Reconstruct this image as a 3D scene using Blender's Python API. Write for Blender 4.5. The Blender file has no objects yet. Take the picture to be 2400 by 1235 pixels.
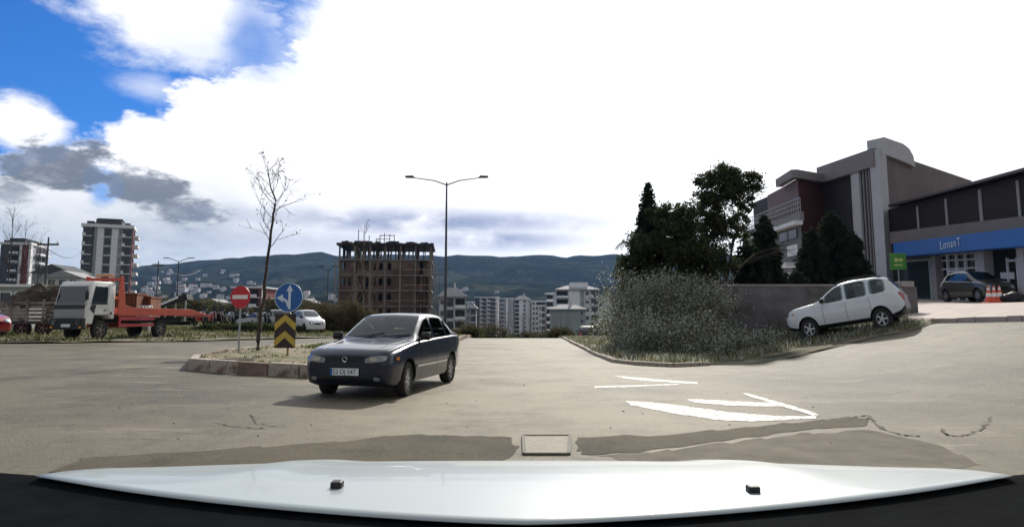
import bpy, bmesh, math, random
import numpy as np
from mathutils import Vector, Matrix, noise
from mathutils.bvhtree import BVHTree

R = math.radians
random.seed(7)
S = bpy.context.scene
COL = S.collection
F = 1600.0            # focal length in photo pixels (photo 2400 x 1235)
H = 1.35              # camera height
PITCH = R(6.5)
HOR = 740.0           # horizon row in the photo

# ------------------------------------------------------------------ camera
cd = bpy.data.cameras.new('camera')
cam = bpy.data.objects.new('camera', cd)
COL.objects.link(cam)
cam.location = (0, 0, H)
cam.rotation_euler = (R(90) + PITCH, 0, 0)
cd.sensor_width = 36.0
cd.lens = 36.0 * F / 2400.0
CY = HOR - F * math.tan(PITCH)          # principal row
cd.shift_y = -(617.5 - CY) / 2400.0
cd.clip_start = 0.05
cd.clip_end = 12000
S.camera = cam
S.view_settings.view_transform = 'Standard'
S.view_settings.look = 'None'
S.view_settings.exposure = 0.15
S.view_settings.gamma = 1.0
S.cycles.use_denoising = True
S.cycles.max_bounces = 6
S.cycles.volume_bounces = 0
S.cycles.transparent_max_bounces = 6

# ------------------------------------------------------------------ sun and sky
SUN_AZ, SUN_EL = R(15), R(35)
sdir = Vector((math.sin(SUN_AZ) * math.cos(SUN_EL), math.cos(SUN_AZ) * math.cos(SUN_EL), math.sin(SUN_EL)))
sl = bpy.data.lights.new('sun', 'SUN')
sl.energy = 4.0
sl.angle = R(2.0)
sl.color = (1.0, 0.94, 0.84)
so = bpy.data.objects.new('sun', sl)
so.rotation_euler = sdir.to_track_quat('Z', 'Y').to_euler()
so.location = (20, 60, 60)
COL.objects.link(so)

W = bpy.data.worlds.new('World')
S.world = W
W.use_nodes = True
nt = W.node_tree
nt.nodes.clear()
N = nt.nodes
L = nt.links


def nd(t, **k):
    n = N.new(t)
    for a, b in k.items():
        setattr(n, a, b)
    return n


def setin(sock, v):
    if isinstance(v, bpy.types.NodeSocket):
        L.new(v, sock)
    else:
        sock.default_value = v


def M(op, a, b=0.0, c=0.0, clamp=False):
    n = nd('ShaderNodeMath', operation=op)
    n.use_clamp = clamp
    setin(n.inputs[0], a)
    setin(n.inputs[1], b)
    setin(n.inputs[2], c)
    return n.outputs[0]


def VM(op, a, b=(0, 0, 0)):
    n = nd('ShaderNodeVectorMath', operation=op)
    setin(n.inputs[0], a)
    setin(n.inputs[1], b)
    return n.outputs['Value'] if op in ('LENGTH', 'DOT_PRODUCT') else n.outputs[0]


def SS(x, a, b):
    n = nd('ShaderNodeMapRange', interpolation_type='SMOOTHSTEP')
    setin(n.inputs['Value'], x)
    n.inputs['From Min'].default_value = a
    n.inputs['From Max'].default_value = b
    return n.outputs[0]


def MIX(f, a, b):
    n = nd('ShaderNodeMix', data_type='RGBA')
    setin(n.inputs['Factor'], f)
    setin(n.inputs[6], a if isinstance(a, bpy.types.NodeSocket) else (*a, 1))
    setin(n.inputs[7], b if isinstance(b, bpy.types.NodeSocket) else (*b, 1))
    return n.outputs[2]


def NOI(vec, scale, detail=8, rough=0.55):
    n = nd('ShaderNodeTexNoise')
    L.new(vec, n.inputs['Vector'])
    n.inputs['Scale'].default_value = scale
    n.inputs['Detail'].default_value = detail
    n.inputs['Roughness'].default_value = rough
    return n.outputs['Fac']


D = nd('ShaderNodeTexCoord').outputs['Generated']
D = VM('NORMALIZE', D)
DS = VM('MULTIPLY', D, (1, 1, 2.2))
n_big = M('SUBTRACT', NOI(DS, 3.2, 10, 0.6), 0.5)
n_med = M('SUBTRACT', NOI(DS, 9.0, 10, 0.6), 0.5)
n_fine = M('SUBTRACT', NOI(DS, 26.0, 8, 0.65), 0.5)
n_puff = M('ADD', M('ADD', M('MULTIPLY', n_big, 0.22), M('MULTIPLY', n_med, 0.24)), M('MULTIPLY', n_fine, 0.16))


def sky_dir(px, py):
    return Vector(((px - 1200) / F, 1, (HOR - py) / F)).normalized()


def blob(px, py, rx, ry, k=1.6, soft=0.45):
    """elliptic cloud centred on a direction; rx, ry in thousandths of the focal length"""
    c = sky_dir(px, py)
    d = VM('SUBTRACT', D, tuple(c))
    d = VM('MULTIPLY', d, (F / rx, F / rx * 0.8, F / ry))
    ln = M('ADD', VM('LENGTH', d), M('MULTIPLY', n_puff, k * 5))
    return M('SUBTRACT', 1.0, SS(ln, 1.0 - soft, 1.0 + soft))


sky = nd('ShaderNodeTexSky', sky_type='NISHITA')
sky.sun_disc = False
sky.sun_elevation = SUN_EL
sky.sun_rotation = SUN_AZ
sky.air_density = 1.0
sky.dust_density = 0.4
sky.ozone_density = 3.0
tint = nd('ShaderNodeMix', data_type='RGBA', blend_type='MULTIPLY')
tint.inputs['Factor'].default_value = 1.0
L.new(sky.outputs[0], tint.inputs[6])
tint.inputs[7].default_value = (0.10, 0.36, 0.72, 1)
bg_sky = nd('ShaderNodeBackground')
L.new(tint.outputs[2], bg_sky.inputs['Color'])
bg_sky.inputs['Strength'].default_value = 0.15

# the big backlit cloud bank fills the sky right of a slanting edge
a1, a2 = sky_dir(600, 105), sky_dir(140, 315)
nrm = a1.cross(a2).normalized()
if nrm.dot(sky_dir(1500, 300)) < 0:
    nrm = -nrm
edge = M('ADD', VM('DOT_PRODUCT', D, tuple(nrm)), M('MULTIPLY', n_puff, 0.32))
bank = SS(edge, -0.004, 0.016)
b1, b2 = sky_dir(655, 0), sky_dir(640, 300)
nr2 = b1.cross(b2).normalized()
if nr2.dot(sky_dir(1500, 300)) < 0:
    nr2 = -nr2
bank = M('MAXIMUM', bank, SS(M('ADD', VM('DOT_PRODUCT', D, tuple(nr2)), M('MULTIPLY', n_puff, 0.35)), -0.02, 0.06))
sep = nd('ShaderNodeSeparateXYZ')
L.new(D, sep.inputs[0])
Z = sep.outputs['Z']
Yd = sep.outputs['Y']
Xd = sep.outputs['X']
low = SS(M('ADD', Z, M('MULTIPLY', n_med, 0.10)), 0.17, 0.10)
w1 = blob(395, 25, 175, 85, 1.1)
w2 = blob(25, 285, 65, 50, 0.9, 0.3)
w3 = blob(330, 190, 55, 22, 1.2, 0.7)
back = M('MULTIPLY', M('ADD', 0.93, M('MULTIPLY', SS(n_puff, -0.02, 0.06), 0.07)), SS(Yd, 0.3, 0.0))  # unseen cloud cover behind the camera, added to tune the fill light
topc = SS(M('ADD', Z, M('MULTIPLY', n_puff, 0.3)), 0.44, 0.60)
cover = M('MAXIMUM', M('MAXIMUM', M('MAXIMUM', bank, topc), M('MAXIMUM', w1, w2)), M('MAXIMUM', M('MAXIMUM', low, M('MULTIPLY', w3, 0.5)), back))
gap = M('MAXIMUM', blob(225, 440, 22, 42, 1.3, 0.6), blob(560, 70, 50, 60, 1.0, 0.6))
cover = M('MULTIPLY', cover, M('SUBTRACT', 1.0, M('MULTIPLY', gap, 0.75)))

base = (1.08, 1.08, 1.10)
c = MIX(topc, base, (0.60, 0.61, 0.63))
c = MIX(SS(Yd, 0.35, -0.1), c, (0.38, 0.39, 0.41))
# low sky on the left is a paler, greyer layer
lowleft = M('MULTIPLY', SS(M('ADD', Z, M('MULTIPLY', n_med, 0.06)), 0.20, 0.11), SS(M('ADD', Xd, M('MULTIPLY', n_big, 0.3)), -0.27, -0.42))
c = MIX(M('MULTIPLY', lowleft, 0.92), c, MIX(SS(n_puff, -0.06, 0.06), (0.44, 0.50, 0.56), (0.72, 0.75, 0.78)))
g = blob(105, 398, 92, 52, 2.2, 0.28)
g = M('MAXIMUM', g, M('MULTIPLY', blob(305, 434, 70, 30, 2.3, 0.3), 0.95))
g = M('MAXIMUM', g, M('MULTIPLY', blob(430, 496, 72, 24, 2.3, 0.35), 0.9))
g = M('MAXIMUM', g, M('MULTIPLY', blob(15, 455, 50, 36, 2.0, 0.35), 0.8))
c = MIX(M('MULTIPLY', g, 0.88), c, MIX(SS(M('ADD', n_med, n_fine), -0.10, 0.14), (0.075, 0.095, 0.13), (0.22, 0.25, 0.30)))
cover = M('MAXIMUM', cover, M('MULTIPLY', g, 0.92))
st = blob(1000, 520, 330, 26, 0.5, 0.9)
st = M('MAXIMUM', st, M('MULTIPLY', blob(1150, 562, 170, 20, 0.5, 0.9), 1.0))
st = M('MAXIMUM', st, M('MULTIPLY', blob(700, 565, 260, 30, 0.6, 1.0), 0.5))
st = M('MULTIPLY', st, SS(M('ADD', n_med, M('MULTIPLY', n_big, 0.6)), -0.30, 0.04))
c = MIX(M('MULTIPLY', st, 0.95), c, (0.27, 0.32, 0.50))
hz = M('MULTIPLY', SS(Z, 0.125, 0.07), SS(Xd, 0.10, -0.05))
c = MIX(M('MULTIPLY', hz, 0.35), c, (0.60, 0.70, 0.86))
# undersides of the upper cloud
c = MIX(M('MULTIPLY', blob(520, 120, 150, 45, 1.0, 0.8), 0.35), c, (0.32, 0.46, 0.80))
# glare around the hidden sun
sd = VM('DOT_PRODUCT', D, tuple(sdir))
glow = M('POWER', M('MAXIMUM', sd, 0.0), 22.0)
em = nd('ShaderNodeVectorMath', operation='SCALE')
L.new(c, em.inputs[0])
setin(em.inputs['Scale'], M('ADD', 1.0, M('MULTIPLY', glow, 2.2)))
bg_c = nd('ShaderNodeBackground')
L.new(em.outputs[0], bg_c.inputs['Color'])
bg_c.inputs['Strength'].default_value = 1.0
ms = nd('ShaderNodeMixShader')
L.new(cover, ms.inputs[0])
L.new(bg_sky.outputs[0], ms.inputs[1])
L.new(bg_c.outputs[0], ms.inputs[2])
wo = nd('ShaderNodeOutputWorld')
L.new(ms.outputs[0], wo.inputs['Surface'])

# ------------------------------------------------------------------ helpers


def srgb(r, g, b):
    return tuple(((v / 255 / 12.92) if v / 255 <= 0.04045 else ((v / 255 + 0.055) / 1.055) ** 2.4) for v in (r, g, b))


MATS = {}


def mat(name, col, rough=0.7, metal=0.0, spec=0.5, var=0.0, vscale=3.0, bump=0.0, bscale=20.0, coat=0.0,
        col2=None, c2scale=1.0, c2lo=0.45, c2hi=0.6, trans=0.0, alpha=1.0, leafy=0.0):
    m = bpy.data.materials.new(name)
    m.use_nodes = True
    t = m.node_tree
    b = t.nodes['Principled BSDF']
    b.inputs['Roughness'].default_value = rough
    b.inputs['Metallic'].default_value = metal
    b.inputs['Specular IOR Level'].default_value = spec
    b.inputs['Coat Weight'].default_value = coat
    b.inputs['Coat Roughness'].default_value = 0.04
    b.inputs['Base Color'].default_value = (*col, 1)
    if trans:
        b.inputs['Transmission Weight'].default_value = trans
    if alpha < 1:
        b.inputs['Alpha'].default_value = alpha
    tc = t.nodes.new('ShaderNodeTexCoord')
    sock = None
    if col2 is not None:
        n = t.nodes.new('ShaderNodeTexNoise')
        n.inputs['Scale'].default_value = c2scale
        n.inputs['Detail'].default_value = 8
        n.inputs['Roughness'].default_value = 0.6
        t.links.new(tc.outputs['Object'], n.inputs['Vector'])
        mr = t.nodes.new('ShaderNodeMapRange')
        mr.interpolation_type = 'SMOOTHSTEP'
        mr.inputs['From Min'].default_value = c2lo
        mr.inputs['From Max'].default_value = c2hi
        t.links.new(n.outputs['Fac'], mr.inputs['Value'])
        mx = t.nodes.new('ShaderNodeMix')
        mx.data_type = 'RGBA'
        mx.inputs[6].default_value = (*col, 1)
        mx.inputs[7].default_value = (*col2, 1)
        t.links.new(mr.outputs[0], mx.inputs['Factor'])
        sock = mx.outputs[2]
    if var:
        n = t.nodes.new('ShaderNodeTexNoise')
        n.inputs['Scale'].default_value = vscale
        n.inputs['Detail'].default_value = 10
        n.inputs['Roughness'].default_value = 0.65
        t.links.new(tc.outputs['Object'], n.inputs['Vector'])
        mr = t.nodes.new('ShaderNodeMapRange')
        mr.inputs['From Min'].default_value = 0.3
        mr.inputs['From Max'].default_value = 0.7
        mr.inputs['To Min'].default_value = 1 - var
        mr.inputs['To Max'].default_value = 1 + var
        t.links.new(n.outputs['Fac'], mr.inputs['Value'])
        sc = t.nodes.new('ShaderNodeVectorMath')
        sc.operation = 'SCALE'
        if sock:
            t.links.new(sock, sc.inputs[0])
        else:
            sc.inputs[0].default_value = col
        t.links.new(mr.outputs[0], sc.inputs['Scale'])
        sock = sc.outputs[0]
    if sock:
        t.links.new(sock, b.inputs['Base Color'])
    if bump:
        n = t.nodes.new('ShaderNodeTexNoise')
        n.inputs['Scale'].default_value = bscale
        n.inputs['Detail'].default_value = 6
        t.links.new(tc.outputs['Object'], n.inputs['Vector'])
        bp = t.nodes.new('ShaderNodeBump')
        bp.inputs['Strength'].default_value = bump
        bp.inputs['Distance'].default_value = 0.02
        t.links.new(n.outputs['Fac'], bp.inputs['Height'])
        t.links.new(bp.outputs[0], b.inputs['Normal'])
    if leafy:
        tr = t.nodes.new('ShaderNodeBsdfTranslucent')
        if sock:
            t.links.new(sock, tr.inputs['Color'])
        else:
            tr.inputs['Color'].default_value = (*col, 1)
        mxs = t.nodes.new('ShaderNodeMixShader')
        mxs.inputs[0].default_value = leafy
        t.links.new(b.outputs[0], mxs.inputs[1])
        t.links.new(tr.outputs[0], mxs.inputs[2])
        t.links.new(mxs.outputs[0], t.nodes['Material Output'].inputs['Surface'])
    MATS[name] = m
    return m


def tag(o, label=None, cat=None, group=None, kind=None):
    if label:
        o['label'] = label
    if cat:
        o['category'] = cat
    if group:
        o['group'] = group
    if kind:
        o['kind'] = kind
    return o


def thing(name, label, cat, loc=(0, 0, 0), rz=0.0, group=None, rot=None):
    o = bpy.data.objects.new(name, None)
    o.empty_display_size = 0.3
    COL.objects.link(o)
    o.location = loc
    o.rotation_euler = rot if rot else (0, 0, rz)
    return tag(o, label, cat, group)


def link(name, me, parent=None, loc=None):
    o = bpy.data.objects.new(name, me)
    COL.objects.link(o)
    if parent:
        o.parent = parent
    if loc is not None:
        o.location = loc
    return o


def dup(root, loc=None, rz=None, label=None, group=None):
    r = root.copy()
    COL.objects.link(r)
    if loc is not None:
        r.location = loc
    if rz is not None:
        r.rotation_euler = (0, 0, rz)
    if label:
        r['label'] = label
    if group:
        r['group'] = group
    for ch in list(root.children):
        c_ = ch.copy()
        COL.objects.link(c_)
        c_.parent = r
        for g_ in ch.children:
            d_ = g_.copy()
            COL.objects.link(d_)
            d_.parent = c_
    return r


class MB:
    def __init__(self):
        self.v, self.f, self.m = [], [], []

    def poly(self, pts, mi=0):
        n = len(self.v)
        self.v += [tuple(p) for p in pts]
        self.f.append(tuple(range(n, n + len(pts))))
        self.m.append(mi)
        return self

    def box(self, c_, s, mi=0, rz=0.0, mtx=None):
        x, y, z = s[0] / 2, s[1] / 2, s[2] / 2
        P_ = [(-x, -y, -z), (x, -y, -z), (x, y, -z), (-x, y, -z), (-x, -y, z), (x, -y, z), (x, y, z), (-x, y, z)]
        if mtx is None:
            cs, sn = math.cos(rz), math.sin(rz)
            P_ = [(p[0] * cs - p[1] * sn + c_[0], p[0] * sn + p[1] * cs + c_[1], p[2] + c_[2]) for p in P_]
        else:
            P_ = [tuple(mtx @ Vector(p) + Vector(c_)) for p in P_]
        n = len(self.v)
        self.v += P_
        for q in ((0, 3, 2, 1), (4, 5, 6, 7), (0, 1, 5, 4), (1, 2, 6, 5), (2, 3, 7, 6), (3, 0, 4, 7)):
            self.f.append(tuple(n + i for i in q))
            self.m.append(mi)
        return self

    def bb(self, x0, x1, y0, y1, z0, z1, mi=0):
        return self.box(((x0 + x1) / 2, (y0 + y1) / 2, (z0 + z1) / 2), (abs(x1 - x0), abs(y1 - y0), abs(z1 - z0)), mi)

    def bar(self, a, b, w, h=None, mi=0):
        """box beam from a to b"""
        a, b = Vector(a), Vector(b)
        d = b - a
        if d.length < 1e-6:
            return self
        q = d.to_track_quat('X', 'Z').to_matrix()
        return self.box((a + b) / 2, (d.length, w, h or w), mi, mtx=q)

    def tube(self, pts, rad, n=8, mi=0, cap=True):
        pts = [Vector(p) for p in pts]
        if not hasattr(rad, '__len__'):
            rad = [rad] * len(pts)
        base_ = len(self.v)
        up = Vector((0, 0, 1))
        for i, p in enumerate(pts):
            d = (pts[min(i + 1, len(pts) - 1)] - pts[max(i - 1, 0)]).normalized()
            s_ = d.cross(up)
            if s_.length < 1e-3:
                s_ = d.cross(Vector((1, 0, 0)))
            s_.normalize()
            t_ = d.cross(s_)
            for k in range(n):
                a = 2 * math.pi * k / n
                self.v.append(tuple(p + (s_ * math.cos(a) + t_ * math.sin(a)) * rad[i]))
        for i in range(len(pts) - 1):
            for k in range(n):
                a = base_ + i * n + k
                b = base_ + i * n + (k + 1) % n
                self.f.append((a, b, b + n, a + n))
                self.m.append(mi)
        if cap:
            self.f.append(tuple(base_ + k for k in range(n))[::-1])
            self.m.append(mi)
            e = base_ + (len(pts) - 1) * n
            self.f.append(tuple(e + k for k in range(n)))
            self.m.append(mi)
        return self

    def lathe(self, prof, c_=(0, 0, 0), axis='Z', n=16, mi=0):
        """prof: list of (r, h)"""
        base_ = len(self.v)
        for r_, h_ in prof:
            for k in range(n):
                a = 2 * math.pi * k / n
                x, y, z = r_ * math.cos(a), r_ * math.sin(a), h_
                if axis == 'Y':
                    x, y, z = x, z, y
                elif axis == 'X':
                    x, y, z = z, x, y
                self.v.append((x + c_[0], y + c_[1], z + c_[2]))
        for i in range(len(prof) - 1):
            for k in range(n):
                a = base_ + i * n + k
                b = base_ + i * n + (k + 1) % n
                self.f.append((a, b, b + n, a + n))
                self.m.append(mi)
        return self

    def prism(self, poly, lo, hi, axis='Y', mi=0):
        """extrude a 2-D outline; axis is the extrusion axis, poly in the two others (in order)"""
        def p3(p, h_):
            if axis == 'Y':
                return (p[0], h_, p[1])
            if axis == 'X':
                return (h_, p[0], p[1])
            return (p[0], p[1], h_)
        n = len(self.v)
        k = len(poly)
        self.v += [p3(p, lo) for p in poly] + [p3(p, hi) for p in poly]
        self.f.append(tuple(range(n, n + k)))
        self.f.append(tuple(range(n + k, n + 2 * k))[::-1])
        self.m += [mi, mi]
        for i in range(k):
            j = (i + 1) % k
            self.f.append((n + i, n + k + i, n + k + j, n + j))
            self.m.append(mi)
        return self

    def build(self, name, mats, parent=None, smooth=False, origin=None, recalc=True, bevel=0.0, loc=None):
        me = bpy.data.meshes.new(name)
        v = self.v
        if origin is not None:
            v = [(p[0] - origin[0], p[1] - origin[1], p[2] - origin[2]) for p in v]
        me.from_pydata(v, [], self.f)
        if not isinstance(mats, (list, tuple)):
            mats = [mats]
        for m_ in mats:
            me.materials.append(m_)
        me.polygons.foreach_set('material_index', self.m)
        if recalc or bevel:
            bm = bmesh.new()
            bm.from_mesh(me)
            if bevel:
                bmesh.ops.remove_doubles(bm, verts=bm.verts, dist=1e-5)
            bmesh.ops.recalc_face_normals(bm, faces=bm.faces)
            if bevel:
                ed = [e for e in bm.edges if len(e.link_faces) == 2 and e.calc_face_angle(0) > 0.5]
                bmesh.ops.bevel(bm, geom=ed, offset=bevel, segments=2, affect='EDGES', profile=0.5, clamp_overlap=True)
            bm.to_mesh(me)
            bm.free()
        if smooth:
            me.polygons.foreach_set('use_smooth', [True] * len(me.polygons))
            try:
                me.set_sharp_from_angle(angle=R(38))
            except Exception:
                pass
        me.update()
        return link(name, me, parent, loc)


def text_obj(name, s, size, m, parent, loc, rot, depth=0.004, spacing=1.0):
    cu = bpy.data.curves.new(name, 'FONT')
    cu.body = s
    cu.size = size
    cu.extrude = depth
    cu.align_x = 'CENTER'
    cu.align_y = 'CENTER'
    cu.space_character = spacing
    t = bpy.data.objects.new(name, cu)
    COL.objects.link(t)
    dg = bpy.context.evaluated_depsgraph_get()
    me = bpy.data.meshes.new_from_object(t.evaluated_get(dg))
    bpy.data.objects.remove(t)
    me.materials.clear()
    me.materials.append(m)
    o = link(name, me, parent)
    o.location = loc
    o.rotation_euler = rot
    return o


# ------------------------------------------------------------------ terrain
def sst(a, b, x):
    t = min(1, max(0, (x - a) / (b - a)))
    return t * t * (3 - 2 * t)


_T = []
_z = 0.0
for _i in range(0, 1200):
    _x = 5.5 + _i * 0.1
    _s = 0.20 * sst(5.8, 9.0, _x) * (1 - 0.35 * sst(12, 14, _x)) * (1 - 0.88 * sst(16.0, 19.5, _x)) * (1 - sst(40, 60, _x))
    _z += _s * 0.1
    _T.append(_z)


def zg(x, y):
    z = 0.0
    if x > 5.5:
        z += _T[min(len(_T) - 1, int((x - 5.5) * 10))] * (0.25 + 0.75 * sst(-12, 6, y))
        z += max(0, y - 30) * 0.035 * sst(16, 22, x) * (1 - sst(60, 90, y)) + 2.0 * sst(60, 90, y) * 0
    if x < -2:
        z += 0.024 * min(40, (-x - 2)) * sst(-5, 12, y)
    y0 = 40 + 30 * sst(8, 16, abs(x + 2)) if x < 0 else 40 + 40 * sst(11, 20, x)
    d = max(0, y - y0)
    z -= min(0.0042 * d * d, 0.0042 * 144 + 0.1 * max(0, d - 12))
    return z


RIDGE = [(-1200, 660), (-600, 655), (0, 652), (180, 642), (300, 628), (340, 620), (410, 620), (470, 611), (560, 603), (640, 600),
         (700, 597), (745, 590), (800, 598), (900, 598), (1040, 602), (1100, 597), (1200, 600), (1300, 599), (1330, 603),
         (1460, 597), (1700, 596), (2000, 606), (2400, 620), (3600, 650)]


def ridge(tx):
    px = 1200 + tx * F
    for (a, b), (c_, d_) in zip(RIDGE, RIDGE[1:]):
        if px <= c_:
            t = max(0, (px - a) / (c_ - a))
            return (HOR - (b + (d_ - b) * t)) / F
    return 0.05


RY = 2100.0


def zfar(tx, y):
    x = tx * y
    e = zg(tx * 60 if abs(tx) < 3 else 90, 60) if False else 0
    z0 = zg(x, 60)
    w = sst(60, 330, y)
    valley = -14 + 8 * sst(-0.15, -0.35, tx) + 10 * sst(0.15, 0.4, tx)
    z = z0 * (1 - w) + valley * w
    rz_ = ridge(tx) * RY + H
    k = min(1, max(0, (y - 480) / (RY - 480)))
    fr = noise.fractal(Vector((x * 0.0016, y * 0.0022, 3.1)), 0.9, 2.1, 6)
    fr2 = noise.fractal(Vector((x * 0.012, y * 0.012, 7.7)), 0.8, 2.0, 4)
    if y <= RY:
        hk = (0.35 * k + 0.65 * k * k)
        z += (rz_ - valley) * hk * w + (fr * 55 * k * (1 - k) * 4 + fr2 * 5 * (0.3 + k)) * (1 if y > 480 else 0) * sst(480, 700, y)
    else:
        z = rz_ + fr2 * 6 - (y - RY) * 0.03
    return z


def ground_mesh():
    vs, fs = [], []
    nx, ny = 181, 141
    for j in range(ny):
        y = -60 + 120 * j / (ny - 1)
        for i in range(nx):
            x = -90 + 180 * i / (nx - 1)
            vs.append((x, y, zg(x, y) - 0.06))
    for j in range(ny - 1):
        for i in range(nx - 1):
            a = j * nx + i
            fs.append((a, a + 1, a + nx + 1, a + nx))
    base_ = len(vs)
    ys = [60]
    while ys[-1] < RY - 1:
        ys.append(min(RY, ys[-1] * 1.045 + 1.0))
    ys += [2150, 2250, 2500, 3000]
    nt_ = 301
    for y in ys:
        for i in range(nt_):
            tx = -1.5 + 3.0 * i / (nt_ - 1)
            z = zfar(tx, y) if y > 60 else zg(tx * y, 60) - 0.06
            vs.append((tx * y, y, z))
    for j in range(len(ys) - 1):
        for i in range(nt_ - 1):
            a = base_ + j * nt_ + i
            fs.append((a, a + 1, a + nt_ + 1, a + nt_))
    # skirt reaching the horizon
    b2 = len(vs)
    vs.extend([(-9000, -9000, -40), (9000, -9000, -40), (9000, 9000, -40), (-9000, 9000, -40)])
    fs.append((b2, b2 + 1, b2 + 2, b2 + 3))
    me = bpy.data.meshes.new('ground')
    me.from_pydata(vs, [], fs)
    me.polygons.foreach_set('use_smooth', [True] * len(me.polygons))
    me.update()
    return me


def ray(px, py):
    u, v = (px - 1200) / F, (CY - py) / F
    return Vector((u, math.cos(PITCH) - v * math.sin(PITCH), math.sin(PITCH) + v * math.cos(PITCH)))


def P(px, py, Y):
    d = ray(px, py)
    return Vector((0, 0, H)) + d * (Y / d.y)


def G(px, py, dz=0.0):
    """where the line of sight through a photo pixel meets the ground"""
    d = ray(px, py)
    d = d / d.y
    lo = 1.0
    y = 1.5
    while y < 400:
        p = Vector((0, 0, H)) + d * y
        if p.z < zg(p.x, p.y) + dz:
            break
        lo = y
        y += 0.25
    hi = y
    for _ in range(20):
        mid = (lo + hi) / 2
        p = Vector((0, 0, H)) + d * mid
        if p.z < zg(p.x, p.y) + dz:
            hi = mid
        else:
            lo = mid
    p = Vector((0, 0, H)) + d * hi
    return Vector((p.x, p.y, zg(p.x, p.y)))


def inside(poly, x, y):
    r = False
    j = len(poly) - 1
    for i in range(len(poly)):
        a, b = poly[i], poly[j]
        if (a[1] > y) != (b[1] > y) and x < (b[0] - a[0]) * (y - a[1]) / (b[1] - a[1]) + a[0]:
            r = not r
        j = i
    return r


def sheet(name, poly, m, dz, step=0.5, parent=None, skirt=0.0, kind='structure', wob=0.0):
    """flat sheet that follows the terrain, cut to an outline"""
    bm = bmesh.new()
    vs = [bm.verts.new((p[0], p[1], 0)) for p in poly]
    f = bm.faces.new(vs)
    bmesh.ops.triangulate(bm, faces=[f])
    x0, x1 = min(p[0] for p in poly), max(p[0] for p in poly)
    y0, y1 = min(p[1] for p in poly), max(p[1] for p in poly)
    x = math.floor(x0 / step) * step + step
    while x < x1:
        bmesh.ops.bisect_plane(bm, geom=bm.verts[:] + bm.edges[:] + bm.faces[:], plane_co=(x, 0, 0), plane_no=(1, 0, 0))
        x += step
    y = math.floor(y0 / step) * step + step
    while y < y1:
        bmesh.ops.bisect_plane(bm, geom=bm.verts[:] + bm.edges[:] + bm.faces[:], plane_co=(0, y, 0), plane_no=(0, 1, 0))
        y += step
    for v in bm.verts:
        v.co.z = zg(v.co.x, v.co.y) + dz + (wob * noise.noise(Vector((v.co.x * 0.8, v.co.y * 0.8, 2))) if wob else 0)
    if skirt:
        be = [e for e in bm.edges if len(e.link_faces) == 1]
        r = bmesh.ops.extrude_edge_only(bm, edges=be)
        for v in r['geom']:
            if isinstance(v, bmesh.types.BMVert):
                v.co.z -= skirt
    bmesh.ops.recalc_face_normals(bm, faces=bm.faces)
    me = bpy.data.meshes.new(name)
    bm.to_mesh(me)
    bm.free()
    up = sum(p.normal.z for p in me.polygons)
    if up < 0:
        me.flip_normals()
    me.materials.append(m)
    me.polygons.foreach_set('use_smooth', [True] * len(me.polygons))
    o = link(name, me, parent)
    if kind:
        o['kind'] = kind
    return o


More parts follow.
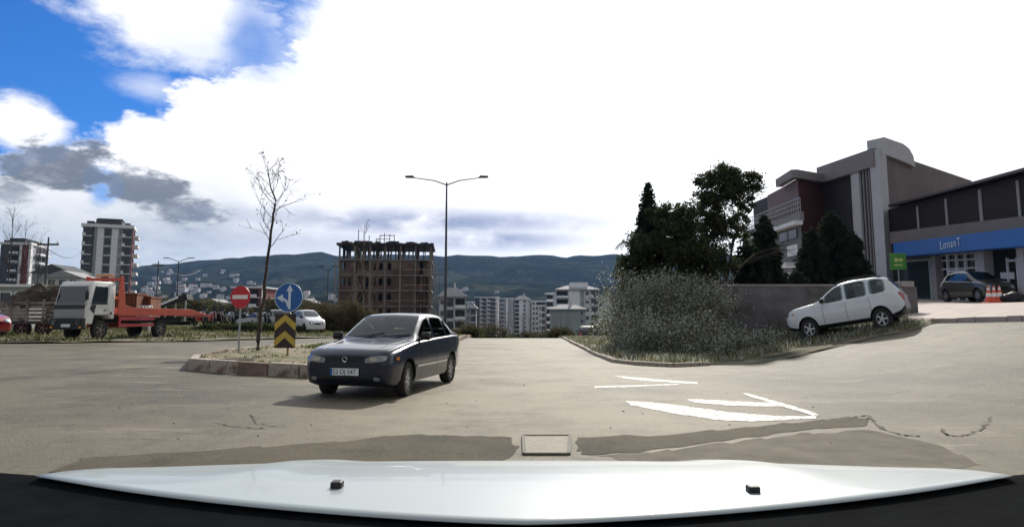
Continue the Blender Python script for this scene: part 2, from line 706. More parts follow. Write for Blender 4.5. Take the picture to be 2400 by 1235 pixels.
# ------------------------------------------------------------------ materials
def asphalt(name, col, dark, light, patch=0.35, cracks=True, rough=0.67, spec=0.30):
    m = bpy.data.materials.new(name)
    m.use_nodes = True
    t = m.node_tree
    n_, l_ = t.nodes, t.links
    b = n_['Principled BSDF']
    tc = n_.new('ShaderNodeTexCoord').outputs['Object']

    def noi(s, d=8, r=0.6, vec=None):
        q = n_.new('ShaderNodeTexNoise')
        q.inputs['Scale'].default_value = s
        q.inputs['Detail'].default_value = d
        q.inputs['Roughness'].default_value = r
        l_.new(vec or tc, q.inputs['Vector'])
        return q.outputs['Fac']

    def ss(x, a, c_):
        q = n_.new('ShaderNodeMapRange')
        q.interpolation_type = 'SMOOTHSTEP'
        q.inputs['From Min'].default_value = a
        q.inputs['From Max'].default_value = c_
        l_.new(x, q.inputs['Value'])
        return q.outputs[0]

    def mix(f, a, c_):
        q = n_.new('ShaderNodeMix')
        q.data_type = 'RGBA'
        l_.new(f, q.inputs['Factor'])
        for s_, v_ in ((q.inputs[6], a), (q.inputs[7], c_)):
            if isinstance(v_, tuple):
                s_.default_value = (*v_, 1)
            else:
                l_.new(v_, s_)
        return q.outputs[2]

    def mul(x, k):
        q = n_.new('ShaderNodeMath')
        q.operation = 'MULTIPLY'
        l_.new(x, q.inputs[0])
        if isinstance(k, float):
            q.inputs[1].default_value = k
        else:
            l_.new(k, q.inputs[1])
        return q.outputs[0]
    mp = n_.new('ShaderNodeMapping')
    mp.inputs['Scale'].default_value = (0.35, 1.0, 1.0)
    l_.new(tc, mp.inputs['Vector'])
    st_ = mp.outputs[0]
    c0 = mix(mul(ss(noi(0.22, 6), 0.42, 0.66), patch), col, dark)
    c0 = mix(mul(ss(noi(0.5, 8, 0.65, st_), 0.50, 0.72), 0.6), c0, light)
    c0 = mix(mul(ss(noi(1.3, 8, 0.7, st_), 0.56, 0.70), 0.32), c0, dark)
    mp2 = n_.new('ShaderNodeMapping')
    mp2.inputs['Scale'].default_value = (1.0, 0.10, 1.0)
    l_.new(tc, mp2.inputs['Vector'])
    c0 = mix(mul(ss(noi(1.1, 6, 0.6, mp2.outputs[0]), 0.48, 0.68), 0.45), c0, dark)
    c0 = mix(mul(ss(noi(0.8, 10, 0.75), 0.53, 0.62), 0.55), c0, dark)
    c0 = mix(mul(ss(noi(2.7, 8, 0.8), 0.56, 0.62), 0.5), c0, dark)
    c0 = mix(mul(ss(noi(0.9, 10, 0.75, st_), 0.44, 0.36), 0.5), c0, light)
    c0 = mix(mul(ss(noi(9.0, 4, 0.8), 0.50, 0.70), 0.55), c0, dark)
    c0 = mix(mul(ss(noi(18.0, 4, 0.8), 0.52, 0.66), 0.5), c0, light)
    c0 = mix(mul(ss(noi(70.0, 2, 0.7), 0.5, 0.75), 0.45), c0, light)
    c0 = mix(mul(ss(noi(45.0, 2, 0.7), 0.58, 0.72), 0.45), c0, dark)
    if cracks:
        # glare up the middle of the carriageway, painted in as paler asphalt
        sx = n_.new('ShaderNodeSeparateXYZ')
        l_.new(tc, sx.inputs[0])
        o1 = n_.new('ShaderNodeMath')
        o1.operation = 'SUBTRACT'
        l_.new(sx.outputs['X'], o1.inputs[0])
        o1.inputs[1].default_value = 0.6
        o2_ = n_.new('ShaderNodeMath')
        o2_.operation = 'ABSOLUTE'
        l_.new(o1.outputs[0], o2_.inputs[0])
        c0 = mix(mul(mul(ss(o2_.outputs[0], 4.6, 1.2), 0.75), ss(noi(0.6, 8, 0.7), 0.30, 0.60)), c0, light)
        v = n_.new('ShaderNodeTexVoronoi')
        v.feature = 'DISTANCE_TO_EDGE'
        v.inputs['Scale'].default_value = 0.45
        ad = n_.new('ShaderNodeVectorMath')
        ad.operation = 'ADD'
        nn = n_.new('ShaderNodeTexNoise')
        nn.inputs['Scale'].default_value = 2.0
        nn.inputs['Detail'].default_value = 6
        l_.new(tc, nn.inputs['Vector'])
        sc = n_.new('ShaderNodeVectorMath')
        sc.operation = 'SCALE'
        sc.inputs['Scale'].default_value = 0.8
        l_.new(nn.outputs['Color'], sc.inputs[0])
        l_.new(tc, ad.inputs[0])
        l_.new(sc.outputs[0], ad.inputs[1])
        l_.new(ad.outputs[0], v.inputs['Vector'])
        q = ss(v.outputs['Distance'], 0.016, 0.004)
        q = mul(q, ss(noi(0.25, 3), 0.52, 0.60))
        c0 = mix(mul(q, 0.75), c0, (0.05, 0.045, 0.04))
    l_.new(c0, b.inputs['Base Color'])
    b.inputs['Roughness'].default_value = rough
    b.inputs['Specular IOR Level'].default_value = spec
    bp = n_.new('ShaderNodeBump')
    bp.inputs['Strength'].default_value = 0.9
    bp.inputs['Distance'].default_value = 0.02
    l_.new(noi(28.0, 6, 0.8), bp.inputs['Height'])
    l_.new(bp.outputs[0], b.inputs['Normal'])
    return m


m_road = asphalt('asphalt', (0.145, 0.126, 0.087), (0.050, 0.045, 0.032), (0.28, 0.243, 0.17), 1.0)
m_refl = asphalt('asphalt_reflection', (0.118, 0.103, 0.073), (0.060, 0.053, 0.040), (0.19, 0.165, 0.12), 0.9, False, 0.85, 0.15)  # darker asphalt colour that paints the dashboard's reflection in the windscreen
m_pave = mat('apron_paving', (0.40, 0.34, 0.31), 0.8, var=0.25, vscale=1.5, bump=0.3, bscale=40)
m_kerb = mat('kerb_concrete', (0.42, 0.36, 0.30), 0.85, var=0.35, vscale=4, bump=0.5, bscale=30, col2=(0.15, 0.10, 0.08), c2scale=2.2, c2lo=0.5, c2hi=0.62)
m_kerb2 = mat('kerb_stone_dark', (0.20, 0.14, 0.11), 0.85, var=0.35, vscale=4, bump=0.5, bscale=30)
m_soil = mat('dry_soil', (0.22, 0.18, 0.12), 0.95, var=0.4, vscale=2.5, bump=0.8, bscale=25, col2=(0.11, 0.12, 0.045), c2scale=0.9, c2lo=0.45, c2hi=0.6)
m_verge = mat('verge_soil', (0.15, 0.13, 0.085), 0.95, var=0.45, vscale=2.0, bump=0.8, bscale=20, col2=(0.05, 0.06, 0.025), c2scale=0.7)
m_grass = mat('grass_blades', (0.085, 0.12, 0.03), 0.8, spec=0.2, var=0.35, vscale=0.6, col2=(0.20, 0.18, 0.08), c2scale=0.9, leafy=0.4)
m_weed = mat('weeds', (0.20, 0.20, 0.11), 0.85, spec=0.2, var=0.4, vscale=0.8, col2=(0.28, 0.25, 0.17), c2scale=1.2, c2lo=0.42, c2hi=0.58, leafy=0.4)
m_leaf = mat('leaves_dark', (0.045, 0.065, 0.028), 0.8, spec=0.15, var=0.5, vscale=1.3, col2=(0.06, 0.075, 0.03), c2scale=1.6, leafy=0.4)
m_leaf2 = mat('leaves_olive', (0.085, 0.10, 0.045), 0.8, spec=0.15, var=0.5, vscale=1.2, col2=(0.10, 0.10, 0.04), c2scale=1.6, leafy=0.4)
m_leaf3 = mat('leaves_pale', (0.34, 0.38, 0.32), 0.8, spec=0.2, var=0.5, vscale=1.2, col2=(0.58, 0.61, 0.58), c2scale=3.5, c2lo=0.45, c2hi=0.6, leafy=0.4)  # pale tone stands for dust and for glare painted over the thicket
m_needle = mat('needles', (0.030, 0.042, 0.026), 0.85, spec=0.1, var=0.4, vscale=1.5, leafy=0.35)
m_bark = mat('bark', (0.05, 0.04, 0.032), 0.9, var=0.4, vscale=6, bump=0.6, bscale=15)
m_barkp = mat('bark_pale', (0.16, 0.13, 0.10), 0.9, var=0.4, vscale=6)
m_brush = mat('dry_brush', (0.12, 0.075, 0.04), 0.9, var=0.5, vscale=1.0, col2=(0.06, 0.06, 0.03), c2scale=0.8, leafy=0.4)
m_white = mat('white_render', (0.80, 0.80, 0.81), 0.75, var=0.1, vscale=0.4)
m_cream = mat('cream_render', (0.62, 0.61, 0.60), 0.8, var=0.12, vscale=0.3)
m_greyw = mat('grey_render', (0.30, 0.31, 0.33), 0.8, var=0.15, vscale=0.3)
m_greenw = mat('green_grey_render', (0.34, 0.38, 0.36), 0.8, var=0.12, vscale=0.3)
m_darkw = mat('dark_cladding', (0.05, 0.055, 0.06), 0.6, var=0.2, vscale=0.4)
m_redw = mat('dark_red_render', (0.22, 0.05, 0.045), 0.8, var=0.2, vscale=0.4)
m_pane = mat('window_glass', (0.02, 0.028, 0.036), 0.12, spec=0.6)
m_paneg = mat('window_glass_teal', (0.02, 0.04, 0.045), 0.15, spec=0.6)
m_rooft = mat('roof_tiles', (0.30, 0.30, 0.31), 0.8, var=0.2, vscale=1)
m_conc = mat('concrete', (0.20, 0.18, 0.155), 0.9, var=0.3, vscale=0.5)
m_brick = mat('brick_infill', (0.11, 0.060, 0.048), 0.9, var=0.35, vscale=0.35, col2=(0.16, 0.12, 0.09), c2scale=0.12, c2lo=0.48, c2hi=0.6)
m_wood = mat('scaffold_timber', (0.34, 0.24, 0.16), 0.85, var=0.3, vscale=2)
m_dark = mat('dark_interior', (0.012, 0.012, 0.012), 0.9)
m_steel = mat('galvanised_steel', (0.36, 0.37, 0.38), 0.45, metal=0.6, var=0.2, vscale=5)
m_steeld = mat('dark_steel', (0.06, 0.065, 0.07), 0.5, metal=0.3)
m_black = mat('black_plastic', (0.012, 0.013, 0.014), 0.5, spec=0.4, var=0.2, vscale=8)
m_rubber = mat('tyre_rubber', (0.018, 0.017, 0.016), 0.85, var=0.3, vscale=12)
m_rim = mat('wheel_alloy', (0.42, 0.43, 0.44), 0.35, metal=0.8)
m_rimd = mat('wheel_dusty', (0.20, 0.18, 0.16), 0.6, metal=0.4)
m_lamp = mat('lamp_lens', (0.20, 0.215, 0.235), 0.10, spec=0.9, coat=1.0, var=0.35, vscale=9)
m_chrome = mat('chrome_trim', (0.75, 0.76, 0.78), 0.12, metal=1.0)
m_red = mat('red_lens', (0.35, 0.01, 0.01), 0.2, coat=0.6)
m_amber = mat('amber_lens', (0.60, 0.20, 0.02), 0.2, coat=0.6)
m_plate = mat('plate_white', (0.72, 0.73, 0.74), 0.45)
m_ink = mat('black_lettering', (0.01, 0.01, 0.012), 0.5)
m_glassc = mat('car_glass', (0.012, 0.022, 0.026), 0.04, spec=0.9, coat=1.0)
m_glasss = mat('car_side_glass', (0.26, 0.28, 0.29), 0.05, metal=0.75, spec=1.0, coat=1.0)
def clear_glass(name, tint):
    m = bpy.data.materials.new(name)
    m.use_nodes = True
    t = m.node_tree
    t.nodes.clear()
    tr = t.nodes.new('ShaderNodeBsdfTransparent')
    tr.inputs[0].default_value = (*tint, 1)
    gl = t.nodes.new('ShaderNodeBsdfGlossy')
    gl.inputs['Roughness'].default_value = 0.03
    gl.inputs['Color'].default_value = (0.9, 0.95, 1.0, 1)
    fr_ = t.nodes.new('ShaderNodeFresnel')
    fr_.inputs['IOR'].default_value = 1.6
    mx = t.nodes.new('ShaderNodeMixShader')
    o = t.nodes.new('ShaderNodeOutputMaterial')
    t.links.new(fr_.outputs[0], mx.inputs[0])
    t.links.new(tr.outputs[0], mx.inputs[1])
    t.links.new(gl.outputs[0], mx.inputs[2])
    t.links.new(mx.outputs[0], o.inputs['Surface'])
    return m


m_clear = clear_glass('clear_car_glass', (0.60, 0.70, 0.70))
m_seat = mat('seat_fabric', (0.05, 0.055, 0.06), 0.9, var=0.2, vscale=10)
m_navy = mat('paint_navy', (0.004, 0.011, 0.034), 0.3, spec=0.3, metal=0.0, coat=0.7, var=0.12, vscale=3)
m_pwhite = mat('paint_white', (0.66, 0.69, 0.73), 0.3, coat=0.9, var=0.05, vscale=2)
m_pred = mat('paint_red', (0.33, 0.02, 0.03), 0.3, coat=1.0)
m_pgrey = mat('paint_dark_grey', (0.075, 0.075, 0.062), 0.3, metal=0.3, coat=1.0)
m_psilver = mat('paint_silver', (0.35, 0.36, 0.37), 0.3, metal=0.6, coat=0.8)
m_mark = mat('road_paint', (0.78, 0.77, 0.73), 0.7, var=0.2, vscale=9, col2=(0.24, 0.22, 0.17), c2scale=13, c2lo=0.46, c2hi=0.58, bump=0.4, bscale=60)
m_hood = mat('bonnet_white', (0.33, 0.38, 0.39), 0.38, spec=0.5, coat=0.35, var=0.03, vscale=2)
m_orange = mat('truck_orange', (0.44, 0.065, 0.03), 0.5, var=0.2, vscale=2)
m_truckr = mat('truck_red', (0.42, 0.045, 0.055), 0.5, var=0.25, vscale=2)
m_truckw = mat('truck_white', (0.72, 0.73, 0.72), 0.4, coat=0.5, var=0.08, vscale=2)
m_truckg = mat('truck_grey', (0.28, 0.29, 0.31), 0.5, var=0.15, vscale=3)
m_rust = mat('rusty_orange', (0.17, 0.05, 0.016), 0.8, var=0.4, vscale=1.2, col2=(0.12, 0.035, 0.015), c2scale=0.9)
m_plank = mat('weathered_planks', (0.26, 0.25, 0.23), 0.85, var=0.35, vscale=3, col2=(0.12, 0.12, 0.11), c2scale=1.6)
m_tarp = mat('brown_tarp', (0.055, 0.042, 0.030), 0.9, var=0.4, vscale=2, bump=0.8, bscale=4)
m_blues = mat('sign_blue', (0.01, 0.10, 0.36), 0.35, spec=0.5)
m_signw = mat('sign_white', (0.62, 0.72, 0.84), 0.4)
m_signr = mat('sign_red', (0.52, 0.008, 0.02), 0.4)
m_signb = mat('sign_bar_white', (0.78, 0.74, 0.72), 0.45)
m_yel = mat('board_yellow', (0.50, 0.36, 0.055), 0.55, var=0.12, vscale=8)
m_brn = mat('board_black', (0.028, 0.014, 0.012), 0.5)
m_mauve = mat('mauve_render', (0.165, 0.138, 0.142), 0.85, var=0.22, vscale=0.5, bump=0.3, bscale=8)
m_slate = mat('slate_cladding', (0.035, 0.032, 0.042), 0.7, var=0.2, vscale=0.5)
m_redbr = mat('red_brown_render', (0.070, 0.022, 0.020), 0.85, var=0.15, vscale=0.5)
m_pil = mat('pale_pilaster', (0.50, 0.50, 0.53), 0.75, var=0.08, vscale=1)
m_corn = mat('grey_cornice', (0.24, 0.22, 0.225), 0.8, var=0.1, vscale=1)
m_brownp = mat('dark_brown_panel', (0.020, 0.013, 0.012), 0.6, spec=0.15, var=0.2, vscale=0.6)
m_tan = mat('tan_band', (0.20, 0.165, 0.14), 0.8, var=0.1, vscale=0.8)
m_blueaw = mat('awning_blue', (0.002, 0.115, 0.42), 0.5, var=0.15, vscale=0.7)
m_wall = mat('grey_boundary_wall', (0.135, 0.13, 0.135), 0.9, var=0.4, vscale=1.1, col2=(0.085, 0.08, 0.078), c2scale=0.8, bump=0.3, bscale=20)
m_cap = mat('wall_cap', (0.30, 0.28, 0.27), 0.85, var=0.15, vscale=2)
m_cone = mat('cone_orange', (0.70, 0.11, 0.05), 0.5)
m_conew = mat('cone_white', (0.75, 0.75, 0.75), 0.5)
m_green = mat('sign_green', (0.05, 0.24, 0.03), 0.5, var=0.2, vscale=2)
m_lime = mat('sign_lime', (0.45, 0.55, 0.18), 0.5)
m_reflrect = mat('reflection_rectangle', (0.24, 0.215, 0.165), 0.8, var=0.2, vscale=10)  # pale face of the added rectangle, colour of a windscreen reflection
m_reflrim = mat('reflection_rim', (0.12, 0.11, 0.09), 0.8, var=0.2, vscale=10)


def hills_material():
    m = bpy.data.materials.new('ground_cover')
    m.use_nodes = True
    t = m.node_tree
    n_, l_ = t.nodes, t.links
    b = n_['Principled BSDF']
    b.inputs['Roughness'].default_value = 0.95
    b.inputs['Specular IOR Level'].default_value = 0.0
    geo = n_.new('ShaderNodeNewGeometry').outputs['Position']

    def noi(s, d=8, r=0.6):
        q = n_.new('ShaderNodeTexNoise')
        q.inputs['Scale'].default_value = s
        q.inputs['Detail'].default_value = d
        q.inputs['Roughness'].default_value = r
        l_.new(geo, q.inputs['Vector'])
        return q.outputs['Fac']

    def ss(x, a, c_):
        q = n_.new('ShaderNodeMapRange')
        q.interpolation_type = 'SMOOTHSTEP'
        q.inputs['From Min'].default_value = a
        q.inputs['From Max'].default_value = c_
        l_.new(x, q.inputs['Value'])
        return q.outputs[0]

    def mix(f, a, c_):
        q = n_.new('ShaderNodeMix')
        q.data_type = 'RGBA'
        l_.new(f, q.inputs['Factor'])
        for s_, v_ in ((q.inputs[6], a), (q.inputs[7], c_)):
            if isinstance(v_, tuple):
                s_.default_value = (*v_, 1)
            else:
                l_.new(v_, s_)
        return q.outputs[2]
    forest = mix(ss(noi(0.010, 8, 0.7), 0.40, 0.62), (0.008, 0.015, 0.014), (0.026, 0.036, 0.026))
    forest = mix(ss(noi(0.004, 6, 0.6), 0.56, 0.64), forest, (0.05, 0.058, 0.035))
    forest = mix(ss(noi(0.05, 6, 0.8), 0.50, 0.60), forest, (0.005, 0.009, 0.008))
    forest = mix(ss(noi(0.018, 8, 0.8), 0.55, 0.63), forest, (0.055, 0.065, 0.045))
    near = mix(ss(noi(0.5, 8, 0.6), 0.4, 0.6), (0.11, 0.10, 0.06), (0.06, 0.07, 0.03))
    sp = n_.new('ShaderNodeSeparateXYZ')
    l_.new(geo, sp.inputs[0])
    c0 = mix(ss(sp.outputs['Y'], 90, 260), near, forest)
    l_.new(c0, b.inputs['Base Color'])
    return m


# ------------------------------------------------------------------ setting
g_me = ground_mesh()
g_me.materials.append(hills_material())
tag(link('ground', g_me), kind='structure')

road_poly = [(-60, -30), (50, -30), (50, 24), (30, 60), (3.4, 60), (-3.0, 60), (-60, 60)]
# all the carriageways and the open junction are one worn asphalt surface
sheet('road', [(-58, -28), (48, -28), (48, 50), (-58, 50)], m_road, 0.0, 1.0)
exec_after = []


# ------------------------------------------------------------------ cars
def interp(tab, x):
    if x <= tab[0][0]:
        return tab[0][1]
    for (a, b), (c_, d_) in zip(tab, tab[1:]):
        if x <= c_:
            t = (x - a) / (c_ - a)
            return b + (d_ - b) * t
    return tab[-1][1]


def smoothtab(tab, k=0.06):
    def fn(x):
        return (interp(tab, x - k) + interp(tab, x) * 2 + interp(tab, x + k)) / 4
    return fn


def make_shell(sp):
    """closed body shell; x 0 = nose, x = L tail"""
    L_ = sp['L']
    zt, zb, zl, hw = smoothtab(sp['top'], sp.get('k', 0.06)), smoothtab(sp['belt']), smoothtab(sp['bot'], 0.03), smoothtab(sp['half'], 0.04)
    xs = [0.0, 0.02, 0.05, 0.09, 0.14, 0.2, 0.28] + [0.36 + 0.06 * i for i in range(int((L_ - 0.72) / 0.06) + 1)]
    xs = [x for x in xs if x < L_ - 0.3] + [L_ - 0.28, L_ - 0.2, L_ - 0.14, L_ - 0.09, L_ - 0.05, L_ - 0.02, L_]
    rings = []
    for x in xs:
        T, B, Lo, w = zt(x), zb(x), zl(x), hw(x)
        B = min(B, T - 0.02)
        h = T - B
        tum = 0.36 * max(0, h - 0.05)
        gy = 0.925 * w
        r1 = max(0.3 * w, gy - tum)
        edge = min(0.075, h * 0.45)
        zm = Lo + (B - Lo) * 0.55
        pts = [(0, Lo), (w * 0.80, Lo), (w * 0.93, Lo + 0.03), (w * 0.975, Lo + 0.10), (w * 1.0, zm - 0.06), (w * 1.0, zm + 0.06),
               (w * 0.985, B - 0.10 * (B - Lo)), (w * 0.965, B - 0.015), (gy, B + 0.004),
               (gy + (r1 - gy) * 0.5 + 0.004, B + 0.004 + (T - edge - B) * 0.5), (r1, T - edge), (r1 - 0.035, T - edge * 0.45), (r1 - 0.10, T - edge * 0.12),
               (r1 * 0.5, T + 0.004), (0, T + 0.012)]
        rings.append([(x, y, z) for y, z in pts])
    v, f = [], []
    n = len(rings[0])
    full = 2 * n - 2
    for r in rings:
        v += r
        v += [(p[0], -p[1], p[2]) for p in r[1:-1]][::-1]
    for i in range(len(rings) - 1):
        for k in range(full):
            a = i * full + k
            b = i * full + (k + 1) % full
            f.append((a, b, b + full, a + full))
    f.append(tuple(range(full))[::-1])
    e = (len(rings) - 1) * full
    f.append(tuple(e + k for k in range(full)))
    return v, f, (zt, zb, zl, hw)


def car_patch(bvh, name, m, parent, axis, cols, off=0.006, nv=5, thick=0.0, smooth=True, side=1):
    """a thin panel that lies on the body. cols: (u, v0, v1).
    axis 'front'/'rear': u=y, v=z ; 'side': u=x, v=z ; 'top': u=y, v=x"""
    v, f = [], []
    rows = 0
    nrm = {}
    for u, v0, v1 in cols:
        for j in range(nv + 1):
            w = v0 + (v1 - v0) * j / nv
            if axis == 'front':
                o, d = Vector((-1.5, u, w)), Vector((1, 0, 0))
            elif axis == 'rear':
                o, d = Vector((8, u, w)), Vector((-1, 0, 0))
            elif axis == 'side':
                o, d = Vector((u, 3 * side, w)), Vector((0, -side, 0))
            else:
                o, d = Vector((w, u, 4)), Vector((0, 0, -1))
            h, nn, _i, _d = bvh.ray_cast(o, d)
            if h is None:
                h, nn, _i, _d = bvh.find_nearest(o + d * 3)
            if nn.dot(d) > 0:
                nn = -nn
            v.append(tuple(h + nn * (off * 0.5) - d * (off * 0.7)))
        rows += 1
    for i in range(rows - 1):
        for j in range(nv):
            a = i * (nv + 1) + j
            f.append((a, a + 1, a + nv + 2, a + nv + 1))
    mb = MB()
    mb.v, mb.f, mb.m = v, f, [0] * len(f)
    o = mb.build(name, m, parent, smooth=smooth, recalc=False)
    # normals outward
    me = o.data
    s_ = Vector((0, 0, 0))
    for p in me.polygons:
        s_ += p.normal
    out = {'front': Vector((-1, 0, 0)), 'rear': Vector((1, 0, 0)), 'side': Vector((0, side, 0)), 'top': Vector((0, 0, 1))}[axis]
    if s_.dot(out) < 0:
        me.flip_normals()
    return o


def ell(cu, cv, ru, rv, n=14, skew=0.0, p=1.0):
    r = []
    for i in range(n + 1):
        a = math.pi * i / n
        u = cu - ru * math.cos(a)
        h = rv * max(0.03, math.sin(a)) ** p
        s_ = skew * (u - cu)
        r.append((u, cv - h + s_, cv + h + s_))
    return r


def rect(u0, u1, v0, v1, n=6, taper=0.0):
    r = []
    for i in range(n + 1):
        u = u0 + (u1 - u0) * i / n
        r.append((u, v0, v1))
    return r


def side_window(sp, fn, xa, xb, lo=0.03, hi=0.10, n=22, rnd=0.02):
    zt, zb = fn[0], fn[1]
    r = []
    for i in range(n + 1):
        x = xa + (xb - xa) * i / n
        z0, z1 = zb(x) + lo, zt(x) - hi
        if 'wtop' in sp:
            z1 = min(z1, interp(sp['wtop'], x))
        e = min(x - xa, xb - x)
        if e < rnd:
            q = (rnd - e) * 0.7
            z0 += q
            z1 -= q
        if z1 > z0 + 0.015:
            r.append((x, z0, z1))
    return r


def wheel(parent, x, y, r, m_r, side, w=0.19, spokes=7, steer=0.0):
    wb = MB()
    pr = [(r * 0.62, -w / 2), (r * 0.93, -w / 2), (r * 0.985, -w / 2 + 0.03), (r, 0), (r * 0.985, w / 2 - 0.03), (r * 0.93, w / 2), (r * 0.62, w / 2), (r * 0.60, w / 2 - 0.03)]
    wb.lathe(pr, axis='Y', n=28)
    o = wb.build('wheel', m_rubber, parent, smooth=True, loc=(x, y, r))
    o.rotation_euler = (0, 0, steer)
    rb = MB()
    rb.lathe([(r * 0.64, w / 2 - 0.01), (r * 0.60, w / 2 - 0.005), (r * 0.56, w / 2 - 0.03), (r * 0.54, w / 2 - 0.07), (0.001, w / 2 - 0.08)], axis='Y', n=24, mi=1)
    rb.lathe([(r * 0.64, w / 2 - 0.008), (r * 0.555, w / 2 - 0.012), (r * 0.54, w / 2 - 0.045)], axis='Y', n=24)
    rb.lathe([(r * 0.17, w / 2 - 0.04), (r * 0.15, w / 2 - 0.012), (0.001, w / 2 - 0.008)], axis='Y', n=12)
    for k in range(spokes):
        a = 2 * math.pi * k / spokes
        a_, b_ = r * 0.1, r * 0.59
        c_ = Vector((math.cos(a) * (a_ + b_) / 2, w / 2 - 0.03, math.sin(a) * (a_ + b_) / 2))
        mt = Matrix.Rotation(-a, 3, 'Y')
        rb.box(c_, (b_ - a_, 0.025, r * 0.17), 0, mtx=mt)
    if side < 0:
        rb.v = [(p[0], -p[1], p[2]) for p in rb.v]
    rb.build('rim', [m_r, m_black], o, smooth=False)
    return o


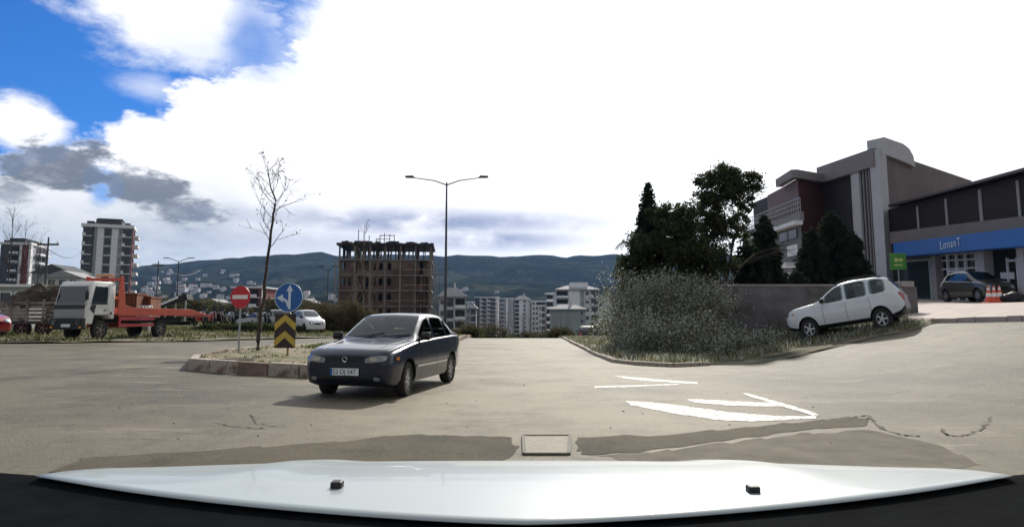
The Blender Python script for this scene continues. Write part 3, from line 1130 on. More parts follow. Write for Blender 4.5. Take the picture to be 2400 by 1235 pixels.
def car(name, label, cat, sp, paint, loc, heading, pitch=0.0, group=None, scale=(1, 1, 1), detail=2, rim=None, steer=0.0):
    """heading: world xy direction of travel; loc: world position of the mid point between the axles at ground"""
    L_ = sp['L']
    v, f, fn = make_shell(sp)
    hx, hy = heading
    n_ = math.hypot(hx, hy)
    hx, hy = hx / n_, hy / n_
    rz_ = math.atan2(-hy, -hx)
    xm = (sp['xf'] + sp['xr']) / 2
    t = thing(name, label, cat, group=group)
    Mx = Matrix.Translation(loc) @ Matrix.Rotation(rz_, 4, 'Z') @ Matrix.Rotation(pitch, 4, 'Y')
    off = Mx.to_3x3() @ Vector((-xm * scale[0], 0, 0))
    Mx = Matrix.Translation(Vector(loc) + off) @ Matrix.Rotation(rz_, 4, 'Z') @ Matrix.Rotation(pitch, 4, 'Y')
    t.rotation_euler = Mx.to_euler()
    t.location = Mx.translation
    t.scale = scale
    bvh = BVHTree.FromPolygons([Vector(p) for p in v], f)
    me = bpy.data.meshes.new('body')
    me.from_pydata(v, [], f)
    bm = bmesh.new()
    bm.from_mesh(me)
    bmesh.ops.recalc_face_normals(bm, faces=bm.faces)
    bm.to_mesh(me)
    bm.free()
    body = link('body', me)
    hw = fn[3]
    r = sp['r']
    ra = r * sp.get('arch', 1.17)
    # wheel arches cut out of the shell
    cut = MB()
    for xw in (sp['xf'], sp['xr']):
        for s_ in (-1, 1):
            w0 = hw(xw)
            prof = [(0.0005, w0 - 0.30), (ra, w0 - 0.30), (ra, w0 + 0.3), (0.0005, w0 + 0.3)]
            c2 = MB()
            c2.lathe(prof, axis='Y', n=32)
            if s_ < 0:
                c2.v = [(p[0], -p[1], p[2]) for p in c2.v]
            b0 = len(cut.v)
            cut.v += [(p[0] + xw, p[1], p[2] + r * 1.03) for p in c2.v]
            cut.f += [tuple(b0 + i for i in q) for q in c2.f]
            cut.m += c2.m
    co = cut.build('cutter', m_black)
    bmx = bmesh.new()
    bmx.from_mesh(co.data)
    bmesh.ops.remove_doubles(bmx, verts=bmx.verts, dist=0.002)
    bmesh.ops.recalc_face_normals(bmx, faces=bmx.faces)
    bmx.to_mesh(co.data)
    bmx.free()
    md = body.modifiers.new('b', 'BOOLEAN')
    md.operation = 'DIFFERENCE'
    md.object = co
    md.solver = 'EXACT'
    dg = bpy.context.evaluated_depsgraph_get()
    m2 = bpy.data.meshes.new_from_object(body.evaluated_get(dg))
    bpy.data.objects.remove(body)
    bpy.data.objects.remove(co)
    m2.name = 'body'
    m2.materials.clear()
    m2.materials.append(paint)
    m2.materials.append(m_black)
    zl = fn[2]
    sill = sp.get('clad', 0.0)
    for p in m2.polygons:
        c_ = p.center
        mi = 0
        for xw in (sp['xf'], sp['xr']):
            d = math.hypot(c_.x - xw, c_.z - r * 1.03)
            if d < ra * 1.002 and abs(c_.y) < hw(c_.x) * 1.0:
                mi = 1
        if p.normal.z < -0.8:
            mi = 1
        if sill and c_.z < zl(c_.x) + sill:
            mi = 1
        p.material_index = mi
        p.use_smooth = True
    try:
        m2.set_sharp_from_angle(angle=R(32))
    except Exception:
        pass
    if detail > 1:
        bmh = bmesh.new()
        bmh.from_mesh(m2)
        kill = []
        for f_ in bmh.faces:
            c_ = f_.calc_center_median()
            hT = fn[0](c_.x) - fn[1](c_.x)
            if hT < 0.12:
                continue
            w_ = hw(c_.x)
            r1_ = max(0.3 * w_, 0.925 * w_ - 0.36 * max(0, hT - 0.05))
            for (a_, b_) in (sp['ws'], (sp['rw'][1], sp['rw'][0])):
                if a_ + 0.04 < c_.x < b_ - 0.02 and abs(c_.y) < r1_ - 0.10 and c_.z > fn[0](c_.x) - 0.06:
                    kill.append(f_)
            for (a_, b_) in sp['win']:
                if a_ + 0.05 < c_.x < b_ - 0.05 and fn[1](c_.x) + 0.01 < c_.z < fn[0](c_.x) - 0.08 and abs(c_.y) > r1_ - 0.02 and abs(f_.normal.y) > 0.5:
                    kill.append(f_)
        bmesh.ops.delete(bmh, geom=list(set(kill)), context='FACES')
        bmh.to_mesh(m2)
        bmh.free()
        wx = sp['ws'][0]
        zb0 = fn[1](wx)
        MB().bb(wx + 0.12, wx + 0.42, -0.66, 0.66, zb0 - 0.22, zb0 + 0.0).build('dashboard', m_black, t, bevel=0.03)
        st_ = MB()
        for q_ in range(20):
            a0, a1 = 2 * math.pi * q_ / 20, 2 * math.pi * (q_ + 1) / 20
            st_.bar((wx + 0.50 + 0.06 * math.sin(a0), -0.35 + 0.18 * math.cos(a0), zb0 + 0.02 + 0.17 * math.sin(a0)), (wx + 0.50 + 0.06 * math.sin(a1), -0.35 + 0.18 * math.cos(a1), zb0 + 0.02 + 0.17 * math.sin(a1)), 0.022)
        st_.build('steering_wheel', m_black, t)
        for (sx_, sy_) in ((wx + 0.95, -0.36), (wx + 0.95, 0.36)):
            s1 = MB()
            s1.prism([(sx_ - 0.05, zb0 - 0.45), (sx_ + 0.12, zb0 + 0.17), (sx_ + 0.22, zb0 + 0.17), (sx_ + 0.10, zb0 - 0.45)], sy_ - 0.24, sy_ + 0.24, 'Y')
            s1.bb(sx_ - 0.45, sx_ + 0.05, sy_ - 0.24, sy_ + 0.24, zb0 - 0.58, zb0 - 0.42)
            so_ = s1.build('front_seat', m_seat, t, bevel=0.03, smooth=True)
            MB().bb(sx_ + 0.12, sx_ + 0.22, sy_ - 0.13, sy_ + 0.13, zb0 + 0.18, zb0 + 0.36).build('headrest', m_seat, so_, bevel=0.03, smooth=True)
        MB().bb(wx + 1.72, wx + 1.86, -0.6, 0.6, zb0 - 0.45, zb0 + 0.10).build('rear_seat', m_seat, t, bevel=0.04, smooth=True)
    link('body', m2, t)
    glass_ = m_clear if detail > 1 else m_glassc
    for xw in (sp['xf'], sp['xr']):
        for s_ in (-1, 1):
            w0 = hw(xw)
            wheel(t, xw, s_ * (w0 - 0.115), r, rim or m_rim, s_, spokes=sp.get('spokes', 7), steer=steer if xw == sp['xf'] else 0.0)
    # glass
    xa, xb = sp['ws']
    zt, zb = fn[0], fn[1]

    def halfw_top(x):
        w = hw(x)
        h = zt(x) - min(zb(x), zt(x) - 0.02)
        return max(0.3 * w, 0.925 * w - 0.36 * max(0, h - 0.05))
    cols = []
    n2 = 16
    for i in range(n2 + 1):
        q = -1 + 2 * i / n2
        # bottom is at xa, top at xb; curved bottom edge
        cols.append((q, xa, xb))

    def shield(a, b, nm):
        vv, ff = [], []
        nn = 10
        for i in range(n2 + 1):
            q = -1 + 2 * i / n2
            for j in range(nn + 1):
                x = a + (b - a) * j / nn
                if a < b:
                    x += 0.10 * (q * q) * (1 - j / nn)
                else:
                    x -= 0.06 * (q * q) * (1 - j / nn)
                y = q * (halfw_top(x) - 0.075)
                h, nr, _i, _d = bvh.ray_cast(Vector((x, y, 4)), Vector((0, 0, -1)))
                if nr.z < 0:
                    nr = -nr
                vv.append(tuple(h + nr * 0.006))
        for i in range(n2):
            for j in range(nn):
                k = i * (nn + 1) + j
                ff.append((k, k + 1, k + nn + 2, k + nn + 1))
        mb = MB()
        mb.v, mb.f, mb.m = vv, ff, [0] * len(ff)
        o = mb.build(nm, glass_, t, smooth=True, recalc=False)
        if sum(p.normal.z for p in o.data.polygons) < 0:
            o.data.flip_normals()
        return o
    shield(xa, xb, 'windscreen')
    if 'rw' in sp:
        shield(sp['rw'][0], sp['rw'][1], 'rear_window')
    for s_ in (-1, 1):
        for (a, b) in sp['win']:
            cc = side_window(sp, fn, a, b)
            if len(cc) > 2:
                car_patch(bvh, 'window', glass_, t, 'side', cc, side=s_)
        if detail > 1:
            # black window surround lines and pillars
            for dx in sp['seams']:
                z0 = zl(dx) + 0.09
                car_patch(bvh, 'door_seam', m_black, t, 'side', rect(dx, dx + 0.012, z0, zb(dx) - 0.01, 1), off=0.004, side=s_, nv=8)
            for dx in sp['handles']:
                hz_ = zb(dx) - 0.13
                car_patch(bvh, 'door_handle', m_black if paint is m_navy else paint, t, 'side', rect(dx, dx + 0.17, hz_, hz_ + 0.032, 3), off=0.03, side=s_)
            if 'mould' in sp:
                z0 = sp['mould']
                car_patch(bvh, 'side_moulding', m_chrome if paint is m_navy else m_black, t, 'side', rect(sp['xf'] + ra + 0.04, sp['xr'] - ra - 0.04, z0, z0 + 0.022, 20), off=0.012, side=s_, nv=1)
        # mirror
        mx_ = sp['mirror']
        y0 = hw(mx_) * 0.93
        mb = MB()
        mb.prism([(mx_ - 0.03, zb(mx_) + 0.02), (mx_ - 0.07, zb(mx_) + 0.09), (mx_ - 0.03, zb(mx_) + 0.16), (mx_ + 0.07, zb(mx_) + 0.16), (mx_ + 0.08, zb(mx_) + 0.04)], s_ * (y0 + 0.04), s_ * (y0 + 0.20))
        mb.bb(mx_ - 0.02, mx_ + 0.05, s_ * (y0 - 0.03), s_ * (y0 + 0.06), zb(mx_) + 0.02, zb(mx_) + 0.06)
        mb.build('wing_mirror', m_black if sp.get('blackmirror', True) else paint, t, bevel=0.012, smooth=True)
        for (a, b, c_, d_, pw) in sp.get('lamps', []):
            cols = ell(s_ * a, b, c_, d_, p=pw, skew=sp.get('lampskew', 0.0) * s_)
            h_ = car_patch(bvh, 'headlight', m_lamp, t, 'front', cols, off=0.014)
            car_patch(bvh, 'reflector', m_chrome, h_, 'front', ell(s_ * (a - 0.02), b, c_ * 0.42, d_ * 0.62), off=0.019)
            if detail > 1:
                car_patch(bvh, 'indicator', m_amber, t, 'side', ell(sp.get('indx', 0.32), b, 0.06, 0.03), off=0.012, side=s_)
        for (a, b, c_, d_) in sp.get('tails', []):
            car_patch(bvh, 'tail_light', m_red, t, 'rear', rect(s_ * a, s_ * b, c_, d_, 6), off=0.014)
    g_ = sp.get('grille')
    if g_:
        o = car_patch(bvh, 'grille', m_black, t, 'front', ell(0, g_[0], g_[1], g_[2], p=0.35), off=0.008)
    if detail > 1:
        lz = sp['lower']
        car_patch(bvh, 'air_intake', m_black, t, 'front', rect(-0.48, 0.48, lz, lz + 0.09, 10), off=0.006)
        car_patch(bvh, 'bumper_seam', m_black, t, 'front', rect(-0.66, 0.66, lz + 0.235, lz + 0.245, 16), off=0.004, nv=1)
        for s_ in (-1, 1):
            car_patch(bvh, 'fog_lamp', m_lamp, t, 'front', ell(s_ * 0.57, lz + 0.045, 0.06, 0.032), off=0.010)
        hl = MB()
        # wipers and bonnet shut lines
        for s_ in (-1, 1):
            pts = []
            for i in range(13):
                x = 0.16 + (xa - 0.18) * i / 12
                y = s_ * (0.50 + 0.14 * i / 12)
                h, nr, _i, _d = bvh.ray_cast(Vector((x, y, 4)), Vector((0, 0, -1)))
                pts.append(h + Vector((0, 0, 0.002)))
            hl.tube(pts, 0.005, n=4)
        hl.build('bonnet_seam', m_black, t)
        for (x0_, y0_, x1_, y1_) in ((xa - 0.02, 0.42, xa + 0.10, -0.12), (xa - 0.02, -0.10, xa + 0.10, -0.62)):
            pts = []
            for i in range(8):
                q = i / 7
                h, nr, _i, _d = bvh.ray_cast(Vector((x0_ + (x1_ - x0_) * q, y0_ + (y1_ - y0_) * q, 4)), Vector((0, 0, -1)))
                pts.append(h + nr * 0.02)
            MB().tube(pts, 0.008, n=4).build('wiper', m_black, t)
    return t, bvh, fn


SEDAN = dict(L=4.10, top=[(0, 0.68), (0.03, 0.745), (0.14, 0.80), (0.5, 0.862), (1.05, 0.915), (1.22, 0.94), (1.6, 1.17), (1.92, 1.34), (2.15, 1.385), (2.6, 1.39), (3.0, 1.36), (3.25, 1.24), (3.5, 1.05), (3.62, 1.01), (4.0, 0.98), (4.06, 0.92), (4.10, 0.86)],
             belt=[(0, 0.65), (0.2, 0.755), (0.8, 0.84), (1.2, 0.885), (2.4, 0.93), (3.4, 0.95), (4.0, 0.93), (4.1, 0.84)],
             bot=[(0, 0.36), (0.06, 0.25), (0.3, 0.20), (0.6, 0.19), (3.5, 0.20), (3.95, 0.27), (4.1, 0.42)],
             half=[(0, 0.64), (0.04, 0.725), (0.12, 0.78), (0.4, 0.822), (0.9, 0.835), (3.0, 0.835), (3.6, 0.81), (3.95, 0.75), (4.06, 0.70), (4.1, 0.64)],
             xf=0.80, xr=3.22, r=0.29, ws=(1.24, 1.98), rw=(3.48, 2.98), win=[(1.42, 2.20), (2.25, 2.93), (2.97, 3.30)], seams=[1.36, 2.21, 3.0], handles=[1.98, 2.74],
             mould=0.47, mirror=1.42, lamps=[(0.54, 0.655, 0.18, 0.050, 0.4)], lampskew=0.10, grille=(0.645, 0.30, 0.034), lower=0.30, tails=[(0.42, 0.66, 0.72, 0.86)], sideglass=m_glasss)
SUV = dict(L=4.30, k=0.08, top=[(0, 0.80), (0.05, 0.92), (0.3, 1.02), (0.8, 1.08), (1.2, 1.12), (1.3, 1.15), (1.7, 1.40), (2.0, 1.56), (2.3, 1.62), (2.8, 1.645), (3.5, 1.62), (3.85, 1.56), (4.05, 1.36), (4.2, 1.10), (4.28, 0.98), (4.3, 0.90)],
           belt=[(0, 0.78), (0.3, 0.95), (0.9, 1.02), (1.3, 1.05), (2.6, 1.08), (3.4, 1.11), (3.8, 1.14), (4.1, 1.05), (4.3, 0.86)],
           bot=[(0, 0.50), (0.08, 0.38), (0.4, 0.31), (3.8, 0.33), (4.15, 0.42), (4.3, 0.56)],
           half=[(0, 0.66), (0.06, 0.76), (0.2, 0.84), (0.5, 0.89), (3.7, 0.89), (4.1, 0.83), (4.25, 0.77), (4.3, 0.70)],
           xf=0.84, xr=3.46, r=0.34, arch=1.15, ws=(1.34, 2.05), rw=(4.14, 3.90), win=[(1.55, 2.28), (2.36, 3.12), (3.22, 3.78)], seams=[1.46, 2.31, 3.16], handles=[2.08, 2.95],
           mirror=1.5, lamps=[(0.60, 0.86, 0.17, 0.085, 0.5)], grille=(0.84, 0.34, 0.07), lower=0.50, tails=[(0.56, 0.74, 0.80, 1.05)], clad=0.10, spokes=5)
HATCH = dict(L=3.80, k=0.07, top=[(0, 0.62), (0.05, 0.74), (0.3, 0.86), (0.8, 0.97), (0.95, 1.0), (1.35, 1.24), (1.7, 1.42), (2.0, 1.475), (2.6, 1.48), (3.1, 1.42), (3.4, 1.26), (3.62, 0.98), (3.76, 0.90), (3.8, 0.80)],
             belt=[(0, 0.60), (0.3, 0.80), (0.9, 0.90), (1.2, 0.93), (3.0, 1.02), (3.4, 1.03), (3.7, 0.88), (3.8, 0.76)],
             bot=[(0, 0.36), (0.08, 0.24), (0.4, 0.2), (3.3, 0.21), (3.7, 0.3), (3.8, 0.44)],
             half=[(0, 0.58), (0.06, 0.70), (0.2, 0.78), (0.5, 0.83), (3.2, 0.83), (3.6, 0.77), (3.76, 0.70), (3.8, 0.62)],
             xf=0.74, xr=3.18, r=0.30, ws=(1.02, 1.74), rw=(3.58, 3.22), win=[(1.22, 2.02), (2.08, 2.74), (2.80, 3.16)], seams=[1.14, 2.04], handles=[1.8, 2.5],
             mirror=1.24, lamps=[(0.54, 0.68, 0.16, 0.09, 0.6)], grille=(0.60, 0.30, 0.05), lower=0.30, tails=[(0.46, 0.68, 0.72, 0.98)])

# the oncoming saloon
pf = Vector((-1.86, 11.75, 0))
pr_ = Vector((-1.34, 14.1, 0))
ax = (pf - pr_).normalized()
side_v = Vector((-ax.y, ax.x, 0))           # left of travel is on the picture's right
mid = (pf + pr_) / 2 - side_v * 0.72
sed, bv, fn = car('saloon_car', 'dark navy four-door saloon driving towards us beside the kerbed island', 'car', SEDAN, m_navy, (mid.x + 0.06, mid.y, 0.005), (ax.x, ax.y), steer=R(6), scale=(1.0, 0.95, 1.0))
# number plate
pl = MB().box((0, 0, 0), (0.014, 0.52, 0.112)).build('number_plate', m_plate, sed, bevel=0.004)
hp = bv.ray_cast(Vector((-2, 0, 0.45)), Vector((1, 0, 0)))[0]
pl.location = (hp.x - 0.028, 0.0, 0.455)
text_obj('plate_lettering', '52 DJ 547', 0.105, m_ink, pl, (-0.0085, 0, 0), (R(90), 0, R(-90)), 0.001, 0.98)
MB().box((-0.008, 0.236, 0), (0.002, 0.042, 0.108)).build('plate_band', m_blues, pl)
MB().bb(1.44, 1.56, 0.10, 0.30, 0.915, 0.925).build('paper_on_dashboard', m_plate, sed)
em_ = MB().lathe([(0.045, -0.005), (0.045, 0.005), (0.034, 0.006), (0.034, -0.005)], axis='X', n=16).build('badge', m_chrome, sed)
em_.location = (bv.ray_cast(Vector((-2, 0, 0.66)), Vector((1, 0, 0)))[0].x - 0.022, 0, 0.655)

# white estate-bodied off-roader nose-down on the verge
rw_ = Vector((11.75, 21.6, 0))
fw_ = Vector((9.85, 23.0, 0))
h_ = (fw_ - rw_).normalized()
sdv = Vector((-h_.y, h_.x, 0))
c_ = (rw_ + fw_) / 2 + Vector((0.5, 0.6, 0))
suv, bv2, fn2 = car('off_road_car', 'white off-road car with roof rails parked nose-down on the grassy slope by the wall', 'car', SUV, m_pwhite,
                    (c_.x, c_.y, (zg(rw_.x, rw_.y) + zg(fw_.x, fw_.y)) / 2 + 0.05), (h_.x, h_.y), pitch=-math.atan2(zg(rw_.x, rw_.y) - zg(fw_.x, fw_.y), (rw_ - fw_).length), scale=(0.84, 0.92, 1.05))
for s_ in (-1, 1):
    pts = []
    for i in range(13):
        x = 2.05 + 1.6 * i / 12
        q = bv2.ray_cast(Vector((x, s_ * 0.56, 4)), Vector((0, 0, -1)))[0]
        lift = 0.085 if 0 < i < 12 else 0.0
        pts.append(q + Vector((0, 0, lift)))
    MB().tube(pts, 0.026, n=6).build('roof_rail', m_black, suv, smooth=True)
    car_patch(bv2, 'side_cladding', m_black, suv, 'side', rect(1.28, 3.02, 0.345, 0.40, 18), off=0.012, side=s_, nv=2)
sw = MB().lathe([(0.14, -0.012), (0.15, 0.0), (0.10, 0.006), (0.001, 0.008)], axis='Y', n=20).build('fuel_flap', m_black, suv)
q = bv2.ray_cast(Vector((4.02, 3, 0.86)), Vector((0, -1, 0)))[0]
sw.location = (4.0, q.y - 0.005, 0.86)
sw.scale = (0.5, 1, 1)

# car on the bank forecourt
cz = zg(21.3, 32) + 0.0
car('hatchback_car', 'dark grey hatchback parked on the forecourt under the blue awning', 'car', HATCH, m_pgrey, (22.35, 33.0, zg(22.35, 33.0) + 0.10), (0.10, -1.0), scale=(0.84, 0.95, 1.0), detail=1, group=None)
p = P(716, 790, 42.5)
car('hatchback_car', 'small white car seen behind the black and yellow chevron board', 'car', HATCH, m_pwhite, (p.x + 0.1, 42.5, zg(p.x, 42.5) + 0.02), (0.75, -0.66), scale=(0.56, 0.8, 0.97), detail=1, rim=m_rimd)
p = G(-5, 792)
car('hatchback_car', 'red car cut off by the left border of the photo', 'car', HATCH, m_pred, (p.x - 1.5, p.y + 0.0, zg(p.x, p.y) + 0.02), (0.93, -0.35), detail=1)
p = P(622, 792, 44.2)
car('saloon_car', 'old pale grey car parked behind the bare tree on the island', 'car', SEDAN, m_psilver, (p.x + 0.2, 44.2, zg(p.x, 44.2) + 0.02), (-0.95, -0.3), detail=1, rim=m_rimd)


# ------------------------------------------------------------------ foliage
def leaf_mesh(name, pts, size, m, parent=None, rng=None, origin=(0, 0, 0), aspect=0.55, mats=None, up=0.0):
    """one small quad per point (numpy)"""
    rng = rng or np.random.default_rng(1)
    pts = np.asarray(pts, float)
    n = len(pts)
    a = rng.normal(size=(n, 3))
    a[:, 2] += up
    a /= np.linalg.norm(a, axis=1)[:, None]
    b = rng.normal(size=(n, 3))
    b -= (a * b).sum(1)[:, None] * a
    b /= np.linalg.norm(b, axis=1)[:, None]
    s = size * rng.uniform(0.6, 1.35, n)[:, None]
    a *= s
    b *= s * aspect
    v = np.stack([pts - a, pts + b, pts + a, pts - b], 1).reshape(-1, 3) - np.asarray(origin)
    me = bpy.data.meshes.new(name)
    me.vertices.add(4 * n)
    me.vertices.foreach_set('co', v.astype(np.float32).ravel())
    me.loops.add(4 * n)
    me.loops.foreach_set('vertex_index', np.arange(4 * n, dtype=np.int32))
    me.polygons.add(n)
    me.polygons.foreach_set('loop_start', np.arange(0, 4 * n, 4, dtype=np.int32))
    me.polygons.foreach_set('loop_total', np.full(n, 4, dtype=np.int32))
    ms_ = mats or [m]
    for q in ms_:
        me.materials.append(q)
    if len(ms_) > 1:
        me.polygons.foreach_set('material_index', rng.integers(0, len(ms_), n).astype(np.int32))
    me.update(calc_edges=True)
    return link(name, me, parent)


def clump_points(c_, rad, nclump, nleaf, rng, cr=0.28, hollow=0.35, flat=0.8):
    """clumps scattered through an ellipsoid, leaves scattered round each clump"""
    out = []
    rad = np.asarray(rad, float)
    k = 0
    while k < nclump:
        p = rng.uniform(-1, 1, 3)
        d = np.linalg.norm(p)
        if d > 1 or d < hollow * rng.random():
            continue
        k += 1
        q = rng.normal(size=(nleaf, 3)) * cr * rng.uniform(0.5, 1.3) * np.array([1, 1, flat])
        out.append(np.asarray(c_) + p * rad + q * min(1.0, rad.mean()))
    return np.concatenate(out)


def branches(mb, p, d, r, ln, depth, rng, spread=0.55, taper=0.62, nb=3, n=6, tips=None, droop=0.0, wig=0.12):
    pts, rs = [p.copy()], [r]
    segs = 4 if depth > 0 else 3
    q = p.copy()
    dd = d.copy()
    for i in range(segs):
        dd = (dd + Vector(rng.normal(size=3)) * wig + Vector((0, 0, droop))).normalized()
        q = q + dd * (ln / segs)
        pts.append(q.copy())
        rs.append(r * (1 - (1 - taper) * (i + 1) / segs))
    mb.tube(pts, rs, n=n if depth > 1 else 4)
    if tips is not None and depth <= 1:
        tips.append(q.copy())
    if depth > 0:
        for k in range(nb):
            t = rng.uniform(0.35, 1.0)
            i = min(segs - 1, int(t * segs))
            o = pts[i].lerp(pts[i + 1], t * segs - i)
            s = Vector(rng.normal(size=3))
            s = (s - dd * s.dot(dd)).normalized()
            nd_ = (dd + s * spread * rng.uniform(0.7, 1.5)).normalized()
            branches(mb, o, nd_, max(0.004, rs[i] * 0.55), ln * rng.uniform(0.5, 0.75), depth - 1, rng, spread, taper, nb, n, tips, droop, wig)


def broad_tree(name, label, base, h, rad, trunk_h, m, seed, nclump=60, nleaf=130, size=0.09, cr=0.22, group=None, trunk_r=0.13, parts=None, mats=None):
    rng = np.random.default_rng(seed)
    t = thing(name, label, 'tree', base, group=group)
    mb = MB()
    tips = []
    mb.tube([(0, 0, -0.2), (0.03, 0.02, trunk_h * 0.5), (0.0, 0.06, trunk_h)], [trunk_r * 1.3, trunk_r, trunk_r * 0.8], n=8)
    for k in range(5):
        a = k * 1.257 + rng.uniform(-0.3, 0.3)
        d = Vector((math.cos(a) * 0.55, math.sin(a) * 0.55, 1)).normalized()
        branches(mb, Vector((0, 0.04, trunk_h * rng.uniform(0.75, 1.0))), d, trunk_r * 0.6, (h - trunk_h) * 0.42, 2, rng, 0.5, tips=tips)
    mb.build('trunk', m_bark, t, smooth=True)
    cp = []
    for (cx, cy, cz_, rx, ry, rz2, nc) in (parts or [(0, 0, (h + trunk_h) / 2, rad, rad, (h - trunk_h) / 2, nclump)]):
        cp.append(clump_points((cx, cy, cz_), (rx, ry, rz2), nc, nleaf, rng, cr))
    leaf_mesh('crown', np.concatenate(cp), size, m, t, rng, mats=mats)
    return t


def spruce(name, label, base, h, rad, m, seed, tiers=26, group=None, dens=1.0, size=0.085, base_h=0.06, power=0.9):
    rng = np.random.default_rng(seed)
    t = thing(name, label, 'tree', base, group=group)
    MB().tube([(0, 0, -0.2), (0, 0, h * 0.5), (0, 0, h * 0.985)], [0.13, 0.08, 0.012], n=8).build('trunk', m_bark, t, smooth=True)
    pts = []
    for k in range(tiers):
        q = k / (tiers - 1)
        z = h * (base_h + (1 - base_h) * q)
        r = rad * (1 - q) ** power * rng.uniform(0.8, 1.12) + 0.05
        nb = max(4, int(13 * (1 - q) + 4))
        a0 = rng.uniform(0, 6.28)
        for b in range(nb):
            a = a0 + 2 * math.pi * b / nb + rng.normal() * 0.12
            rr = r * rng.uniform(0.72, 1.12)
            nn = max(8, int(60 * dens * rr / rad + 8))
            s = rng.uniform(0.1, 1, nn) ** 0.7
            x = np.cos(a) * rr * s + rng.normal(size=nn) * 0.06 * (1.2 - s * 0.5)
            y = np.sin(a) * rr * s + rng.normal(size=nn) * 0.06 * (1.2 - s * 0.5)
            zz = z - 0.25 * rr * s ** 1.6 + 0.10 * rr * s + rng.normal(size=nn) * 0.045
            pts.append(np.stack([x, y, zz], 1))
    leaf_mesh('crown', np.concatenate(pts), size, m, t, rng, aspect=0.4)
    return t


def bare_tree(name, label, base, h, seed, r=0.06, m=None, lean=(0, 0), group=None, side=10, depth=2, up=0.55, ln=0.28, lo=0.35, cat='tree', pts=None):
    rng = np.random.default_rng(seed)
    t = thing(name, label, cat, base, group=group)
    mb = MB()
    tips = []
    sp_ = pts or [(0, 0, -0.15), (lean[0] * 0.3, lean[1], h * 0.3), (lean[0] * 0.65, 0, h * 0.62), (lean[0], 0, h)]
    fine = []
    for i in range(len(sp_) - 1):
        for k in range(4):
            q = k / 4
            a, b = Vector(sp_[i]), Vector(sp_[i + 1])
            fine.append(a.lerp(b, q) + Vector((rng.normal() * 0.012 * h / 5, rng.normal() * 0.012 * h / 5, 0)))
    fine.append(Vector(sp_[-1]))
    mb.tube(fine, [r * (1 - 0.93 * i / (len(fine) - 1)) + 0.004 for i in range(len(fine))], n=7)
    mb.build('trunk', m or m_bark, t, smooth=True)
    cb = MB()
    crr = 0.26 if name == 'street_tree' else 0.42
    for k in range(side):
        q = lo + (0.97 - lo) * (k + rng.uniform(0, 0.7)) / side
        i = q * (len(fine) - 1)
        o = fine[int(i)].lerp(fine[min(len(fine) - 1, int(i) + 1)], i - int(i))
        a = k * 2.4 + rng.uniform(-0.4, 0.4)
        d = Vector((math.cos(a), math.sin(a) * 0.9, up * rng.uniform(0.8, 1.9))).normalized()
        branches(cb, o, d, max(0.005, r * crr * (1 - q * 0.6)), h * ln * (1.15 - q * 0.75), depth, rng, 0.5, nb=3, n=5, tips=tips, droop=0.03)
    cb.build('crown', m or m_bark, t)
    return t, tips, rng


def blades(name, poly, n, hgt, m, seed, dz=0.0, width=0.012, mats=None, kind='stuff', label=None, dens_noise=0.0, parent=None):
    rng = np.random.default_rng(seed)
    x0, x1 = min(p[0] for p in poly), max(p[0] for p in poly)
    y0, y1 = min(p[1] for p in poly), max(p[1] for p in poly)
    P_ = []
    while len(P_) < n:
        x, y = rng.uniform(x0, x1), rng.uniform(y0, y1)
        if inside(poly, x, y):
            if dens_noise and noise.noise(Vector((x * 0.7, y * 0.7, seed))) < rng.uniform(-0.5, 0.5) * dens_noise - 0.1:
                continue
            P_.append((x, y, zg(x, y) + dz))
    b = np.array(P_)
    k = len(b)
    a = rng.uniform(0, 6.283, k)
    h = hgt * rng.uniform(0.35, 1.3, k)
    w = width * (0.6 + 0.8 * rng.random(k)) * (1 + b[:, 1] * 0.03)
    dx, dy = np.cos(a) * w, np.sin(a) * w
    lx, ly = rng.normal(size=k) * h * 0.35, rng.normal(size=k) * h * 0.35
    v = np.zeros((k, 3, 3))
    v[:, 0] = b + np.stack([dx, dy, -0.01 * np.ones(k)], 1)
    v[:, 1] = b - np.stack([dx, dy, 0.01 * np.ones(k)], 1)
    v[:, 2] = b + np.stack([lx, ly, h], 1)
    me = bpy.data.meshes.new(name)
    me.vertices.add(3 * k)
    me.vertices.foreach_set('co', v.astype(np.float32).ravel())
    me.loops.add(3 * k)
    me.loops.foreach_set('vertex_index', np.arange(3 * k, dtype=np.int32))
    me.polygons.add(k)
    me.polygons.foreach_set('loop_start', np.arange(0, 3 * k, 3, dtype=np.int32))
    me.polygons.foreach_set('loop_total', np.full(k, 3, dtype=np.int32))
    ms_ = mats or [m]
    for q in ms_:
        me.materials.append(q)
    if len(ms_) > 1:
        me.polygons.foreach_set('material_index', rng.integers(0, len(ms_), k).astype(np.int32))
    me.update(calc_edges=True)
    o = link(name, me, parent)
    return tag(o, label, 'grass' if label else None, kind=kind)


# ------------------------------------------------------------------ near verges, island, kerbs
def xy(p):
    return (p[0], p[1])


isl = [G(447, 866), G(560, 876), G(745, 885), Vector((-4.0, 15.1, 0)), Vector((-3.35, 15.6, 0)), Vector((-3.0, 17.0, 0)), Vector((-2.9, 24, 0)), Vector((-2.85, 34, 0)), Vector((-2.8, 46, 0)),
       Vector((-4.2, 46, 0)), Vector((-4.6, 40, 0)), Vector((-5.8, 33, 0)), G(770, 815), G(640, 823), G(525, 835), G(462, 848)]
isl = [xy(p) for p in isl]
isl_in = []
cx_ = sum(p[0] for p in isl) / len(isl)
for i, p in enumerate(isl):
    a, b, c_ = Vector(isl[i - 1]), Vector(p), Vector(isl[(i + 1) % len(isl)])
    e1, e2 = (b - a).normalized(), (c_ - b).normalized()
    nn = Vector((-(e1.y + e2.y), e1.x + e2.x)).normalized()
    isl_in.append(tuple(b + nn * 0.16))
if not inside(isl, *isl_in[1]):
    isl_in = [tuple(Vector(p) * 2 - Vector(q)) for p, q in zip(isl, isl_in)]
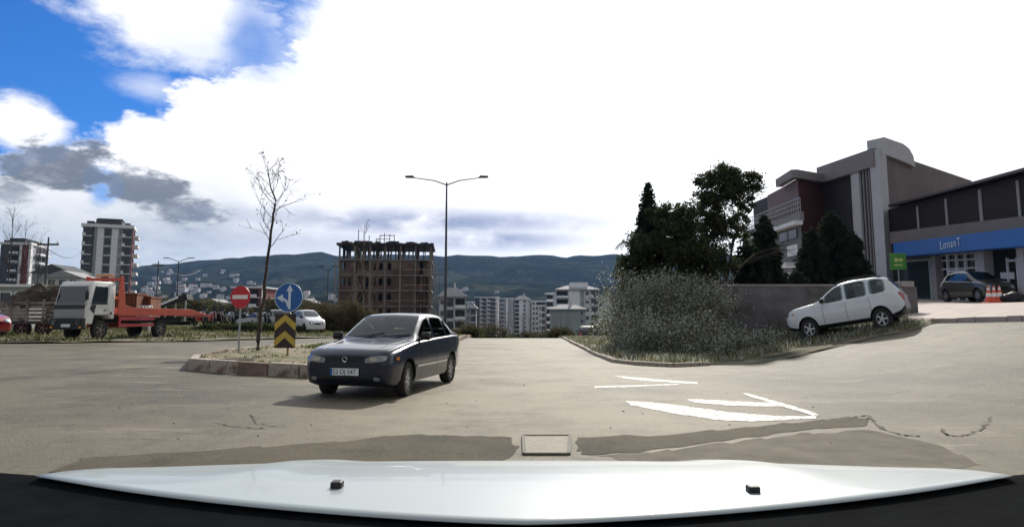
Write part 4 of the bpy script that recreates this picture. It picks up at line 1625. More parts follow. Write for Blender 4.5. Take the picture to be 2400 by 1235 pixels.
sheet('island_soil', isl_in, m_soil, 0.19, 0.4, wob=0.10)


ORDS = 'first second third fourth fifth sixth seventh eighth ninth tenth eleventh twelfth thirteenth fourteenth fifteenth sixteenth seventeenth eighteenth nineteenth twentieth'.split()


def ORD(k):
    return ORDS[k] if k < 20 else '%dth' % (k + 1)


def kerb_run(path, label, group, w=0.16, h=0.20, ln=0.62, mats_=(m_kerb, m_kerb2), seed=3, gap=0.03, far=30.0, dz=0.0, name='kerb_stone', end='left'):
    rng = random.Random(seed)
    k = 0
    master = None
    carry = 0.0
    for a, b in zip(path, path[1:]):
        a, b = Vector(a), Vector(b)
        d = b - a
        L_ = d.length
        d.normalize()
        rz_ = math.atan2(d.y, d.x)
        s = 0.0
        while s < L_ - 0.08:
            l_ = ln if a.y + d.y * s < far else ln * 4
            l_ = min(l_, L_ - s)
            if l_ < 0.1:
                break
            c3 = a + d * (s + l_ / 2)
            dark = (k % 3 == 2)
            l2 = l_
            mb = MB().box((0, 0, 0), (l2 - gap, w, h + 0.15))
            o = mb.build(name, mats_[1] if dark else mats_[0], bevel=0.015)
            z0, z1 = zg(a.x + d.x * s, a.y + d.y * s), zg(a.x + d.x * (s + l_), a.y + d.y * (s + l_))
            o.location = (c3.x, c3.y, (z0 + z1) / 2 + h / 2 - 0.075 + rng.uniform(-0.012, 0.012) + dz)
            o.rotation_euler = (rng.uniform(-0.03, 0.03), -math.atan2(z1 - z0, l_) + rng.uniform(-0.01, 0.01), rz_ + rng.uniform(-0.02, 0.02))
            tag(o, '%s %s from the %s end' % (ORD(k), label if not dark else label.replace('pale', 'dark stained'), end), 'kerb stone', group)
            s += l_
            k += 1


loop = isl + [isl[0]]
kerb_run(loop[:6], 'pale kerb stone on the near island edge', 'kerb stones of the island', ln=0.75, h=0.27, w=0.2)
kerb_run(loop[5:9], 'pale kerb stone on the island behind the saloon', 'kerb stones of the island beside the carriageway', ln=0.9, h=0.20, far=22, w=0.16, end='near')
kerb_run(loop[9:], 'pale kerb stone on the far edge of the island', 'kerb stones on the far side of the island', ln=0.9, h=0.20, far=20, w=0.16, end='far')
blades('island_grass', isl_in, 3600, 0.055, m_grass, 5, 0.19, 0.012, mats=[m_grass, m_grass, m_weed], label='short patchy grass growing on the kerbed island', dens_noise=0.8)
blades('lawn_strip', [xy(G(700, 828)), xy(G(765, 834)), (-4.3, 19), (-3.2, 24), (-3.1, 40), (-4.4, 40), (-5.6, 32), xy(G(765, 817))], 6000, 0.09, m_grass, 6, 0.19, 0.014, mats=[m_grass], label='bright green grass on the island behind the saloon')

# right-hand verge with its kerb
rk = [(3.15, 46), (3.1, 41), (3.0, 34), (2.95, 28), (2.9, 23.5), xy(G(1440, 849)), xy(G(1500, 856)), xy(G(1580, 860)), xy(G(1660, 856))]
verge = rk + [xy(G(1760, 840)), xy(G(1860, 822)), xy(G(1960, 806)), xy(G(2060, 790)), xy(G(2140, 775)), xy(G(2190, 758)), (14.4, 25), (15.0, 27), (15, 46)]
sheet('verge', verge, m_verge, 0.014, 0.5, wob=0.012)
kerb_run([Vector(p) for p in rk], 'pale kerb stone of the right-hand verge', 'kerb stones of the right-hand verge', ln=1.0, h=0.10, end='far', w=0.14, far=25, mats_=(m_kerb, m_kerb))
blades('weeds', verge, 26000, 0.13, m_weed, 8, 0.06, 0.012, mats=[m_weed, m_weed, m_grass, m_leaf3], label='dry weeds and rough grass covering the right-hand verge', dens_noise=0.6)
near_edge = [xy(G(1470, 850)), xy(G(1580, 856)), xy(G(1660, 850)), xy(G(1700, 840)), xy(G(1860, 818)), xy(G(2060, 786)), xy(G(2170, 762)), (13.5, 25), (9, 25.5), (5, 27), (3.4, 27)]
blades('tall_weeds', near_edge, 8000, 0.17, m_weed, 9, 0.06, 0.012, mats=[m_weed, m_leaf3, m_leaf2], label='taller straggly weeds at the edge of the right-hand verge', dens_noise=0.8)

# left verge behind the far carriageway
lv = [xy(G(-150, 806)), xy(G(0, 806)), xy(G(150, 805)), xy(G(300, 802)), xy(G(440, 801)), xy(G(480, 797)), xy(G(560, 793.5)), xy(G(690, 792)), xy(G(850, 790)), (-9.5, 50), (-58, 50), (-58, 20)]
sheet('left_verge', lv, m_verge, 0.05, 0.8, wob=0.04)
blades('left_verge_grass', [p for p in lv[:9]] + [(-11, 50), (-34, 50), (-34, 26)], 15000, 0.16, m_grass, 12, 0.05, 0.016, mats=[m_grass, m_leaf2, m_weed], label='rough dark grass on the verge where the tow truck stands', dens_noise=0.6)

# bank forecourt
apr = [xy(G(2185, 757)), xy(G(2290, 755)), xy(G(2400, 752)), xy(G(2700, 745)), (40, 20), (40, 60), (16.6, 60), (15.6, 30)]
sheet('forecourt', apr, m_pave, 0.10, 0.8, skirt=0.25)
kerb_run([Vector(p) for p in apr[:4]], 'pale kerb stone of the forecourt edge', 'kerb stones of the forecourt', ln=1.0, h=0.14, w=0.14, mats_=(m_pave, m_pave), far=50)

# ------------------------------------------------------------------ road markings and painted reflections
def mark(name, px, dz=0.005, m=m_mark, jit=0.06):
    pl_ = [Vector(xy(G(*p))) for p in px]
    out = []
    for i, a in enumerate(pl_):
        b = pl_[(i + 1) % len(pl_)]
        n_ = max(1, int((b - a).length / 0.12))
        for k in range(n_):
            q = a.lerp(b, k / n_)
            j = jit * (noise.noise(Vector((q.x * 3, q.y * 3, 1.3))) + 0.6 * noise.noise(Vector((q.x * 11, q.y * 11, 4.3))))
            out.append((q.x + j * 0.6, q.y + j))
    return sheet(name, out, m, dz, 0.5)


mark('road_marking', [(1465, 940), (1500, 941), (1580, 948), (1680, 962), (1760, 970), (1840, 975), (1915, 975), (1912, 981), (1840, 985), (1760, 987), (1690, 985), (1600, 973), (1520, 958), (1478, 949)])
mark('road_marking', [(1610, 936), (1640, 935), (1700, 940), (1800, 944), (1836, 947), (1838, 953), (1790, 953), (1700, 950), (1630, 944)])
mark('road_marking', [(1738, 921), (1752, 922), (1830, 944), (1905, 966), (1920, 973), (1905, 974), (1850, 958), (1800, 943), (1750, 928)], dz=0.007)
mark('road_marking', [(1440, 881), (1465, 882), (1540, 889), (1635, 896), (1636, 900), (1540, 895), (1460, 887)])
mark('road_marking', [(1395, 905), (1480, 903), (1590, 899), (1592, 902), (1480, 907), (1396, 909)])
mark('reflection_band', [(960, 1017), (1090, 1022), (1206, 1024), (1208, 1067), (1150, 1090), (700, 1092), (300, 1100), (120, 1106), (180, 1075), (420, 1060), (600, 1048), (800, 1035)], 0.004, m_refl, 0.17)  # windscreen reflection of the dashboard, laid on the road as a dark band
mark('reflection_band', [(1356, 1024), (1480, 1022), (1600, 1016), (1760, 1001), (1900, 988), (1990, 976), (2036, 984), (2030, 1000), (1930, 1004), (1800, 1018), (1640, 1040), (1500, 1058), (1380, 1068), (1355, 1067)], 0.004, m_refl, 0.17)
mark('reflection_band', [(1400, 1068), (1560, 1056), (1760, 1030), (1960, 1010), (2060, 1010), (2200, 1040), (2300, 1090), (2100, 1120), (1700, 1110)], 0.002, mat('asphalt_reflection_pale', (0.125, 0.11, 0.083), 0.85, spec=0.15, var=0.35, vscale=2, bump=0.4, bscale=50), 0.25)  # lighter part of the same painted reflection
dc = thing('reflection_rectangle', 'pale rectangle added on the road for a windscreen reflection, in front of the bonnet', 'reflection stand-in', tuple(G(1281, 1044)))  # added object: a reflection in the windscreen built as a solid rectangle
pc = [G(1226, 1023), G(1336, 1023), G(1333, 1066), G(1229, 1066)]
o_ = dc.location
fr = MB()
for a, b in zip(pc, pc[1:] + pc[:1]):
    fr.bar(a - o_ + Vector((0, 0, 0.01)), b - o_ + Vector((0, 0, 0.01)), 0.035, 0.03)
fr.build('frame', m_reflrim, dc)
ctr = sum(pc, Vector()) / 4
MB().poly([(ctr + (p - ctr) * 0.93) - o_ + Vector((0, 0, 0.016)) for p in pc]).build('reflection_face', m_reflrect, dc)
# broken edge of old asphalt on the right
rngc = np.random.default_rng(4)
for (pts, w_) in (([(1985, 985), (2010, 978), (2030, 972), (2045, 985), (2060, 1000), (2095, 1015), (2130, 1022), (2170, 1020)], 0.05),
                  ([(2205, 1005), (2215, 1018), (2240, 1022), (2270, 1018), (2300, 1006), (2318, 990), (2322, 978), (2310, 975)], 0.04),
                  ([(340, 905), (420, 898), (500, 893), (560, 898)], 0.03), ([(500, 990), (560, 1000), (600, 1004), (640, 1003)], 0.035), ([(590, 970), (600, 990), (640, 998), (700, 1000)], 0.03)):
    q = [G(*p) for p in pts]
    fine = []
    for a, b in zip(q, q[1:]):
        for k in range(6):
            fine.append(a.lerp(b, k / 6) + Vector((rngc.normal() * 0.02, rngc.normal() * 0.03, 0)))
    if 'asphalt_crack' not in MATS:
        mat('asphalt_crack', (0.10, 0.086, 0.066), 0.95, var=0.3, vscale=8)
    mb = MB()
    prev = None
    for i, p in enumerate(fine[:-1]):
        d = (fine[i + 1] - p)
        nn = Vector((-d.y, d.x, 0)).normalized() * w_ * 0.45 * rngc.uniform(0.15, 1.3)
        e = [(p + nn), (p - nn)]
        e = [Vector((v.x, v.y, zg(v.x, v.y) + 0.009)) for v in e]
        if prev:
            mb.poly([prev[0], prev[1], e[1], e[0]])
        prev = e
    cr_ = mb.build('road_crack', MATS['asphalt_crack'], recalc=False)
    if sum(f_.normal.z for f_ in cr_.data.polygons) < 0:
        cr_.data.flip_normals()
    tag(cr_, kind='structure')
# loose pebbles
for k in range(26):
    px, py = rngc.uniform(30, 2350), rngc.uniform(890, 1055)
    if 730 < px < 1100 and py < 935:
        continue
    g_ = G(px, py)
    bm = bmesh.new()
    bmesh.ops.create_icosphere(bm, subdivisions=1, radius=rngc.uniform(0.008, 0.022))
    for v in bm.verts:
        v.co *= rngc.uniform(0.7, 1.2)
        v.co.z *= 0.6
    me = bpy.data.meshes.new('pebble')
    bm.to_mesh(me)
    bm.free()
    me.materials.append(m_kerb if k % 2 else m_kerb2)
    tag(link('pebble', me, loc=(g_.x, g_.y, g_.z + 0.006)), 'small loose pebble lying on the worn asphalt', 'pebble', 'pebbles on the road')

# ------------------------------------------------------------------ signs, trees and lamp on the island
b = G(552, 838)
zt_ = 0.2
t = thing('no_entry_sign', 'round red no-entry sign with white bar on a thin grey post', 'road sign', (b.x, b.y + 0.2, zg(b.x, b.y) + 0.16), rz=R(12))
Ys = b.y + 0.2
top = P(559, 670, Ys).z - t.location.z
cz_ = P(559, 696, Ys).z - t.location.z
MB().tube([(0, 0, -0.2), (0, 0, top - 0.05)], 0.03, n=10).build('post', m_steel, t, smooth=True)
rd = (top - cz_)
dsc = MB()
dsc.lathe([(0.001, -0.02), (rd, -0.02), (rd, 0.0), (0.001, 0.0)], c_=(0.02, -0.045, cz_), axis='Y', n=36).build('disc', m_signr, t)
MB().bb(0.02 - rd * 0.78, 0.02 + rd * 0.78, -0.072, -0.066, cz_ - rd * 0.18, cz_ + rd * 0.18).build('bar', m_signb, t)
t.rotation_euler = (0, 0, R(-14))

b = G(672, 852)
Ys = b.y + 0.1
gz = zg(b.x, Ys) + 0.17
t = thing('direction_sign', 'round blue sign with white straight-on and left arrows above the chevron board', 'road sign', (P(674, 800, Ys).x, Ys, gz), rz=R(-6))
topz = P(674, 663, Ys).z - gz
cz_ = P(674, 697, Ys).z - gz
rd = (topz - cz_)
MB().tube([(0, 0.03, -0.2), (0, 0.03, topz - 0.04)], 0.028, n=10).build('post', mat('post_yellow', (0.30, 0.24, 0.08), 0.7, var=0.3, vscale=6), t, smooth=True)
MB().lathe([(0.001, -0.02), (rd, -0.02), (rd, 0.0), (0.001, 0.0)], c_=(0, -0.01, cz_), axis='Y', n=40).build('disc', m_blues, t)
MB().lathe([(rd * 0.965, -0.024), (rd * 1.0, -0.024), (rd * 1.0, -0.021), (rd * 0.965, -0.021)], c_=(0, -0.01, cz_), axis='Y', n=40).build('rim', m_signw, t)
yy = -0.036
ar = MB()


def flat(mb, pts, y):
    mb.prism([(p[0] * rd, cz_ + p[1] * rd) for p in pts], y - 0.004, y, 'Y')


flat(ar, [(-0.02, -0.80), (0.16, -0.80), (0.16, 0.42), (-0.02, 0.42)], yy)
flat(ar, [(-0.17, 0.42), (0.31, 0.42), (0.07, 0.88)], yy)
ar.build('straight_arrow', m_signw, t)
ar = MB()
crv = []
for k in range(9):
    a = R(0 + 80 * k / 8)
    crv.append((-0.02 - 0.52 + 0.52 * math.cos(a), -0.62 + 0.55 * math.sin(a)))
for p, q in zip(crv, crv[1:]):
    dx, dz_ = q[0] - p[0], q[1] - p[1]
    l_ = math.hypot(dx, dz_)
    nx_, nz_ = -dz_ / l_ * 0.085, dx / l_ * 0.085
    flat(ar, [(p[0] + nx_, p[1] + nz_), (q[0] + nx_, q[1] + nz_), (q[0] - nx_, q[1] - nz_), (p[0] - nx_, p[1] - nz_)], yy - 0.0045)
flat(ar, [(-0.40, 0.22), (-0.86, -0.02), (-0.36, -0.34)], yy - 0.009)
ar.build('left_arrow', m_signw, t)

t2 = thing('chevron_board', 'tall board with two yellow chevrons pointing up on black below the blue sign', 'road sign', (P(669, 800, Ys).x, Ys - 0.06, gz), rz=R(-4))
zt1, zb1 = P(670, 735, Ys).z - gz, P(670, 815, Ys).z - gz
wd = 50 * Ys / F / 2
MB().bb(-wd, wd, -0.012, 0.012, zb1, zt1).build('panel', m_brn, t2, bevel=0.006)
ch = MB()
hh = zt1 - zb1
for z0 in (zb1 + hh * 0.58, zb1 + hh * 0.10):
    for s_ in (-1, 1):
        xs_ = wd * 0.99
        ch.prism([(0, z0 + hh * 0.20), (0, z0 + hh * 0.40), (s_ * xs_, z0 + hh * 0.14), (s_ * xs_, z0 - hh * 0.08)], -0.018, -0.0125, 'Y')
ch.build('chevrons', m_yel, t2)

# young bare tree
b = G(604, 838)
Ys = b.y + 0.1
gz = zg(b.x, Ys) + 0.15
q0 = P(604, 800, Ys)
def rel(px, py, dy=0.0):
    p = P(px, py, Ys)
    return (p.x - q0.x, dy, p.z - gz)
ytree, tips, rng_ = bare_tree('street_tree', 'slender bare young street tree leaning on the kerbed island', (q0.x, Ys, gz), 5.6, 21, r=0.065, side=17, depth=2, up=0.75, ln=0.19, lo=0.42,
                 pts=[rel(604, 852), rel(607, 780), rel(617, 690), rel(628, 590, 0.05), rel(640, 500, 0.05), rel(646, 470), rel(634, 430, -0.05), rel(625, 388)])
lp = []
for tp in tips:
    if rng_.random() < 0.32:
        for k in range(2):
            lp.append((tp.x + rng_.normal() * 0.04, tp.y + rng_.normal() * 0.04, tp.z + rng_.normal() * 0.05))
leaf_mesh('dead_leaves', lp, 0.035, m_bark, ytree, rng_)

# double-arm street lamp
def lamp_post(label, bx, by, hgt, span, rise, r=0.085, group=None, az=0.0, gz=None):
    gz = zg(bx, by) if gz is None else gz
    t = thing('street_lamp', label, 'street lamp', (bx, by, gz), rz=az, group=group)
    MB().tube([(0, 0, -0.3), (0, 0, hgt * 0.5), (0, 0, hgt)], [r, r * 0.78, r * 0.5], n=10).build('pole', m_steeld, t, smooth=True)
    MB().lathe([(r * 2, -0.1), (r * 2, 0.06), (r * 1.1, 0.4)], n=10).build('base', m_steeld, t)
    for s_ in (-1, 1):
        MB().tube([(0, 0, hgt - 0.15), (s_ * span * 0.3, 0, hgt + rise * 0.35), (s_ * span * 0.82, 0, hgt + rise * 0.9)], [r * 0.42, r * 0.36, r * 0.3], n=6).build('arm', m_steeld, t, smooth=True)
        h_ = MB()
        x0, x1 = s_ * span * 0.76, s_ * span
        for (xx0, xx1, w_, th) in ((x0, x1, 0.26, 0.10),):
            h_.prism([(xx0, hgt + rise * 0.86), (xx0 + (xx1 - xx0) * 0.2, hgt + rise * 0.93 + th), (xx1, hgt + rise * 1.0 + th * 0.6), (xx1, hgt + rise * 0.98)], -w_ / 2, w_ / 2, 'Y')
        hd = h_.build('lamp_head', m_steeld, t, bevel=0.015)
        MB().bb(x0 + (x1 - x0) * 0.25, x0 + (x1 - x0) * 0.9, -0.09, 0.09, hgt + rise * 0.86, hgt + rise * 0.885).build('lens', m_lamp, hd)
    return t


Yl = 38.0
bx = P(1044, 700, Yl).x
ht = P(1047, 428, Yl).z - zg(bx, Yl)
lamp_post('tall double-arm street lamp rising behind the navy saloon', bx, Yl, ht, 99 * Yl / F, 13 * Yl / F, r=0.09)


# ------------------------------------------------------------------ buildings
WIN_ME = {}


def shared(key, fn):
    if key not in WIN_ME:
        WIN_ME[key] = fn()
    return WIN_ME[key]


def part_copy(key, name, mb_fn, mats, parent, loc, rz=0.0, scale=(1, 1, 1)):
    """parts that repeat share one mesh"""
    if key in WIN_ME:
        o = bpy.data.objects.new(name, WIN_ME[key])
        COL.objects.link(o)
        o.parent = parent
    else:
        o = mb_fn().build(name, mats, parent)
        WIN_ME[key] = o.data
    o.location = loc
    o.rotation_euler = (0, 0, rz)
    o.scale = scale
    return o


def window_mb(w, h, frame=0.07, mull=1, d=0.10):
    m = MB()
    m.bb(-w / 2, w / 2, -0.02, 0.02, 0, h, 1)
    for x0, x1, z0, z1 in ((-w / 2 - frame, w / 2 + frame, -frame, 0), (-w / 2 - frame, w / 2 + frame, h, h + frame), (-w / 2 - frame, -w / 2, 0, h), (w / 2, w / 2 + frame, 0, h)):
        m.bb(x0, x1, -d, 0.03, z0, z1, 0)
    for k in range(mull):
        x = -w / 2 + w * (k + 1) / (mull + 1)
        m.bb(x - 0.03, x + 0.03, -0.05, -0.02, 0, h, 0)
    return m


def balcony_mb(w, dep, par=0.95, solid=0.45):
    m = MB()
    m.bb(-w / 2, w / 2, -dep, 0, -0.16, 0.06, 0)
    if solid:
        m.bb(-w / 2, -w / 2 + w * solid, -dep, -dep + 0.10, 0.06, par, 0)
    m.bb(-w / 2 + w * solid, w / 2, -dep + 0.02, -dep + 0.06, par - 0.06, par, 1)
    n = max(3, int(w * (1 - solid) / 0.35))
    for k in range(n + 1):
        x = -w / 2 + w * solid + (w * (1 - solid) - 0.04) * k / n
        m.bb(x, x + 0.04, -dep + 0.02, -dep + 0.06, 0.06, par - 0.06, 1)
    m.bb(-w / 2, -w / 2 + 0.06, -dep, 0, 0.06, par, 0)
    return m


def apartment(name, label, px0, px1, ytop, Y, floors, cols, base_z=-13.0, depth=14.0, rot=0.0, wall=None, side=None, roof='flat', group=None, side_cols=None, fh=None, seed=1, cap=100, winmat=None, hip=2.2, slab=True, cat='apartment block'):
    """a block of flats: walls, slabs, windows and balconies set out in columns.  cols: (u0,u1,kind)"""
    wall = wall or m_cream
    winmat = winmat or m_pane
    a, b = P(px0, HOR, Y), P(px1, HOR, Y)
    txe = (px1 - 1200) / F
    W_ = (txe * Y - a.x) / (math.cos(rot) - txe * math.sin(rot))
    zt_ = P((px0 + px1) / 2, ytop, Y).z
    gz = base_z
    t = thing(name, label, cat, (a.x, Y, gz), rz=rot, group=group)
    Hh = zt_ - gz
    fh_ = Hh / floors if fh is None else fh
    MB().bb(0, W_, 0.30, depth, 0, Hh - 0.1).build('wall', wall, t)
    if slab:
        s = MB()
        for k in range(1, floors + 1):
            z = Hh - (k - 1) * fh_
            if z < 0.5:
                break
            s.bb(-0.05, W_ + 0.05, 0.10, depth + 0.05, z - 0.22, z - 0.003, 0)
        s.build('floor_bands', m_white if wall is not m_white else m_cream, t)
    cnt = 0
    r = random.Random(seed)
    for face, fc in ((0, cols), (1, side_cols or [])):
        Lf = W_ if face == 0 else depth
        for (u0, u1, kd) in fc:
            w = (u1 - u0) * Lf
            uc = (u0 + u1) / 2 * Lf
            loc0 = (lambda z, off=0.0: (uc, 0.27 + off, z)) if face == 0 else (lambda z, off=0.0: (W_ + 0.03 - off, uc, z))
            rz_ = 0.0 if face == 0 else R(90)
            if kd in 'wdrg':
                m_ = {'w': m_white, 'd': m_darkw, 'r': m_redw, 'g': m_greyw}[kd]
                pr = MB().bb(-w / 2, w / 2, -0.22, 0.0, 0, Hh + 0.1)
                o = pr.build('facade_strip', m_, t, loc=loc0(0))
                o.rotation_euler = (0, 0, rz_)
                continue
            for k in range(floors):
                z = Hh - (k + 1) * fh_
                if z < -0.5 or cnt >= cap:
                    break
                if kd == 'n':
                    part_copy((name, label, 'n', round(w, 2)), 'window', lambda: window_mb(w * 0.62, min(1.5, fh_ * 0.5)), [m_white, winmat], t, loc0(z + fh_ * 0.28), rz_)
                elif kd == 'N':
                    part_copy((name, label, 'N', round(w, 2)), 'window', lambda: window_mb(w * 0.9, fh_ * 0.66, mull=2), [m_darkw, winmat], t, loc0(z + fh_ * 0.12), rz_)
                elif kd == 'b':
                    part_copy((name, label, 'bw', round(w, 2)), 'balcony_door', lambda: window_mb(w * 0.86, fh_ * 0.78, mull=2), [m_darkw, winmat], t, loc0(z + 0.08), rz_)
                    part_copy((name, label, 'b', round(w, 2)), 'balcony', lambda: balcony_mb(w, 1.3, 0.9, 0.35), [m_white, m_steeld], t, loc0(z, -0.1), rz_)
                elif kd == 'B':
                    part_copy((name, label, 'Bw', round(w, 2)), 'balcony_door', lambda: window_mb(w * 0.9, fh_ * 0.74, mull=1), [m_darkw, m_dark], t, loc0(z + 0.1), rz_)
                    part_copy((name, label, 'B', round(w, 2)), 'balcony', lambda: balcony_mb(w, 1.5, 0.75, 1.0), [m_white, m_steeld], t, loc0(z, -0.1), rz_)
                cnt += 1
    if roof == 'flat':
        rb = MB()
        rb.bb(-0.5, W_ + 0.5, -0.3, depth + 0.5, Hh - 0.1, Hh + 0.35)
        rb.build('roof_slab', m_white, t)
    elif roof == 'tower':
        MB().bb(-0.5, W_ + 0.5, -0.6, depth + 0.5, Hh - 0.1, Hh + 0.9).build('roof_slab', m_white, t)
        rb = MB()
        rb.bb(W_ * 0.06, W_ * 0.2, 1, depth * 0.6, Hh + 0.9, Hh + 1.9)
        rb.bb(W_ * 0.24, W_ * 0.76, 1, depth - 2, Hh + 0.9, Hh + 2.6)
        rb.bb(W_ * 0.82, W_ * 0.94, 1, depth * 0.6, Hh + 0.9, Hh + 1.7)
        rb.build('roof_storey', m_darkw, t)
        MB().bb(W_ * 0.26, W_ * 0.78, 0.8, depth - 1.8, Hh + 2.6, Hh + 2.9).build('roof_cap', m_darkw, t)
    elif roof == 'hip':
        o_ = 0.7
        rb = MB()
        x0, x1, y0, y1 = -o_, W_ + o_, -o_, depth + o_
        ri = min(W_, depth) * 0.42
        q = [(x0, y0, Hh), (x1, y0, Hh), (x1, y1, Hh), (x0, y1, Hh), (x0 + ri, y0 + ri, Hh + hip), (x1 - ri, y0 + ri, Hh + hip), (x1 - ri, y1 - ri, Hh + hip), (x0 + ri, y1 - ri, Hh + hip)]
        n = len(rb.v)
        rb.v += q
        for f_ in ((0, 1, 5, 4), (1, 2, 6, 5), (2, 3, 7, 6), (3, 0, 4, 7), (4, 5, 6, 7), (3, 2, 1, 0)):
            rb.f.append(f_)
            rb.m.append(0)
        rb.bb(x0, x1, y0, y1, Hh - 0.35, Hh - 0.02)
        rb.build('roof', m_rooft, t)
        MB().bb(W_ * 0.55, W_ * 0.62, depth * 0.3, depth * 0.38, Hh + 0.5, Hh + hip + 1.4).build('chimney', m_cream, t)
    return t, W_, Hh, fh_


# two tall towers on the left
t_, W_, Hh, fh_ = apartment('apartment_tower', 'tall ten-storey white and dark apartment tower behind the tow truck cab', 180, 304, 530, 215, 11,
                            [(0.0, 0.19, 'b'), (0.19, 0.23, 'd'), (0.23, 0.29, 'g'), (0.29, 0.42, 'w'), (0.44, 0.56, 'N'), (0.58, 0.71, 'w'), (0.73, 0.79, 'n'), (0.80, 0.98, 'b')],
                            base_z=-3, depth=11, rot=R(25), wall=m_greyw, roof='tower', side_cols=[(0.0, 0.2, 'r'), (0.25, 0.55, 'B'), (0.6, 0.9, 'B')])
apartment('apartment_tower', 'shorter dark tower with red strips at the left border of the photo', -12, 66, 572, 300, 9,
          [(0.0, 0.3, 'd'), (0.32, 0.62, 'B'), (0.64, 0.72, 'w'), (0.72, 0.95, 'r'), (0.95, 1.0, 'w')],
          base_z=-3, depth=22, rot=R(16), wall=m_greyw, roof='tower', side_cols=[(0.0, 0.12, 'w'), (0.3, 0.6, 'B'), (0.65, 0.9, 'B')])
# red and white block behind the no-entry sign
apartment('apartment_block', 'red apartment block with white floor bands right behind the no-entry sign', 541, 614, 674, 190, 8,
          [(0.02, 0.2, 'n'), (0.22, 0.4, 'N'), (0.42, 0.62, 'N'), (0.64, 0.9, 'B')], base_z=-12, depth=12, wall=m_redw, roof='flat', side_cols=[(0.0, 0.2, 'w')])
# the middle distance beyond the crest
apartment('apartment_block', 'pale low block with hipped white roof right of the unfinished brick building', 1028, 1092, 694, 200, 6,
          [(0.02, 0.25, 'n'), (0.30, 0.55, 'N'), (0.6, 0.98, 'B')], base_z=-13, depth=11, wall=m_cream, roof='hip', hip=2.6, rot=R(4))
apartment('apartment_block', 'wide grey and white block with dense white balconies left of the road end', 1113, 1168, 697, 420, 12,
          [(0.0, 0.2, 'd'), (0.24, 0.5, 'b'), (0.52, 0.9, 'b')], base_z=-18, depth=14, wall=m_cream, roof='flat')
apartment('apartment_block', 'tall narrow grey block with vertical white strip just left of the hipped roof block', 1169, 1203, 700, 405, 12,
          [(0.02, 0.4, 'n'), (0.5, 0.64, 'w'), (0.7, 1.0, 'g')], base_z=-18, depth=12, wall=m_greyw, roof='flat')
apartment('apartment_block', 'white tall block with hipped pale roof at the end of the road', 1206, 1243, 702, 390, 12,
          [(0.0, 0.28, 'N'), (0.30, 0.52, 'w'), (0.54, 0.72, 'n'), (0.74, 0.88, 'w')], base_z=-18, depth=12, wall=m_cream, roof='hip', hip=2.4)
apartment('apartment_block', 'narrow block with wide white balcony slabs beside the big green-white block', 1247, 1282, 706, 380, 10,
          [(0.0, 0.22, 'n'), (0.25, 0.95, 'B')], base_z=-18, depth=12, wall=m_cream, roof='flat')
t_, W_, Hh, fh_ = apartment('apartment_block', 'large white block with green-grey wing and stepped white roof in front of the hills', 1304, 1404, 678, 290, 8,
                            [(0.0, 0.28, 'B'), (0.30, 0.55, 'w'), (0.37, 0.47, 'n'), (0.57, 0.64, 'g'), (0.66, 0.78, 'n'), (0.80, 0.98, 'b')], base_z=-15, depth=13, wall=m_cream, roof='hip', hip=1.8)
MB().bb(W_ * 0.35, W_ * 0.75, 2, 9, Hh + 0.2, Hh + 3.0).build('roof_storey', m_white, t_)
t_, W_, Hh, fh_ = apartment('apartment_block', 'green-grey lower block with a plain wall and white eaves before the large white block', 1292, 1372, 724, 262, 6,
                            [(0.82, 0.95, 'n')], base_z=-15, depth=10, wall=m_greenw, roof='hip', hip=1.6, slab=False)
apartment('apartment_block', 'small dark-balconied block with white roof edge left of the large white block', 1281, 1306, 688, 310, 8,
          [(0.0, 0.6, 'B'), (0.62, 1.0, 'g')], base_z=-15, depth=10, wall=m_greyw, roof='flat')
apartment('apartment_block', 'white striped block showing through the shrubs on the right', 1424, 1462, 700, 330, 9,
          [(0.0, 0.25, 'w'), (0.28, 0.62, 'B'), (0.65, 0.95, 'B')], base_z=-12, depth=11, wall=m_cream, roof='flat')
apartment('apartment_block', 'dark low block half hidden behind bare saplings', 1092, 1116, 722, 330, 6,
          [(0.05, 0.45, 'n'), (0.5, 0.95, 'N')], base_z=-15, depth=10, wall=m_greyw, roof='hip', hip=2.0)


def small_house(label, px, py, Y, w=9, d=8, h=5, roofm=None, wallm=None, name='house', group=None, z=None, parts=True, rot=None):
    p = P(px, py, Y)
    z = p.z if z is None else z
    r = random.Random(int(px * 7 + py))
    t = thing(name, label, 'house', (p.x, Y, z), rz=R(r.uniform(-30, 30)) if rot is None else rot, group=group)
    MB().bb(-w / 2, w / 2, -d / 2, d / 2, -3, h).build('wall', wallm or m_white, t)
    rb = MB().prism([(-w / 2 - 0.6, h - 0.05), (w / 2 + 0.6, h - 0.05), (0, h + w * 0.22)], -d / 2 - 0.6, d / 2 + 0.6, 'Y')
    rb.build('roof', roofm or m_rooft, t)
    if parts:
        for k in (-1, 0, 1):
            part_copy(('hw',), 'window', lambda: window_mb(1.2, 1.3), [m_white, m_pane], t, (k * w * 0.3, -d / 2 - 0.03, 1.3))
    return t


for (lbl_, x0_, x1_, yt_, Y_, fl_) in (('pale flat-topped block between the unfinished building and the grey blocks', 1094, 1112, 708, 460, 9), ('pale narrow block left of the green-grey lower block', 1262, 1284, 716, 350, 7),
                                       ('small white block seen just right of the lamp post', 1056, 1084, 722, 330, 6), ('small white flat-topped block beyond the dusty thicket', 1408, 1424, 722, 400, 7)):
    apartment('apartment_block', lbl_, x0_, x1_, yt_, Y_, fl_, [(0.05, 0.3, 'n'), (0.34, 0.66, 'N'), (0.7, 0.98, 'B')], base_z=-16, depth=10, wall=m_cream, roof='flat')

